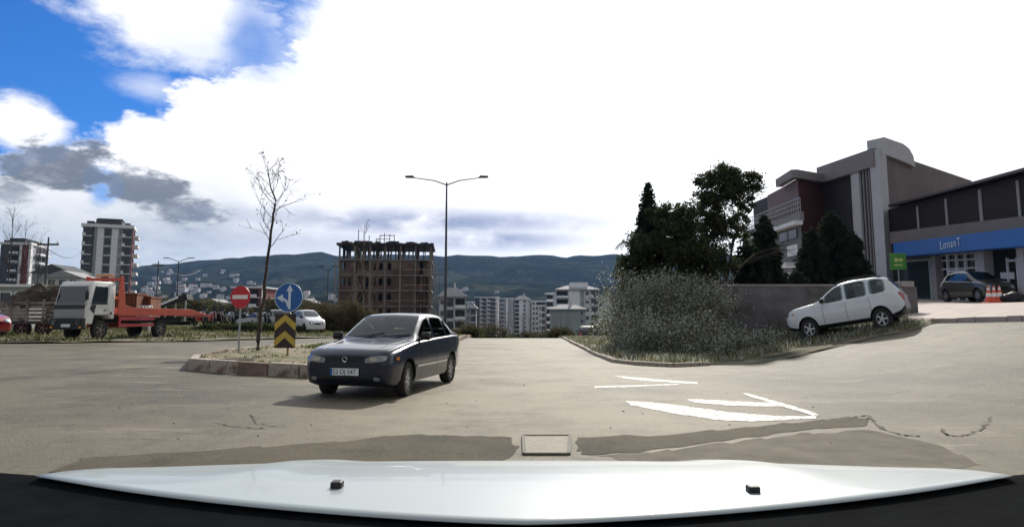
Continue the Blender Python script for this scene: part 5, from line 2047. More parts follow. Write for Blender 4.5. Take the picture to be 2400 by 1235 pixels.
# houses dotted over the hillside
rr = random.Random(11)
m_roofo = mat('roof_terracotta', (0.22, 0.10, 0.07), 0.85, var=0.3, vscale=0.5)
m_roofd = mat('roof_dull', (0.11, 0.085, 0.075), 0.9, var=0.3, vscale=0.5)
n_h = 0
spots = []
for (x0, x1, y0, y1, n) in ((335, 520, 655, 700, 24), (380, 560, 632, 668, 12), (700, 790, 682, 712, 8), (1045, 1200, 680, 700, 5), (560, 700, 660, 700, 8), (335, 540, 672, 716, 22)):
    for _ in range(n):
        spots.append((rr.uniform(x0, x1), rr.uniform(y0, y1)))
hm = {}
g_bvh = BVHTree.FromPolygons([v.co.copy() for v in g_me.vertices], [tuple(p.vertices) for p in g_me.polygons])
for (px, py) in spots:
    # meet the hillside mesh along the line of sight
    hit = g_bvh.ray_cast(Vector((0, 450 * 0 + 0, H)) + ray(px, py).normalized() * 480, ray(px, py).normalized())[0]
    if hit is None:
        continue
    k = n_h % 3
    wallm = (m_white, m_cream, m_cream)[k]
    roofm = (m_roofo, m_roofd, m_roofd)[k]
    key = 'hh%d' % k
    if key not in hm:
        mb = MB()
        mb.bb(-5, 5, -4, 4, -2, 7.0, 0)
        mb.prism([(-5.2, 6.95), (5.2, 6.95), (0, 8.6)], -4.15, 4.15, 'Y', 1)
        for wx in (-3, 0, 3):
            for wz in (0.9, 3.4):
                mb.bb(wx - 0.6, wx + 0.6, -4.05, -4.0, wz, wz + 1.3, 2)
        hm[key] = mb.build('hillside_house', [wallm, roofm, m_pane]).data
        o = bpy.data.objects['hillside_house'] if 'hillside_house' in bpy.data.objects and bpy.data.objects['hillside_house'].data == hm[key] else [q for q in bpy.data.objects if q.data == hm[key]][0]
    else:
        o = link('hillside_house', hm[key])
    sc = rr.uniform(0.45, 0.85) * (1.3 if hit.y > 1000 else 1.0)
    o.scale = (sc, sc, sc)
    o.location = (hit.x, hit.y, hit.z - 0.5)
    o.rotation_euler = (0, 0, R(rr.uniform(-40, 40)))
    tag(o, 'tiny pale house dotted on the far hillside', 'house', 'houses dotted over the far hillside')
    n_h += 1

# unfinished brick building
Yc = 137.0
a_, b_ = P(792, HOR, Yc), P(1006, HOR, Yc)
zt_ = P(900, 571, Yc).z
bz = -9.0
con = thing('unfinished_building', 'eight-storey unfinished brick and concrete building with open top floor', 'building', (a_.x, Yc, bz), rz=R(5))
W_ = (b_.x - a_.x)
Dp = 13.0
Hh = zt_ - bz
nf = 8
fh_ = Hh / nf
fr = MB()
for k in range(nf + 1):
    z = k * fh_
    ex = 0.30 if k == nf else 0.25
    fr.bb(-ex, W_ + ex, -ex, Dp + ex, z - 0.28, z)
nc = 12
for i in range(0, nc + 1, 2):
    x = W_ * i / nc
    for y in (0.05, Dp * 0.5, Dp - 0.05):
        fr.bb(x - 0.16, x + 0.16, y - 0.16, y + 0.16, 0, Hh - 0.28)
fr.build('concrete_frame', m_conc, con)
fm = MB()
rc_ = random.Random(9)
fm.bb(-0.6, W_ + 0.6, -0.6, Dp + 0.6, Hh - 0.33, Hh + 0.14)
for k in range(40):
    x = W_ * rc_.random()
    fm.bb(x, x + 0.5 + rc_.random(), -0.62 - rc_.random() * 0.4, -0.4, Hh - 0.2 + rc_.random() * 0.3, Hh + 0.1 + rc_.random() * 0.45)
for k in range(24):
    x = W_ * (k + rc_.random()) / 24
    fm.bb(x, x + 0.09, 0.3 + rc_.random() * 3, 0.4 + rc_.random() * 3 + 3, Hh - fh_, Hh - 0.3)
fm.build('roof_formwork', m_brn, con)
rc = random.Random(3)
inf = MB()
bw = W_ / nc
openings = {1: 'b', 2: 'o', 3: 'o', 5: 'w', 6: 'w', 7: 's', 8: 's', 9: 's', 10: 'o', 11: 'o', 0: 'b', 4: 'w'}
for k in range(nf - 1):
    for i in range(nc):
        x0, x1 = i * bw + (0.16 if i % 2 == 0 else -0.003), (i + 1) * bw - (0.16 if i % 2 else -0.003)
        z0, z1 = k * fh_, (k + 1) * fh_ - 0.28
        kd = openings[i]
        y0, y1 = 0.0, 0.2
        if kd == 's' or (kd == 'b' and rc.random() < 0.4):
            inf.bb(x0, x1, y0, y1, z0, z1)
        elif kd == 'w' or kd == 'b':
            wx = (x1 - x0) * 0.22
            inf.bb(x0, x0 + wx, y0, y1, z0, z1)
            inf.bb(x1 - wx, x1, y0, y1, z0, z1)
            inf.bb(x0 + wx, x1 - wx, y0, y1, z0, z0 + 0.95)
            inf.bb(x0 + wx, x1 - wx, y0, y1, z1 - 0.45, z1)
        else:
            if rc.random() < 0.6:
                inf.bb(x0, x1, y0 + 1.4, y1 + 1.4, z0, z1)
                inf.bb(x0, x1, y0, y1, z0, z0 + 0.8)
            else:
                inf.bb(x0, (x0 + x1) / 2, y0 + 0.6, y1 + 0.6, z0, z1)
    for j in range(5):
        y0, y1 = Dp * j / 5, Dp * (j + 1) / 5
        z0, z1 = k * fh_, (k + 1) * fh_ - 0.28
        for xx in (0.0, W_ - 0.2):
            if j % 2 == 0:
                inf.bb(xx, xx + 0.2, y0, y1, z0, z1)
            else:
                inf.bb(xx, xx + 0.2, y0, y1, z0, z0 + 1.0)
    inf.bb(0.3, W_ - 0.3, Dp * 0.5 - 0.1, Dp * 0.5 + 0.1, k * fh_, (k + 1) * fh_ - 0.28, 1)
inf.build('brick_infill', [m_brick, m_dark], con)
sc = MB()
for i in range(15):
    x = -0.6 + (W_ + 1.6) * i / 14
    if i in (0, 3, 5, 9, 12, 13, 14):
        sc.bb(x, x + 0.1, -1.35, -1.25, 0, Hh - fh_ * rc.choice([0.2, 1.0, 1.0, 2.0]))
for k in range(nf - 1):
    if k % 2 == 0 or k > 4:
        sc.bb(W_ * rc.choice([0.0, 0.5, 0.7]), W_ + 1.0, -1.45, -1.35, k * fh_ + 0.9, k * fh_ + 1.02)
for k in range(1, nf):
    for j in range(3):
        sc.bb(W_ + 0.9 + 0.9 * j, W_ + 1.0 + 0.9 * j, -0.6, -0.5, 0, Hh - fh_ * (1.2 + j))
    sc.bb(W_ + 0.5, W_ + 1.2 + 1.3 * (k % 3), -0.9, 0.9, k * fh_ * 0.86, k * fh_ * 0.86 + 0.1)
sc.build('scaffolding', m_wood, con)
tp = MB()
for (x, h__) in ((W_ * 0.30, 1.6), (W_ * 0.38, 1.0), (W_ * 0.42, 1.7), (W_ * 0.47, 2.1), (W_ * 0.53, 1.9), (W_ * 0.58, 1.8), (W_ * 0.18, 2.8)):
    tp.bb(x, x + 0.14, 2, 2.14, Hh + 0.34, Hh + 0.34 + h__)
tp.bb(W_ * 0.42, W_ * 0.58, 2, 2.12, Hh + 1.9, Hh + 2.05)
tp.bb(W_ * 0.38, W_ * 0.53, 2, 2.12, Hh + 1.2, Hh + 1.3)
tp.build('roof_props', m_steeld, con)
for (x, k) in ((W_ * 0.1, 5), (W_ * 0.22, 5), (W_ * 0.62, 6), (W_ * 0.95, 6)):
    pass

# ------------------------------------------------------------------ right-hand civic building
A = P(2085, HOR, 46.0)
A = Vector((A.x, 46.0))
Bp = Vector((P(1945, HOR, 52.3).x, 52.3))
Cp = Vector((P(1885, HOR, 50.2).x, 50.2))
Dp_ = Vector((P(1850, HOR, 53.6).x, 53.6))
Ep = Vector((P(2302, HOR, 53.5).x, 53.5))
gz = 1.2
ztop = P(2070, 362, 46).z
hall = thing('civic_hall', 'tall mauve and dark slate hall with pale corner pilaster and red-brown tower', 'building', (A.x, A.y, gz))
og = (A.x, A.y, gz)
ze = P(2302, 424, 53.5).z
mb = MB()
bk = [Ep, Ep + Vector((-4, 12)), Bp + Vector((-0.5, 14)), Bp]


def wallq(mb, p, q, z0, z1a, z1b, mi=0):
    mb.poly([(p.x, p.y, z0), (q.x, q.y, z0), (q.x, q.y, z1b), (p.x, p.y, z1a)], mi)


zA = P(2080, 350, 46).z
wallq(mb, A, Ep, 0, zA, ze, 0)
wallq(mb, Bp, A, 0, ztop, ztop, 1)
wallq(mb, Ep, bk[1], 0, ze, ze, 0)
wallq(mb, bk[1], bk[2], 0, ze, ztop, 0)
wallq(mb, bk[2], Bp, 0, ztop, ztop, 1)
mb.poly([(Bp.x, Bp.y, ztop), (A.x, A.y, ztop), (Ep.x, Ep.y, ze), (bk[1].x, bk[1].y, ze), (bk[2].x, bk[2].y, ztop)], 2)
mb.build('wall', [m_mauve, m_slate, m_corn], hall, origin=og)
# tower
zc = P(1885, 418, 50.2).z
mb = MB()
tw = [Cp, Bp + Vector((0.05, 0.1)), Bp + Vector((1, 6)), Dp_ + Vector((0.2, 4)), Dp_]
for i in range(len(tw)):
    p, q = tw[i], tw[(i + 1) % len(tw)]
    wallq(mb, p, q, 0, zc, zc, 1 if i == 0 else 0)
mb.poly([(p.x, p.y, zc) for p in tw], 0)
mb.build('stair_tower', [mat('rose_render', (0.19, 0.13, 0.145), 0.85, var=0.08, vscale=0.5), m_redbr], hall, origin=og)
cn = MB()
e = 0.35
for p, q in ((Dp_ + Vector((-e, 0)), Cp + Vector((-e, -e))), (Cp + Vector((-e, -e * 0.6)), Bp + Vector((0.0, -e))), (Bp + Vector((-0.2, -0.1)), A + Vector((-0.25, 0)))):
    cn.bar((p.x, p.y, zc + 0.28 if p is not Bp else zc), (q.x, q.y, zc + 0.28), 0.5, 0.62)
cn.bar((Bp.x - 0.22, Bp.y, ztop + 0.05), (A.x - 0.22, A.y, ztop + 0.05), 0.5, 0.75)
cn.build('cornice', m_corn, hall, origin=og)


def onBA(px, out=0.0):
    r_ = (px - 1200) / F
    # intersection of the sight plane x = r*y with segment B-A
    d = A - Bp
    tt = (r_ * Bp.y - Bp.x) / (d.x - r_ * d.y)
    p = Bp + d * tt
    n_ = Vector((-1, -0.13)).normalized()
    return p + n_ * out


pil = MB()
p, q = onBA(2019, 0.25), onBA(2035, 0.25)
pil.bar((p.x, p.y, 6), (q.x, q.y, 6), 0.5, 0.1)
pil = MB()


def pilaster(name, p, q, z0, z1, th, m_):
    mb = MB()
    d = (q - p).normalized()
    n_ = Vector((d.y, -d.x)) * th / 2
    pts = [p + n_, q + n_, q - n_, p - n_]
    mb.prism([(v.x, v.y) for v in pts], z0, z1, 'Z')
    return mb.build(name, m_, hall, origin=og, bevel=0.03)


zt2 = P(2030, 388, 47).z
pilaster('pilaster', onBA(2017, 0.1), onBA(2036, 0.1), 0, zt2, 0.5, m_pil)
pilaster('pilaster', onBA(2066, 0.12), A + Vector((0.15, -0.15)), 0, P(2090, 352, 46).z, 0.75, m_pil)
pilaster('window_strip', onBA(2036, 0.05), onBA(2066, 0.05), 1.0, zt2, 0.25, m_pane)
for px in (2044, 2052, 2059):
    pilaster('mullion', onBA(px - 1.5, 0.2), onBA(px + 1.5, 0.2), 1.0, zt2, 0.16, m_corn)
pilaster('lintel', onBA(2017, 0.16), onBA(2066, 0.16), zt2, ztop + 0.35, 0.5, m_pil)
# rounded parapet block on the roof corner
dE = (Ep - A).normalized()
zr = P(2060, 326, 46).z
prof = [(-0.15, ztop - 0.2), (-0.15, zr), (0.2, zr + 0.12), (2.8, zr + 0.0), (3.6, zr - 0.25), (4.1, zr - 0.7), (4.3, zr - 1.5), (3.4, zr - 1.35), (0.4, zr - 1.1)]
mb = MB()
n0 = Vector((dE.y, -dE.x)) * 0.25
k = len(prof)
for sgn in (1, -3):
    for (s_, z) in prof:
        pt = A + dE * s_ + n0 * sgn
        mb.v.append((pt.x, pt.y, z))
mb.f.append(tuple(range(k)))
mb.f.append(tuple(range(k, 2 * k))[::-1])
for i in range(k):
    j = (i + 1) % k
    mb.f.append((i, j, k + j, k + i))
mb.m = [0] * len(mb.f)
mb.build('rounded_parapet', m_pil, hall, origin=og)
# low wing with railing
wing = thing('low_wing', 'low grey wing with pale cornice and roof railing left of the red-brown tower', 'building', (21.3, 49.7, gz))
og2 = (21.3, 49.7, gz)
zw = P(1888, 526, 49.7).z
w0, w1 = Vector((P(1888, HOR, 49.7).x, 49.7)), Vector((P(1758, HOR, 61).x, 61.0))
mb = MB()
mb.prism([(w0.x, w0.y), (w0.x + 2.6, w0.y + 6.1), (w1.x + 4, w1.y), (w1.x, w1.y)], 0, zw, 'Z')
mb.build('wall', mat('wing_render', (0.17, 0.17, 0.175), 0.85, var=0.2, vscale=0.6), wing, origin=og2)
mb = MB()
mb.bar((w0.x - 0.3, w0.y - 0.3, zw + 0.1), (w1.x - 0.3, w1.y, zw + 0.1), 0.6, 0.30)
mb.build('cornice', m_white, wing, origin=og2)
mb = MB()
mb.bar((w0.x + 0.1, w0.y, zw + 0.6), (w1.x + 0.1, w1.y, zw + 0.6), 0.3, 0.7)
mb.build('parapet', m_corn, wing, origin=og2)
rl = MB()
for k in range(30):
    p = w0.lerp(w1, k / 29)
    rl.bar((p.x, p.y, zw + 0.9), (p.x, p.y, zw + 2.0), 0.04)
for zz in (1.3, 1.65, 2.0):
    rl.bar((w0.x, w0.y, zw + zz), (w1.x, w1.y, zw + zz), 0.04)
rl.build('roof_railing', m_steel, wing, origin=og2)
dW = (w1 - w0).normalized()
for (px, y0, y1, ww) in ((1862, 575, 600, 0.9), (1862, 540, 560, 0.9), (1845, 545, 565, 0.9), (1875, 605, 640, 1.0)):
    r_ = (px - 1200) / F
    tt = (r_ * w0.y - w0.x) / ((w1 - w0).x - r_ * (w1 - w0).y)
    c_ = w0 + (w1 - w0) * tt
    z0, z1 = P(px, y1, c_.y).z, P(px, y0, c_.y).z
    wb = MB()
    wb.bar((c_.x - 0.05 - dW.x * ww, c_.y - dW.y * ww, (z0 + z1) / 2), (c_.x - 0.05 + dW.x * ww, c_.y + dW.y * ww, (z0 + z1) / 2), 0.08, z1 - z0)
    wb.build('window', m_white if y0 == 575 else m_pane, wing, origin=og2)
# small white porch on posts
pc_ = P(1868, 650, 44)
porch = thing('porch', 'small white porch roof on two posts in front of the low wing', 'porch', (pc_.x, 44, 1.6))
zp = P(1868, 625, 44).z - 1.6
MB().bb(-1.0, 0.6, -0.8, 0.8, zp, zp + 0.22).build('roof', m_white, porch)
MB().bb(-1.3, 0.4, -0.9, 0.7, zp - 0.55, zp - 0.40).build('lower_roof', m_white, porch)
for s_ in (-0.05, 0.35):
    MB().bb(s_ - 0.07, s_ + 0.07, -0.6, -0.46, -0.5, zp).build('post', m_white, porch)

# ------------------------------------------------------------------ bank with the blue awning
Lb, Rb = Vector((P(2092, HOR, 45.8).x, 45.8)), Vector((P(2400, HOR, 31.6).x, 31.6))
dB = (Rb - Lb)
Rb2 = Lb + dB * 1.25
nB = Vector((dB.y, -dB.x)).normalized()          # towards the road
if nB.x > 0:
    nB = -nB
og3 = (Rb.x, Rb.y, 1.7)
shop = thing('corner_shop', 'two-storey building with dark upper glazing and long blue awning on the right', 'building', og3)
outward = nB


def bpt(px, out=0.0):
    r_ = (px - 1200) / F
    d = dB
    q0 = Lb + outward * out
    tt = (r_ * q0.y - q0.x) / (d.x - r_ * d.y)
    return q0 + d * tt, tt


def bz_(tt, zl_, zr_):
    return zl_ + (zr_ - zl_) * tt


def band(mb, pxa, pxb, out0, out1, zA0, zA1, zB0, zB1, mi=0):
    """box along the facade between two photo columns; z0,z1 at the left and right end"""
    (pa, ta), (pb, tb) = bpt(pxa, out1), bpt(pxb, out1)
    pa2, pb2 = pa + outward * (out0 - out1), pb + outward * (out0 - out1)
    za0, za1 = bz_(ta, zA0, zB0), bz_(ta, zA1, zB1)
    zb0, zb1 = bz_(tb, zA0, zB0), bz_(tb, zA1, zB1)
    n = len(mb.v)
    mb.v += [(pa.x, pa.y, za0), (pb.x, pb.y, zb0), (pb2.x, pb2.y, zb0), (pa2.x, pa2.y, za0), (pa.x, pa.y, za1), (pb.x, pb.y, zb1), (pb2.x, pb2.y, zb1), (pa2.x, pa2.y, za1)]
    for q in ((0, 3, 2, 1), (4, 5, 6, 7), (0, 1, 5, 4), (1, 2, 6, 5), (2, 3, 7, 6), (3, 0, 4, 7)):
        mb.f.append(tuple(n + i for i in q))
        mb.m.append(mi)
    return mb


zL = lambda y: P(2092, y, 45.8).z
zR = lambda y: P(2400, y, 31.6).z
XR = 2560
mb = MB()
band(mb, 2092, XR, -8, -0.45, 0.5, zL(489), 0.5, zR(411))
mb.build('wall', m_tan, shop, origin=og3)
mb = MB()
band(mb, 2092, XR, -0.44, -0.20, zL(545), zL(491), zR(509), zR(414))
mb.build('upper_glazing', m_brownp, shop, origin=og3)
mb = MB()
band(mb, 2092, XR, -8, 0.25, zL(489), zL(484), zR(411), zR(404))
mb.build('roof_edge', m_brn, shop, origin=og3)
for (pa, pb) in ((2158, 2162), (2226, 2231), (2307, 2314), (2399, 2405)):
    mb = MB()
    band(mb, pa, pb, -0.22, -0.16, zL(546), zL(500 if pa < 2300 else 495), zR(510), zR(424))
    mb.build('mullion', m_cap, shop, origin=og3)
mb = MB()
band(mb, 2092, XR, -0.40, 0.05, zL(572), zL(545), zR(540), zR(509))
mb.build('tan_band', m_tan, shop, origin=og3)
# awning: sloped fascia
mb = MB()
(pa, ta), (pb, tb) = bpt(2098, 1.1), bpt(XR, 1.1)
(pa0, ta0), (pb0, tb0) = bpt(2098, 0.05), bpt(XR, 0.05)
for (p, tt, p0, tt0) in ((pa, ta, pa0, ta0), (pb, tb, pb0, tb0)):
    mb.v += [(p0.x, p0.y, bz_(tt, zL(568), zR(530))), (p.x, p.y, bz_(tt, zL(576), zR(541))), (p.x, p.y, bz_(tt, zL(606), zR(582))), (p0.x, p0.y, bz_(tt, zL(603), zR(578)))]
mb.f = [(0, 1, 5, 4), (1, 2, 6, 5), (2, 3, 7, 6), (3, 0, 4, 7), (0, 3, 2, 1), (4, 5, 6, 7)]
mb.m = [0] * 6
aw = mb.build('awning', m_blueaw, shop, origin=og3)
(pt, tt) = bpt(2232, 1.125)
txt = text_obj('awning_lettering', 'LonanT', 0.62, mat('lettering_pale', (0.55, 0.68, 0.85), 0.5), shop, (pt.x - og3[0], pt.y - og3[1], bz_(tt, zL(591), zR(561)) - og3[2]), (R(90), 0, math.atan2(dB.y, dB.x)), 0.01, 1.15)
mb = MB()
band(mb, 2098, 2185, -0.43, -0.30, zL(704), zL(612), zR(722), zR(590))
mb.build('shop_window', m_paneg, shop, origin=og3)
mb = MB()
band(mb, 2125, 2180, -0.30, -0.22, zL(616), zL(612), zR(598), zR(590))
band(mb, 2178, 2182, -0.30, -0.22, zL(704), zL(612), zR(722), zR(590))
mb.build('shop_window_frame', m_greenw, shop, origin=og3)
for (pa, pb) in ((2183, 2194), (2291, 2309), (2386, 2402)):
    mb = MB()
    band(mb, pa, pb, -0.4, 0.15, 1.0, zL(604), 1.0, zR(580))
    mb.build('pillar', m_pil if pa > 2190 else m_cap, shop, origin=og3)
mb = MB()
band(mb, 2194, 2291, -0.40, -0.12, 1.0, zL(668), 1.0, zR(664))
mb.build('plinth_wall', mat('blue_grey_render', (0.22, 0.25, 0.27), 0.8, var=0.1, vscale=1), shop, origin=og3)
mb = MB()
band(mb, 2194, 2291, -0.42, -0.28, zL(668), zL(606), zR(664), zR(582))
wn = mb.build('shop_window', m_pane, shop, origin=og3)
mb = MB()
for px in (2198, 2220, 2241, 2262, 2288):
    band(mb, px, px + 2.6, -0.26, -0.14, zL(668), zL(606), zR(668 if px not in (2241,) else 664), zR(582))
for (ya, yb) in ((616, 602), (636, 622), (604, 586), (668, 664)):
    band(mb, 2198, 2291, -0.24, -0.16, zL(ya + 2), zL(ya - 1), zR(yb + 2), zR(yb - 1.5))
mb.build('window_frame', m_white, wn.parent, origin=og3)
mb = MB()
band(mb, 2222, 2262, -0.41, -0.10, 1.2, zL(640), 1.2, zR(632), 0)
mb.build('door', m_pane, shop, origin=og3)
mb = MB()
for px in (2221, 2240, 2260):
    band(mb, px, px + 3, -0.1, -0.04, 1.2, zL(640), 1.2, zR(632))
band(mb, 2221, 2263, -0.1, -0.04, zL(641), zL(637), zR(634), zR(629))
mb.build('door_frame', m_white, shop, origin=og3)
mb = MB()
band(mb, 2309, 2386, -0.42, -0.28, 1.0, zL(604), 1.0, zR(580))
mb.build('shop_window', m_dark, shop, origin=og3)
mb = MB()
for px in (2360, 2383):
    band(mb, px, px + 3, -0.26, -0.18, 1.0, zL(622), 1.0, zR(602))
band(mb, 2360, 2386, -0.26, -0.18, zL(626), zL(622), zR(612), zR(607))
band(mb, 2345, 2376, -0.26, -0.20, zL(645), zL(640), zR(655), zR(638))
mb.build('window_frame', m_white, shop, origin=og3)
mb = MB()
band(mb, 2092, XR, -0.6, 0.9, 0.6, zL(704), 0.6, zR(722))
mb.build('front_step', m_cap, shop, origin=og3)

# green sign on a pole
pg = P(2110, 700, 36.0)
gg = zg(pg.x, 36.0)
gs = thing('green_sign', 'square green shop sign with yellow-white emblem on a thin pole by the hall corner', 'sign', (pg.x, 36.0, gg), rz=R(-20))
zt3, zb3 = P(2110, 594, 36).z - gg, P(2110, 632, 36).z - gg
MB().tube([(0, 0.04, -0.2), (0, 0.04, zt3)], 0.035, n=8).build('post', m_steel, gs, smooth=True)
MB().bb(-0.38, 0.38, -0.05, 0.03, zb3, zt3).build('panel', m_green, gs, bevel=0.01)
em = MB()
zc_ = (zb3 + zt3) / 2
em.lathe([(0.001, -0.062), (0.11, -0.062), (0.11, -0.052), (0.001, -0.052)], c_=(-0.08, 0, zc_ + 0.08), axis='Y', n=14)
em.build('emblem', m_lime, gs)
MB().bb(0.04, 0.22, -0.062, -0.052, zc_ + 0.0, zc_ + 0.15).build('emblem', m_lime, gs)
MB().bb(-0.20, 0.20, -0.062, -0.052, zc_ - 0.22, zc_ - 0.15).build('emblem', m_lime, gs)

# boundary wall with end pier
Yw = 25.8
x0, x1 = P(1674, HOR, Yw).x, P(2122, HOR, Yw).x
zwt = P(1900, 670, Yw).z
bwall = thing('boundary_wall', 'plain grey rendered boundary wall behind the white off-road car', 'wall', (x0, Yw, 0.0))
MB().bb(0, x1 - x0, 0, 0.28, -0.3, zwt).build('wall', m_wall, bwall)
MB().bb(-0.04, x1 - x0, -0.04, 0.32, zwt, zwt + 0.06).build('capping', m_cap, bwall)
pw = MB()
xp0, xp1 = P(2119, HOR, Yw - 0.6).x, P(2153, HOR, Yw - 0.6).x
pier = thing('wall_pier', 'dark grey wall pier with pale top at the right end of the boundary wall', 'pier', ((xp0 + xp1) / 2, Yw - 0.3, zg(xp0, Yw)))
zp_ = zwt - zg(xp0, Yw)
MB().bb(-(xp1 - xp0) / 2, (xp1 - xp0) / 2, -0.3, 0.3, -0.5, zp_ - 0.06).build('shaft', m_wall, pier)
MB().bb(-(xp1 - xp0) / 2 - 0.04, (xp1 - xp0) / 2 - 0.10, -0.34, 0.34, zp_ - 0.06, zp_ + 0.14).build('capping', m_cap, pier, bevel=0.02)

# traffic cones
for k, px in enumerate((2318, 2331, 2344)):
    Yk = 28.6 - 0.15 * k
    p = P(px, 700, Yk)
    lbl = ('orange and white traffic cone nearest the hatchback on the forecourt', 'middle orange and white traffic cone of the three', 'orange and white traffic cone nearest the black rubbish bags')[k]
    cn_ = thing('traffic_cone', lbl, 'traffic cone', (p.x, Yk, zg(p.x, Yk) + 0.105), group='traffic cones on the forecourt')
    MB().bb(-0.19, 0.19, -0.19, 0.19, 0, 0.04).build('base', m_cone, cn_, bevel=0.01)
    c1 = MB()
    hh_ = 0.72
    for (h0, h1, mi) in ((0.04, 0.26, 0), (0.26, 0.42, 1), (0.42, 0.54, 0), (0.54, 0.64, 1), (0.64, hh_, 0)):
        c1.lathe([(0.14 * (1 - h0 / hh_) + 0.02, h0), (0.14 * (1 - h1 / hh_) + 0.02, h1)], n=16, mi=mi)
    c1.build('cone', [m_cone, m_conew], cn_, smooth=True)
# black bags
for k, (px, r_) in enumerate(((2362, 0.30), (2378, 0.36))):
    Yk = 28.2
    p = P(px, 715, Yk)
    bm = bmesh.new()
    bmesh.ops.create_icosphere(bm, subdivisions=3, radius=r_)
    for v in bm.verts:
        nz_ = noise.noise(v.co * 5 + Vector((k, 0, 0)))
        v.co *= 1 + 0.22 * nz_
        v.co.z *= 0.72
        v.co.z = max(v.co.z, -r_ * 0.55)
    me = bpy.data.meshes.new('rubbish_bag')
    bm.to_mesh(me)
    bm.free()
    me.materials.append(m_black)
    me.polygons.foreach_set('use_smooth', [True] * len(me.polygons))
    tag(link('rubbish_bag', me, loc=(p.x, Yk, zg(p.x, Yk) + 0.10 + r_ * 0.52)), ('black rubbish bag next to the traffic cones' if k == 0 else 'larger black rubbish bag beside the awning pillar'), 'rubbish bag', 'rubbish bags on the forecourt')


# ------------------------------------------------------------------ tow truck
tb = Vector((P(244, 700, 27.8).x, 27.8))
hd_ = Vector((-0.2, -0.98)).normalized()
tow = thing('tow_truck', 'white-cabbed tow truck with orange-red flat bed parked on the left verge', 'tow truck')
rz_ = math.atan2(-hd_.y, -hd_.x)
# local: x rearward from the nose, y to the truck's right-hand ... ; near side wheel at photo px 232
loc_w = Vector((0.85, 0.78))
cs, sn = math.cos(rz_), math.sin(rz_)
side_sign = 1 if (-sn * 1) > 0 else -1       # which local y faces the picture's right
off = Vector((loc_w.x * cs - side_sign * loc_w.y * sn, loc_w.x * sn + side_sign * loc_w.y * cs))
o2 = tb - off
tow.location = (o2.x, o2.y, zg(tb.x, tb.y + 1.5) + 0.05)
tow.rotation_euler = (0, 0, rz_)
tow.scale = (1, 0.80, 1.03)
prof = [(0, .60), (0, 1.28), (.21, 2.12), (.34, 2.26), (1.42, 2.26), (1.5, 2.17), (1.5, .80), (1.32, .80), (1.24, .95), (.46, .95), (.38, .60)]
MB().prism(prof, -0.92, 0.92, 'Y').build('cab', m_truckw, tow, bevel=0.045, smooth=True)


def slope_quad(y0, y1, q0, q1, out=0.012, pa=(0.0, 1.28), pb=(0.21, 2.12)):
    d = Vector((pb[0] - pa[0], pb[1] - pa[1]))
    nx = Vector((-d.y, d.x)).normalized()
    a = Vector(pa) + d * q0 + nx * out
    b = Vector(pa) + d * q1 + nx * out
    a2, b2 = a - nx * 0.02, b - nx * 0.02
    m = MB()
    v = [(a.x, y0, a.y), (a.x, y1, a.y), (b.x, y1, b.y), (b.x, y0, b.y), (a2.x, y0, a2.y), (a2.x, y1, a2.y), (b2.x, y1, b2.y), (b2.x, y0, b2.y)]
    m.v = v
    m.f = [(0, 1, 2, 3), (4, 7, 6, 5), (0, 4, 5, 1), (1, 5, 6, 2), (2, 6, 7, 3), (3, 7, 4, 0)]
    m.m = [0] * 6
    return m


slope_quad(-0.84, 0.84, 0.10, 0.93).build('windscreen', m_glassc, tow)
slope_quad(-0.88, 0.88, -0.12, 0.08, 0.014).build('cowl_panel', m_black, tow)
MB().bb(-0.02, 0.02, -0.88, 0.88, 0.86, 1.16).build('front_panel', m_truckg, tow, bevel=0.01)
MB().bb(-0.13, 0.03, -0.94, 0.94, 0.40, 0.84).build('bumper', m_black, tow, bevel=0.02)
for s_ in (-1, 1):
    MB().lathe([(0.10, -0.155), (0.095, -0.13), (0.001, -0.13)][::-1] + [(0.11, -0.16), (0.11, -0.12)], c_=(0, s_ * 0.70, 0.70), axis='X', n=18).build('headlight', m_lamp, tow, smooth=True)
    MB().bb(-0.15, -0.12, s_ * 0.76, s_ * 0.90, 0.45, 0.53).build('indicator', m_amber, tow)
    ys_ = s_ * 0.925
    m = MB()
    m.prism([(.26, 1.36), (.42, 2.06), (1.08, 2.06), (1.08, 1.36)], min(ys_, ys_ + s_ * 0.012), max(ys_, ys_ + s_ * 0.012), 'Y')
    m.build('side_window', m_glassc, tow)
    m = MB()
    m.prism([(.20, 1.20), (.28, 1.34), (.52, 1.34), (.40, 1.02)], min(ys_, ys_ + s_ * 0.014), max(ys_, ys_ + s_ * 0.014), 'Y')
    m.build('quarter_trim', m_black, tow)
    m = MB()
    for (x0_, x1_, z0_, z1_) in ((0.45, 0.46, 0.98, 2.12), (1.14, 1.15, 0.85, 2.12), (0.46, 1.14, 0.975, 0.985), (0.62, 1.08, 1.24, 1.255)):
        m.bb(x0_, x1_, s_ * 0.922, s_ * 0.93, z0_, z1_)
    m.build('door_seam', m_truckg, tow)
    MB().bb(0.92, 1.05, s_ * 0.925, s_ * 0.95, 1.12, 1.16).build('door_handle', m_black, tow)
    MB().lathe([(0.001, s_ * 0.932), (0.055, s_ * 0.932), (0.055, s_ * 0.92)], c_=(1.30, 0, 1.02), axis='Y', n=14).build('fuel_cap', m_black, tow)
    m = MB()
    m.tube([(0.05, s_ * 0.90, 1.3), (-0.12, s_ * 1.10, 1.45), (-0.12, s_ * 1.10, 1.95), (0.16, s_ * 0.92, 2.05)], 0.012, n=6)
    m.build('mirror_arm', m_black, tow)
    MB().bb(-0.15, -0.09, s_ * 1.02, s_ * 1.18, 1.52, 1.85).build('wing_mirror', m_black, tow, bevel=0.01)
MB().bb(-0.145, -0.128, -0.26, 0.26, 0.50, 0.61).build('number_plate', m_plate, tow)
m = MB()
m.bb(0.5, 6.2, -0.42, -0.28, 0.62, 0.86)
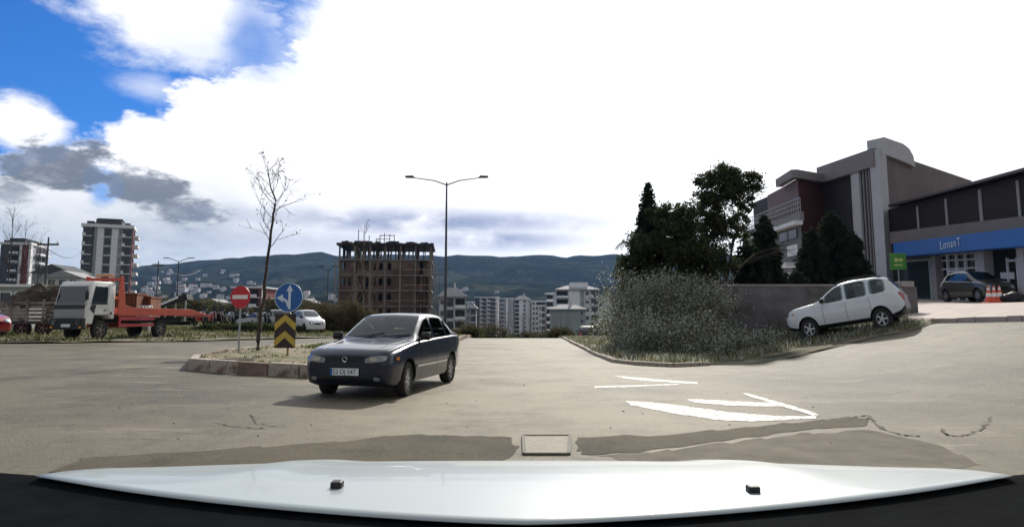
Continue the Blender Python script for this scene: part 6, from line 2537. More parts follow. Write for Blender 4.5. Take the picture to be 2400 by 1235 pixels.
m.bb(0.5, 6.2, 0.28, 0.42, 0.62, 0.86)
m.bb(0.6, 6.0, -0.28, 0.28, 0.66, 0.80)
m.build('chassis', m_black, tow)
m = MB()
m.bb(1.62, 6.5, -0.97, 0.97, 0.98, 1.08)
m.build('deck', m_truckr, tow)
for s_ in (-1, 1):
    m = MB()
    m.prism([(1.60, .93), (1.60, 2.52), (1.78, 2.52), (1.95, 1.36), (2.4, 1.26), (6.2, 1.22), (7.3, 0.98), (6.2, .93)], min(s_ * 0.98, s_ * 1.06), max(s_ * 0.98, s_ * 1.06), 'Y')
    m.build('side_rail', m_orange, tow, bevel=0.01)
    m = MB()
    m.bb(1.75, 3.78, s_ * 0.95, s_ * 1.0, 0.74, 0.90)
    m.bb(1.75, 3.78, s_ * 0.95, s_ * 1.0, 0.48, 0.60)
    m.bb(1.72, 1.82, s_ * 0.93, s_ * 0.99, 0.46, 0.93)
    m.build('side_guard', m_truckr, tow)
m = MB()
m.bb(1.62, 1.72, -0.97, 0.97, 2.34, 2.46)
m.bb(1.62, 1.72, -0.97, 0.97, 1.6, 1.7)
for y in (-0.5, 0, 0.5):
    m.bb(1.63, 1.71, y - 0.04, y + 0.04, 1.08, 2.34)
m.build('headboard', m_orange, tow)
m = MB()
m.prism([(6.5, 1.08), (7.9, 0.92), (7.9, 0.86), (6.5, 0.98)], -0.9, 0.9, 'Y')
m.build('ramp', m_truckr, tow)
m = MB()
m.bb(6.25, 6.4, -0.95, 0.95, 0.5, 0.66)
m.build('rear_bumper', m_black, tow)
MB().tube([(1.9, 0.25, 1.08), (1.9, 0.25, 1.38)], 0.14, n=10).build('winch', m_black, tow)
MB().bb(1.6, 1.75, -0.5, 0.5, 2.52, 2.6).build('light_bar', m_amber, tow, bevel=0.02)
for (xw, tw_) in ((0.85, 0.24), (4.29, 0.30)):
    for s_ in (-1, 1):
        wheel(tow, xw, s_ * 0.78, 0.375, m_rimd, s_, w=tw_, spokes=5)

# ------------------------------------------------------------------ left-hand yard
Yt = 31.0
xl, xr = P(-70, 700, Yt).x, P(142, 700, Yt).x
zt0 = zg(xr, Yt)
tr_ = thing('farm_trailer', 'weathered grey plank-sided trailer heaped with brown tarpaulin left of the tow truck', 'trailer', (xr, Yt, zt0), rz=R(6))
Lw = xr - xl
zz0, zz1 = P(60, 772, Yt).z - zt0, P(60, 704, Yt).z - zt0
m = MB()
nb_ = 5
for k in range(nb_):
    h0 = zz0 + 0.42 + (zz1 - zz0 - 0.42) * k / nb_
    h1 = h0 + (zz1 - zz0 - 0.42) / nb_ - 0.05
    m.bb(-Lw, 0, 0.0, 0.05, h0, h1)
    m.bb(-0.05, 0, 0.0, 2.0, h0, h1)
m.build('side_boards', m_plank, tr_)
m = MB()
for k in range(7):
    m.bb(-Lw * k / 6 - 0.05, -Lw * k / 6 + 0.05, -0.04, -0.003, zz0 + 0.3, zz1 + 0.04)
m.build('stake', m_plank, tr_)
m = MB()
m.bb(-Lw, 0, -0.02, 2.0, zz0 + 0.24, zz0 + 0.38)
m.build('deck', m_steeld, tr_)
for xx in (-0.7, -1.6, -3.2):
    wheel(tr_, xx, 0.15, 0.36, m_rimd, -1, w=0.22, spokes=5)
bm = bmesh.new()
bmesh.ops.create_icosphere(bm, subdivisions=5, radius=1.0)
for v in bm.verts:
    n0 = noise.fractal(v.co * 2.2, 0.9, 2.0, 5)
    v.co *= 1 + 0.25 * n0
    v.co.x = v.co.x * Lw * 0.36 - Lw * 0.30
    v.co.y = v.co.y * 0.9 + 1.0
    v.co.z = max(-0.1, v.co.z) * 0.95 + zz1 - 0.25
me = bpy.data.meshes.new('tarpaulin')
bm.to_mesh(me)
bm.free()
me.materials.append(m_tarp)
me.polygons.foreach_set('use_smooth', [True] * len(me.polygons))
tarp = link('tarpaulin', me)
tarp.location = tr_.location
tarp.rotation_euler = tr_.rotation_euler
tag(tarp, 'brown heaped tarpaulin piled high on the plank-sided trailer', 'tarpaulin')

p = P(34, 705, 36)
cab_ = thing('site_cabin', 'small cabin with pale flat roof and two windows behind the plank-sided trailer', 'cabin', (p.x, 36, zg(p.x, 36)), rz=R(8))
zc2 = P(34, 668, 36).z - zg(p.x, 36)
MB().bb(-0.75, 0.75, 0, 1.6, 0, zc2 - 0.1).build('wall', m_greenw, cab_)
MB().bb(-0.95, 0.95, -0.2, 1.8, zc2 - 0.1, zc2 + 0.04).build('roof', m_white, cab_)
for x in (-0.4, 0.32):
    part_copy(('cabw',), 'window', lambda: window_mb(0.5, 0.55, 0.05, 0), [m_white, m_pane], cab_, (x, -0.03, zc2 - 0.95))

for (px0, px1, yt, yb, Yv, lbl) in ((262, 318, 688, 735, 41, 'rusty orange ribbed container directly behind the tow truck bed'), (316, 352, 696, 738, 42.5, 'darker rusty container right of the taller orange one')):
    p0, p1 = P(px0, 700, Yv), P(px1, 700, Yv)
    g0 = zg(p0.x, Yv)
    ht = P(px0, yt, Yv).z - g0
    w_ = p1.x - p0.x
    ct = thing('container', lbl, 'container', ((p0.x + p1.x) / 2, Yv, g0), rz=R(12))
    m = MB()
    m.bb(-w_ / 2, w_ / 2, 0, 2.2, 0.1, ht - 0.06)
    n_ = int(w_ / 0.22)
    for k in range(n_):
        x = -w_ / 2 + w_ * (k + 0.5) / n_
        m.bb(x - 0.05, x + 0.05, -0.05, -0.002, 0.2, ht - 0.16)
    m.build('body', m_rust, ct)
    m = MB()
    m.bb(-w_ / 2 - 0.04, w_ / 2 + 0.04, -0.08, 2.28, ht - 0.06, ht + 0.04)
    m.build('top_rail', m_rust, ct)
    MB().bb(-w_ / 2 - 0.04, w_ / 2 + 0.04, -0.08, 2.28, 0.0, 0.1).build('base_rail', m_rust, ct)

p = P(341, 735, 38)
g0 = zg(p.x, 38)
cr = thing('crate', 'small white slatted crate standing on a stack behind the tow truck bed', 'crate', (p.x, 38, g0), rz=R(5))
z1_ = P(341, 716, 38).z - g0
m = MB()
for z in (z1_ - 0.46, z1_ - 0.25, z1_ - 0.04):
    m.bb(-0.26, 0.26, -0.26, 0.26, z, z + 0.045)
for x in (-0.25, -0.08, 0.08, 0.22):
    m.bb(x, x + 0.04, -0.262, -0.23, z1_ - 0.46, z1_)
    m.bb(x, x + 0.04, 0.23, 0.262, z1_ - 0.46, z1_)
m.build('slats', m_white, cr)
MB().bb(-0.3, 0.3, -0.3, 0.3, 0, z1_ - 0.47).build('stack', m_plank, cr)

Yc2 = 52
p = P(408, 700, Yc2)
g0 = zg(p.x, Yc2)
cnp = thing('tilted_canopy', 'black tilted sheet canopy with white edge on posts beyond the tow truck', 'canopy', (p.x, Yc2, g0), rz=R(10))
za, zb_ = P(384, 714, Yc2).z - g0, P(436, 688, Yc2).z - g0
m = MB()
m.prism([(-0.85, za), (0.85, zb_), (0.95, zb_ - 0.45), (-0.65, za - 0.12)], 0, 1.6, 'Y')
m.build('sheet', m_black, cnp)
MB().bar((-0.9, -0.04, za + 0.02), (0.25, -0.04, za + (zb_ - za) * 0.66), 0.08, 0.16).build('white_edge', m_white, cnp)
for x, z in ((-0.6, za - 0.1), (0.1, (za + zb_) / 2 - 0.1), (0.8, zb_ - 0.4)):
    MB().bb(x - 0.05, x + 0.05, 0.1, 0.2, 0, z).build('post', m_steel, cnp)


# parked motorcycles
def motorcycle(label, paint, loc, rz, seed):
    t = thing('motorcycle', label, 'motorcycle', loc, rz=rz, group='motorcycles parked in a row beyond the far road')
    for x, nm in ((-0.62, 'wheel'), (0.62, 'wheel')):
        m = MB()
        m.lathe([(0.22, -0.05), (0.30, -0.045), (0.31, 0), (0.30, 0.045), (0.22, 0.05)], axis='Y', n=18)
        for k in range(6):
            a = math.pi * k / 6
            m.bar((-0.22 * math.cos(a), 0, -0.22 * math.sin(a)), (0.22 * math.cos(a), 0, 0.22 * math.sin(a)), 0.015)
        m.build(nm, m_rubber, t, loc=(x, 0, 0.31))
    m = MB()
    m.prism([(-0.35, 0.35), (-0.15, 0.30), (0.25, 0.32), (0.42, 0.72), (0.30, 0.86), (0.05, 0.90), (-0.1, 0.74), (-0.75, 0.78), (-0.82, 0.66), (-0.45, 0.55)], -0.13, 0.13, 'Y')
    m.build('body', paint, t, bevel=0.03, smooth=True)
    MB().bb(-0.72, -0.08, -0.12, 0.12, 0.78, 0.86).build('seat', m_black, t, bevel=0.03)
    m = MB()
    m.tube([(0.62, 0.09, 0.31), (0.36, 0.09, 1.0)], 0.022, n=6)
    m.tube([(0.62, -0.09, 0.31), (0.36, -0.09, 1.0)], 0.022, n=6)
    m.build('fork', m_steel, t)
    MB().tube([(0.24, -0.33, 1.04), (0.36, -0.12, 1.02), (0.36, 0.12, 1.02), (0.24, 0.33, 1.04)], 0.018, n=6).build('handlebar', m_black, t)
    MB().lathe([(0.001, 0.0), (0.09, 0.0), (0.07, 0.10), (0.001, 0.12)][::-1], c_=(0.40, 0, 0.88), axis='X', n=12).build('headlight', m_lamp, t)
    MB().prism([(0.34, 0.95), (0.46, 0.98), (0.38, 1.25), (0.33, 1.22)], -0.14, 0.14, 'Y').build('windshield', m_black, t)
    MB().tube([(-0.1, 0.14, 0.3), (-0.8, 0.16, 0.38)], 0.035, n=6).build('exhaust', m_chrome, t)
    return t


m_mred = mat('motorcycle_red', (0.40, 0.03, 0.03), 0.35, coat=0.6)
m_mbl = mat('motorcycle_blue', (0.03, 0.06, 0.20), 0.35, coat=0.6)
cols_ = [('red', m_mred), ('white', m_truckw), ('red', m_mred), ('black', m_black), ('white', m_truckw), ('silver', m_psilver), ('red', m_mred), ('black', m_black), ('white', m_truckw), ('blue', m_mbl), ('white', m_truckw), ('black', m_black)]
plc = ['nearest the tow truck ramp', 'second along from the tow truck ramp', 'third along from the tow truck ramp', 'left of the no-entry post', 'just left of the no-entry post beside a black one',
       'just behind the no-entry post', 'right of the no-entry post', 'between the no-entry post and the tree', 'left of the bare tree trunk', 'just left of the bare tree trunk', 'directly behind the bare tree trunk', 'right of the bare tree trunk']
for k, (cn2, pm) in enumerate(cols_):
    if k in (1, 4, 6, 8, 10):
        continue
    px = 468 + 14.0 * k
    Yk = 43.0 + 0.5 * (k % 2)
    p = P(px, 770, Yk)
    motorcycle('parked %s motorcycle %s' % (cn2, plc[k]), pm, (p.x, Yk, zg(p.x, Yk) + 0.04 + 0.25), R(-38 + 16 * math.sin(k * 2.1)), k)
# bank of earth the motorcycles stand on
lb = [(P(452, 780, 42.3).x, 42.3), (P(655, 780, 42.3).x, 42.3), (P(655, 780, 42.3).x, 45.5), (P(452, 780, 45.5).x, 45.5)]
sheet('raised_verge', lb, m_verge, 0.28, 0.8, skirt=0.4)


def shrub(name, label, base, rx, ry, h, m, seed, n=40, nl=90, size=0.06, cr=0.2, group=None, cat='shrub', mats=None, stem=True, hollow=0.2):
    rng = np.random.default_rng(seed)
    t = thing(name, label, cat, base, group=group)
    pts = clump_points((0, 0, h * 0.5), (rx, ry, h * 0.5), n, nl, rng, cr, hollow)
    pts = pts[pts[:, 2] > -0.05]
    leaf_mesh('crown', pts, size, m, t, rng, mats=mats)
    if stem:
        mb = MB()
        for k in range(7):
            a = k * 0.9
            branches(mb, Vector((0.1 * math.cos(a), 0.1 * math.sin(a), -0.1)), Vector((math.cos(a) * 0.5 * rx / h, math.sin(a) * 0.5, 1)).normalized(), 0.022, h * 0.75, 1, rng, 0.6, n=4)
        mb.build('stems', m_barkp, t)
    return t


for k, (px, w_, h_, lbl) in enumerate(((500, 1.5, 0.42, 'low dark hedge below the motorcycles nearest the tow truck'), (585, 1.6, 0.5, 'low dark hedge below the motorcycles beside the no-entry post'), (672, 1.3, 0.4, 'low hedge behind the chevron board'))):
    Yh = 41.6
    p = P(px, 780, Yh)
    shrub('hedge', lbl, (p.x, Yh, zg(p.x, Yh) + 0.05), w_, 0.35, h_, m_leaf, 40 + k, n=60, nl=80, size=0.05, cr=0.14, cat='hedge', mats=[m_leaf, m_leaf2], stem=False)
for k, (px, Yb, w_, h_, lbl) in enumerate(((768, 46, 1.1, 1.9, 'tall brown dry bush right of the small white car'), (812, 47, 1.3, 2.1, 'tall brown dry bush above the saloon bonnet'), (858, 48, 1.2, 1.8, 'brown dry bush behind the saloon roof'), (735, 49, 0.8, 1.9, 'dark brown bush behind the small white car'))):
    p = P(px, 780, Yb)
    shrub('dry_bush', lbl, (p.x, Yb, zg(p.x, Yb)), w_, 0.7, h_, m_brush, 60 + k, n=70, nl=120, size=0.05, cr=0.25, mats=[m_brush, m_brush, m_leaf])
# scrub across the left background
for k, (px, Yb, w_, h_, lbl) in enumerate(((20, 46, 2.0, 1.4, 'dark scrub behind the red car'), (150, 60, 3.0, 2.6, 'dark scrub clump under the tall white tower'), (95, 75, 3.4, 3.6, 'dark bushes between the two towers'), (240, 70, 3.0, 2.6, 'scrub clump behind the tow truck cab'),
                                              (365, 66, 2.4, 2.0, 'dark scrub behind the rusty containers'), (440, 72, 3.0, 2.2, 'scrub clump right of the tilted canopy'), (520, 80, 3.4, 2.0, 'scrub clump left of the red block'), (640, 84, 3.2, 2.6, 'scrub clump between red block and blue sign'), (725, 88, 3.0, 2.8, 'scrub clump right of the blue sign'))):
    p = P(px, 760, Yb)
    shrub('scrub', lbl, (p.x, Yb, zg(p.x, min(Yb, 60))), w_, 1.2, h_, m_leaf, 80 + k, n=60, nl=90, size=0.13, cr=0.4, mats=[m_leaf, m_leaf2, m_brush], stem=False)
# small low houses over the left background
small_house('small white-roofed house left of the tall white tower', 168, 690, 130, w=6, h=3.0, wallm=m_cream, rot=R(10))
small_house('small pale green-roofed long house between the two towers', 145, 662, 175, w=10, h=2.2, wallm=m_greenw, roofm=m_darkw, rot=R(0))
small_house('low white house left of the no-entry sign', 508, 736, 300, w=7, h=5, rot=R(-10))
small_house('low pale house behind the motorcycles near the no-entry sign', 462, 740, 320, w=9, h=5, wallm=m_cream, rot=R(12))
small_house('low grey house behind the chevron board', 722, 738, 300, w=9, h=5, wallm=m_greyw, rot=R(-8))

# poles and wires
def pole(label, px, ytop, Y, r=0.09, name='utility_pole', lampa=None, cat='utility pole'):
    p = P(px, 740, Y)
    gz = zg(p.x, min(Y, 60)) if Y <= 60 else -1.0
    ht = P(px, ytop, Y).z - gz
    t = thing(name, label, cat, (p.x, Y, gz))
    MB().tube([(0, 0, -0.3), (0, 0, ht)], [r * 1.3, r * 0.8], n=8).build('pole', m_steeld, t, smooth=True)
    if lampa:
        for s_ in (-1, 1):
            MB().tube([(0, 0, ht - 0.1), (s_ * lampa * 0.7, 0, ht + 0.35), (s_ * lampa, 0, ht + 0.4)], 0.05, n=6).build('arm', m_steeld, t)
            MB().bb(s_ * lampa - 0.35, s_ * lampa + 0.35, -0.14, 0.14, ht + 0.36, ht + 0.46).build('lamp_head', m_steeld, t)
    else:
        MB().bb(-0.9, 0.9, -0.06, 0.06, ht - 0.7, ht - 0.55).build('cross_arm', m_steeld, t)
        m = MB()
        for x in (-0.8, 0.0, 0.8):
            m.lathe([(0.05, ht - 0.55), (0.06, ht - 0.45), (0.03, ht - 0.32)], c_=(x, 0, 0), n=8)
        m.build('insulators', m_white, t)
    return t


pole('leaning-looking tall utility pole between the two towers', 100, 556, 58, 0.08)
pole('thin utility pole right of the tall white tower', 364, 612, 95, 0.09)
pole('small double-arm street lamp far behind the tow truck bed', 412, 612, 92, 0.09, 'street_lamp', 1.7, 'street lamp')
pole('thin pole with lamp heads left of the unfinished building', 766, 632, 85, 0.08, 'street_lamp', 0.9, 'street lamp')
for (a, b, sag, lbl) in (((100, 572, 58), (-60, 560, 60), 0.8, 'thin wire from the utility pole towards the left border'), ((100, 572, 58), (190, 588, 120), 1.2, 'thin wire sagging from the utility pole to the tall tower'),
                         ((325, 612, 205), (364, 617, 95), 1.0, 'dark wire from the tall tower to the thin pole'), ((364, 617, 95), (470, 632, 160), 1.5, 'dark wire running from the thin pole towards the hills')):
    pa, pb = P(*a), P(*b)
    pts = []
    for k in range(13):
        q = k / 12
        v = pa.lerp(pb, q)
        v.z -= sag * 4 * q * (1 - q)
        pts.append(v)
    w = MB().tube(pts, 0.022 if a[2] < 100 and b[2] < 100 else 0.035, n=4).build('overhead_wire', m_black)
    tag(w, lbl, 'wire')

# bare trees in the background
for k, (px, yt, Yb, r_, lbl) in enumerate(((850, 522, 62, 0.10, 'tall thin bare tree in front of the unfinished building'), (832, 600, 58, 0.07, 'shorter bare tree left of the tall one before the unfinished building'),
                                            (872, 620, 60, 0.06, 'bare young tree right of the tall one before the unfinished building'), (960, 640, 60, 0.05, 'bare young tree before the right part of the unfinished building'),
                                            (12, 486, 55, 0.09, 'tall bare tree at the left border before the dark tower'), (45, 520, 57, 0.08, 'bare tree in front of the shorter dark tower'), (82, 545, 60, 0.06, 'bare tree right of the shorter dark tower'),
                                            (330, 668, 80, 0.07, 'small bare tree beyond the rusty containers'), (275, 630, 70, 0.06, 'bare tree under the right edge of the tall tower'))):
    p = P(px, 740, Yb)
    gz = zg(p.x, min(60, Yb))
    bare_tree('bare_tree', lbl, (p.x, Yb, gz), P(px, yt, Yb).z - gz, 100 + k, r=r_, side=12, depth=2, up=1.3, ln=0.24, lo=0.3, m=m_bark if k > 2 else m_barkp)
sap = None
for k in range(26):
    px = 1072 + 10.6 * k + 4 * math.sin(k * 3.7)
    Yb = 45 + 7 * ((k * 7) % 5) / 5
    p = P(px, 780, Yb)
    gz = zg(p.x, Yb)
    h_ = P(px, 748 - 22 * abs(math.sin(k * 1.3)), Yb).z - gz
    if k < 5:
        t_, _, _ = bare_tree('sapling', 'thin bare sapling in the row where the road drops out of sight', (p.x, Yb, gz), 3.2, 140 + k, r=0.022, side=9, depth=1, up=1.6, ln=0.3, lo=0.25, m=m_barkp, group='bare saplings beyond the end of the road')
        t_.scale = (1, 1, h_ / 3.2)
        sap = sap or []
        sap.append(t_)
    else:
        t_ = dup(sap[k % 5], (p.x, Yb, gz), rz=k * 1.1)
        t_.scale = (1, 1, h_ / 3.2)
    t_['label'] = 'thin bare sapling beyond the road end, %s from the left of its row' % ORD(k)
for k, (px, Yb, w_, h_, lbl) in enumerate(((1090, 47, 1.2, 0.9, 'low dark bush where the left side of the road drops away'), (1150, 60, 2.0, 1.9, 'dark green bush below the grey blocks'), (1225, 62, 1.6, 1.3, 'dark bush at the far end of the road'), (1300, 50, 1.4, 0.9, 'low dark bush left of the dark van'), (1425, 46, 1.3, 1.2, 'greenish bush right of the dark van'))):
    p = P(px, 780, Yb)
    shrub('bush', lbl, (p.x, Yb, zg(p.x, min(60, Yb)) - 0.1), w_, 0.8, h_, m_leaf2, 120 + k, n=50, nl=90, size=0.07, cr=0.25, mats=[m_leaf, m_leaf2, m_brush], stem=False)
p = P(1377, 790, 44)
p = P(1377, 790, 56)
car('hatchback_car', 'dark car seen from behind, driving down beyond the crest right of the road', 'car', HATCH, m_black, (p.x, 56, zg(p.x, 56) + 0.08), (0.1, 1), scale=(0.9, 1.0, 1.0), detail=1)
# ------------------------------------------------------------------ trees on the right
def gp(px, Y):
    x = P(px, 740, Y).x
    return Vector((x, Y, zg(x, Y)))


g0 = gp(1526, 31)
hh = P(1526, 432, 31).z - g0.z
spruce('spruce', 'tall dark spruce with pointed top, left of the big leafy tree', tuple(g0), hh, 1.45, m_needle, 201, tiers=44, dens=2.6, size=0.10, power=0.72)
g0 = gp(1700, 30.5)
top = P(1700, 386, 30.5).z - g0.z
lo_ = P(1700, 640, 30.5).z - g0.z
sc_ = 30.5 / F
def rp(px, py):
    p = P(px, py, 30.5)
    return p.x - g0.x, p.z - g0.z
parts_ = []
for (px, py, rx, ry, nc) in ((1655, 455, 26, 50, 30), (1690, 440, 34, 52, 46), (1728, 435, 30, 44, 30), (1752, 450, 20, 42, 16), (1675, 500, 36, 40, 26), (1660, 530, 40, 55, 34), (1700, 540, 30, 50, 20), (1745, 545, 16, 28, 7), (1650, 610, 50, 50, 30), (1708, 606, 30, 34, 12), (1738, 498, 24, 24, 7)):
    x, z = rp(px, py)
    parts_.append((x, random.uniform(-0.5, 0.5), z, rx * sc_, 0.7, ry * sc_, nc))
broad_tree('leafy_tree', 'big dark leafy tree with open twiggy right side behind the grey wall', tuple(g0), top, 1.3, 2.2, m_leaf, 202, nleaf=110, size=0.060, cr=0.20, parts=parts_, mats=[m_leaf, m_needle, m_leaf2])
g0 = gp(1592, 29.5)
def rp2(px, py):
    p = P(px, py, 29.5)
    return p.x - g0.x, p.z - g0.z
parts_ = []
for (px, py, rx, ry, nc) in ((1570, 530, 36, 34, 18), (1600, 520, 34, 40, 22), (1540, 590, 58, 46, 40), (1600, 590, 60, 50, 40), (1500, 600, 40, 50, 30), (1640, 610, 44, 56, 34), (1545, 670, 80, 50, 60), (1480, 650, 30, 50, 22), (1630, 670, 54, 50, 44), (1575, 500, 50, 26, 22)):
    x, z = rp2(px, py)
    parts_.append((x, random.uniform(-0.6, 0.6), z, rx * 29.5 / F, 0.8, ry * 29.5 / F, nc))
broad_tree('leafy_tree', 'broad olive-green tree filling the space below the spruce', tuple(g0), 5.0, 1.8, 1.5, m_leaf2, 203, nleaf=120, size=0.075, cr=0.2, parts=parts_, mats=[m_leaf2, m_leaf, m_needle])
g0 = gp(1800, 33)
spruce('cypress', 'dark pointed conifer in front of the low wing', tuple(g0), P(1805, 508, 33).z - g0.z, 1.15, m_needle, 204, tiers=26, dens=2.2, size=0.11, power=0.45)
g0 = gp(1778, 31.5)
spruce('cypress', 'short dark conifer filling the gap right of the big leafy tree', tuple(g0), P(1778, 585, 31.5).z - g0.z, 1.1, m_needle, 215, tiers=20, dens=2.2, size=0.11, power=0.5)
g0 = gp(1755, 32)
spruce('cypress', 'lower dark conifer between the big leafy tree and the pointed conifer', tuple(g0), P(1755, 570, 32).z - g0.z, 1.2, m_needle, 205, tiers=20, dens=2.2, size=0.11, power=0.5)
for k, (px, yt, rr_, lbl) in enumerate(((1912, 540, 1.2, 'dark conifer just right of the white porch'), (1960, 500, 1.5, 'tallest dark conifer before the slate wall of the hall'), (2006, 545, 1.0, 'dark conifer next to the pale pilaster'), (1872, 640, 0.9, 'low dark conifer beside the white porch posts'))):
    Yv = (38, 39, 38, 36)[k]
    g0 = gp(px, Yv)
    spruce('cypress', lbl, tuple(g0), P(px, yt, Yv).z - g0.z, rr_, m_needle, 206 + k, tiers=22, dens=2.4, size=0.13, power=0.4)
# pale tangled shrubs left of the wall
for k, (px, Y, w_, h_, lbl) in enumerate(((1478, 27.5, 1.1, 3.2, 'tall dusty shrub at the left end of the thicket'), (1545, 26.5, 1.2, 3.0, 'dusty grey-green shrub below the spruce'), (1612, 26.0, 1.2, 3.0, 'dusty grey-green shrub in the middle of the thicket'), (1668, 25.2, 0.75, 2.6, 'dusty shrub against the left end of the grey wall'),
                                              (1500, 24.5, 1.0, 1.5, 'low pale shrub at the kerb under the tall dusty shrub'), (1575, 23.2, 1.1, 1.4, 'low pale shrub at the front of the thicket'), (1648, 23.0, 0.9, 1.3, 'low pale shrub in front of the left end of the wall'), (1730, 24.2, 0.9, 0.7, 'small weedy bush at the foot of the grey wall'), (1790, 24.3, 0.8, 0.5, 'small dry bush at the wall left of the off-road car'), (1450, 30, 0.9, 2.0, 'thin pale shrub above the curved kerb'))):
    g0 = gp(px, Y)
    shrub('shrub', lbl, tuple(g0), w_, 0.9, h_, m_leaf3, 220 + k, n=int(34 * w_ * h_ / 2 + 10), nl=150, size=0.036, cr=0.34, mats=[m_leaf3, m_leaf3, m_leaf2, m_weed, m_leaf3, m_leaf2])
# palm-like leaf tips at the left edge
g0 = gp(1474, 30)
pm = thing('palm', 'drooping palm fronds sticking out left of the thicket', 'palm', tuple(g0))
zp_ = P(1490, 578, 30).z - g0.z
MB().tube([(0.5, 0.3, -0.1), (0.35, 0.2, zp_ * 0.6), (0.2, 0, zp_)], [0.12, 0.1, 0.09], n=8).build('trunk', m_bark, pm, smooth=True)
m = MB()
for k in range(15):
    a = k * 0.42
    pts, last = [], None
    for j in range(8):
        q = j / 7
        r_ = 0.75 * q
        pts.append(Vector((0.2 + math.cos(a) * r_, math.sin(a) * r_, zp_ + 0.35 * math.sin(q * 2.2) - 0.28 * q * q * 1.4)))
    m.tube(pts, [0.012] * 8, n=4)
    for j in range(1, 8):
        d = (pts[j] - pts[j - 1]).normalized()
        s = d.cross(Vector((0, 0, 1))).normalized()
        for sg in (-1, 1):
            for e in (0, 0.5):
                o3 = pts[j - 1].lerp(pts[j], e)
                m.poly([o3, o3 + d * 0.03, o3 + s * sg * 0.22 * (1.1 - j / 9) + d * 0.14 - Vector((0, 0, 0.06))])
m.build('crown', m_leaf, pm, recalc=False)

# ------------------------------------------------------------------ the car we look out of
def zc_h(y):
    return sum(zc_0(y + k) for k in (-0.09, -0.06, -0.03, 0, 0.03, 0.06, 0.09)) / 7


def zc_0(y):
    return interp([(0.80, 1.068), (0.92, 1.068), (1.04, 1.073), (1.2, 1.071), (1.4, 1.050), (1.6, 1.012), (1.75, 0.979), (1.85, 0.946), (1.95, 0.895), (2.05, 0.83), (2.12, 0.74), (2.14, 0.60)], y)


def rearY(x):
    return 0.925 + 0.235 * (abs(x) / 0.80) ** 1.45


def halfx(y):
    return sum(halfx0(y + k) for k in (-0.12, -0.06, 0, 0.06, 0.12)) / 5


def halfx0(y):
    return interp([(0.8, 0.83), (1.15, 0.81), (1.3, 0.78), (1.6, 0.735), (1.85, 0.70), (2.05, 0.66), (2.14, 0.60)], y)


me_car = thing('own_car', 'white bonnet and black scuttle of the car the photo is taken from', 'car', (0, 1.0, 0))
m = MB()
ny, nx = 40, 48
for j in range(ny + 1):
    for i in range(nx + 1):
        q = -1 + 2 * i / nx
        y1 = 2.14
        x_ = q * 0.80
        y0 = rearY(x_)
        y = y0 + (y1 - y0) * j / ny
        hx_ = halfx(y)
        x = q * hx_ + 0.02
        z = zc_h(y) + 0.012 * (1 - abs(q) ** 2.5) + 0.020 * abs(q) ** 4 * (1 - sst(1.1, 1.5, y)) + 0.006 * math.exp(-((abs(q) - 0.60) / 0.07) ** 2) * sst(1.0, 1.4, y)
        m.v.append((x, y - 1.0, z))
for j in range(ny):
    for i in range(nx):
        a = j * (nx + 1) + i
        m.f.append((a, a + 1, a + nx + 2, a + nx + 1))
        m.m.append(0)
bon = m.build('bonnet', m_hood, me_car, smooth=True)
if sum(f_.normal.z for f_ in bon.data.polygons) < 0:
    bon.data.flip_normals()
sol = bon.modifiers.new('s', 'SOLIDIFY')
sol.thickness = 0.0015
sol.offset = -1
for s_ in (-1, 1):
    m = MB()
    for j in range(21):
        y = 1.12 + 1.03 * j / 20
        hx_ = halfx(y) + 0.006
        z = zc_h(y) - 0.016
        for (dx, dz_) in ((0, 0), (0.03, -0.006), (0.07, -0.04), (0.085, -0.12), (0.085, -0.4)):
            m.v.append((0.02 + s_ * (hx_ + dx), y - 1.0, z + dz_))
    for j in range(20):
        for i in range(4):
            a = j * 5 + i
            m.f.append((a, a + 1, a + 6, a + 5))
            m.m.append(0)
    m.build('wing', m_hood, me_car, smooth=True)
    # washer nozzles
    px, py = ((790, 1142), (1765, 1153))[0 if s_ < 0 else 1]
    d = ray(px, py)
    y = 1.0
    while y < 2:
        p = Vector((0, 0, H)) + d * (y / d.y)
        q = (p.x - 0.02) / halfx(y)
        if p.z < zc_h(y) + 0.012 * (1 - abs(q) ** 2.5):
            break
        y += 0.002
    MB().box((p.x, p.y - 1.0, p.z + 0.004), (0.018, 0.020, 0.013)).build('washer_nozzle', m_black, me_car, bevel=0.003)
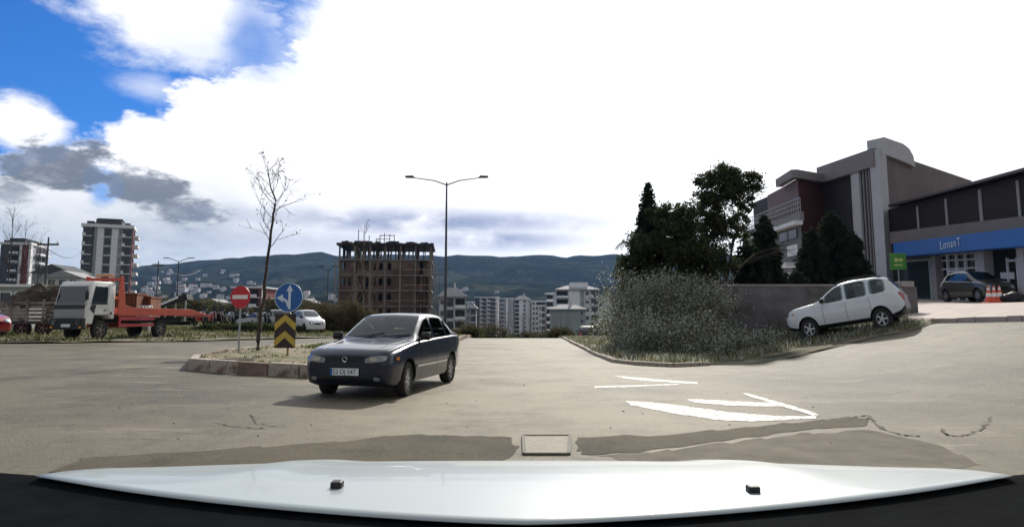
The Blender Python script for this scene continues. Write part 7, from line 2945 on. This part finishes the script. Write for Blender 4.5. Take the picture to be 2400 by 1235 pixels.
# scuttle
m = MB()
nx = 40
for i in range(nx + 1):
    x = -0.98 + 1.98 * i / nx
    y0 = rearY(x - 0.02)
    for (dy, dz_) in ((0.05, -0.014), (0.004, -0.005), (-0.02, -0.010), (-0.10, -0.012), (-0.20, -0.012), (-0.34, -0.02)):
        zz = zc_h(y0) + 0.020 * min(1.0, abs((x - 0.02) / 0.82)) ** 4 * (1 - sst(1.1, 1.5, y0)) + 0.012 * max(0, 1 - abs((x - 0.02) / 0.82) ** 2.5) + dz_ + 0.0015 * math.sin(x * 60) * (1 if dy < -0.02 else 0)
        m.v.append((x, y0 + dy - 1.0, zz))
for i in range(nx):
    for k in range(5):
        a = i * 6 + k
        m.f.append((a, a + 1, a + 7, a + 6))
        m.m.append(0)
m.build('scuttle', mat('scuttle_plastic', (0.005, 0.006, 0.007), 0.95, spec=0.02, var=0.4, vscale=14, bump=0.08, bscale=60), me_car, smooth=True)
# wipers
for (pts) in ([(0.50, 0.86), (0.25, 0.80), (0.0, 0.775), (-0.28, 0.79)], [(0.80, 0.93), (0.62, 0.86), (0.45, 0.815), (0.18, 0.77)]):
    q = [Vector((x, y - 1.0, zc_h(max(0.8, y)) + 0.006)) for x, y in pts]
    w = MB().tube(q, 0.006, n=6).build('wiper', m_black, me_car)
    MB().tube([v + Vector((0, -0.012, 0.004)) for v in q], 0.004, n=4).build('blade', m_rubber, w)
# dashboard top
m = MB()
m.prism([(-0.62, 0.86), (-0.62, 1.03), (-0.48, 1.035), (-0.36, 1.02), (-0.30, 0.99), (-0.30, 0.86)], -0.9, 0.9, 'X')
m.build('dashboard', mat('dashboard_vinyl', (0.03, 0.028, 0.03), 0.5, spec=0.4, var=0.3, vscale=6), me_car, bevel=0.02, smooth=True)

# ------------------------------------------------------------------ air
hz_me = bpy.data.meshes.new('haze')
mb = MB().bb(-3900, 3900, -60, 3950, -41, 330)
hz = mb.build('haze', [])
hm_ = bpy.data.materials.new('haze_air')
hm_.use_nodes = True
hn = hm_.node_tree
hn.nodes.clear()
vo = hn.nodes.new('ShaderNodeVolumePrincipled')
vo.inputs['Color'].default_value = (0.30, 0.50, 0.92, 1)
vo.inputs['Density'].default_value = 0.00008
vo.inputs['Anisotropy'].default_value = 0.2
ho = hn.nodes.new('ShaderNodeOutputMaterial')
hn.links.new(vo.outputs[0], ho.inputs['Volume'])
hz.data.materials.append(hm_)
tag(hz, kind='stuff')
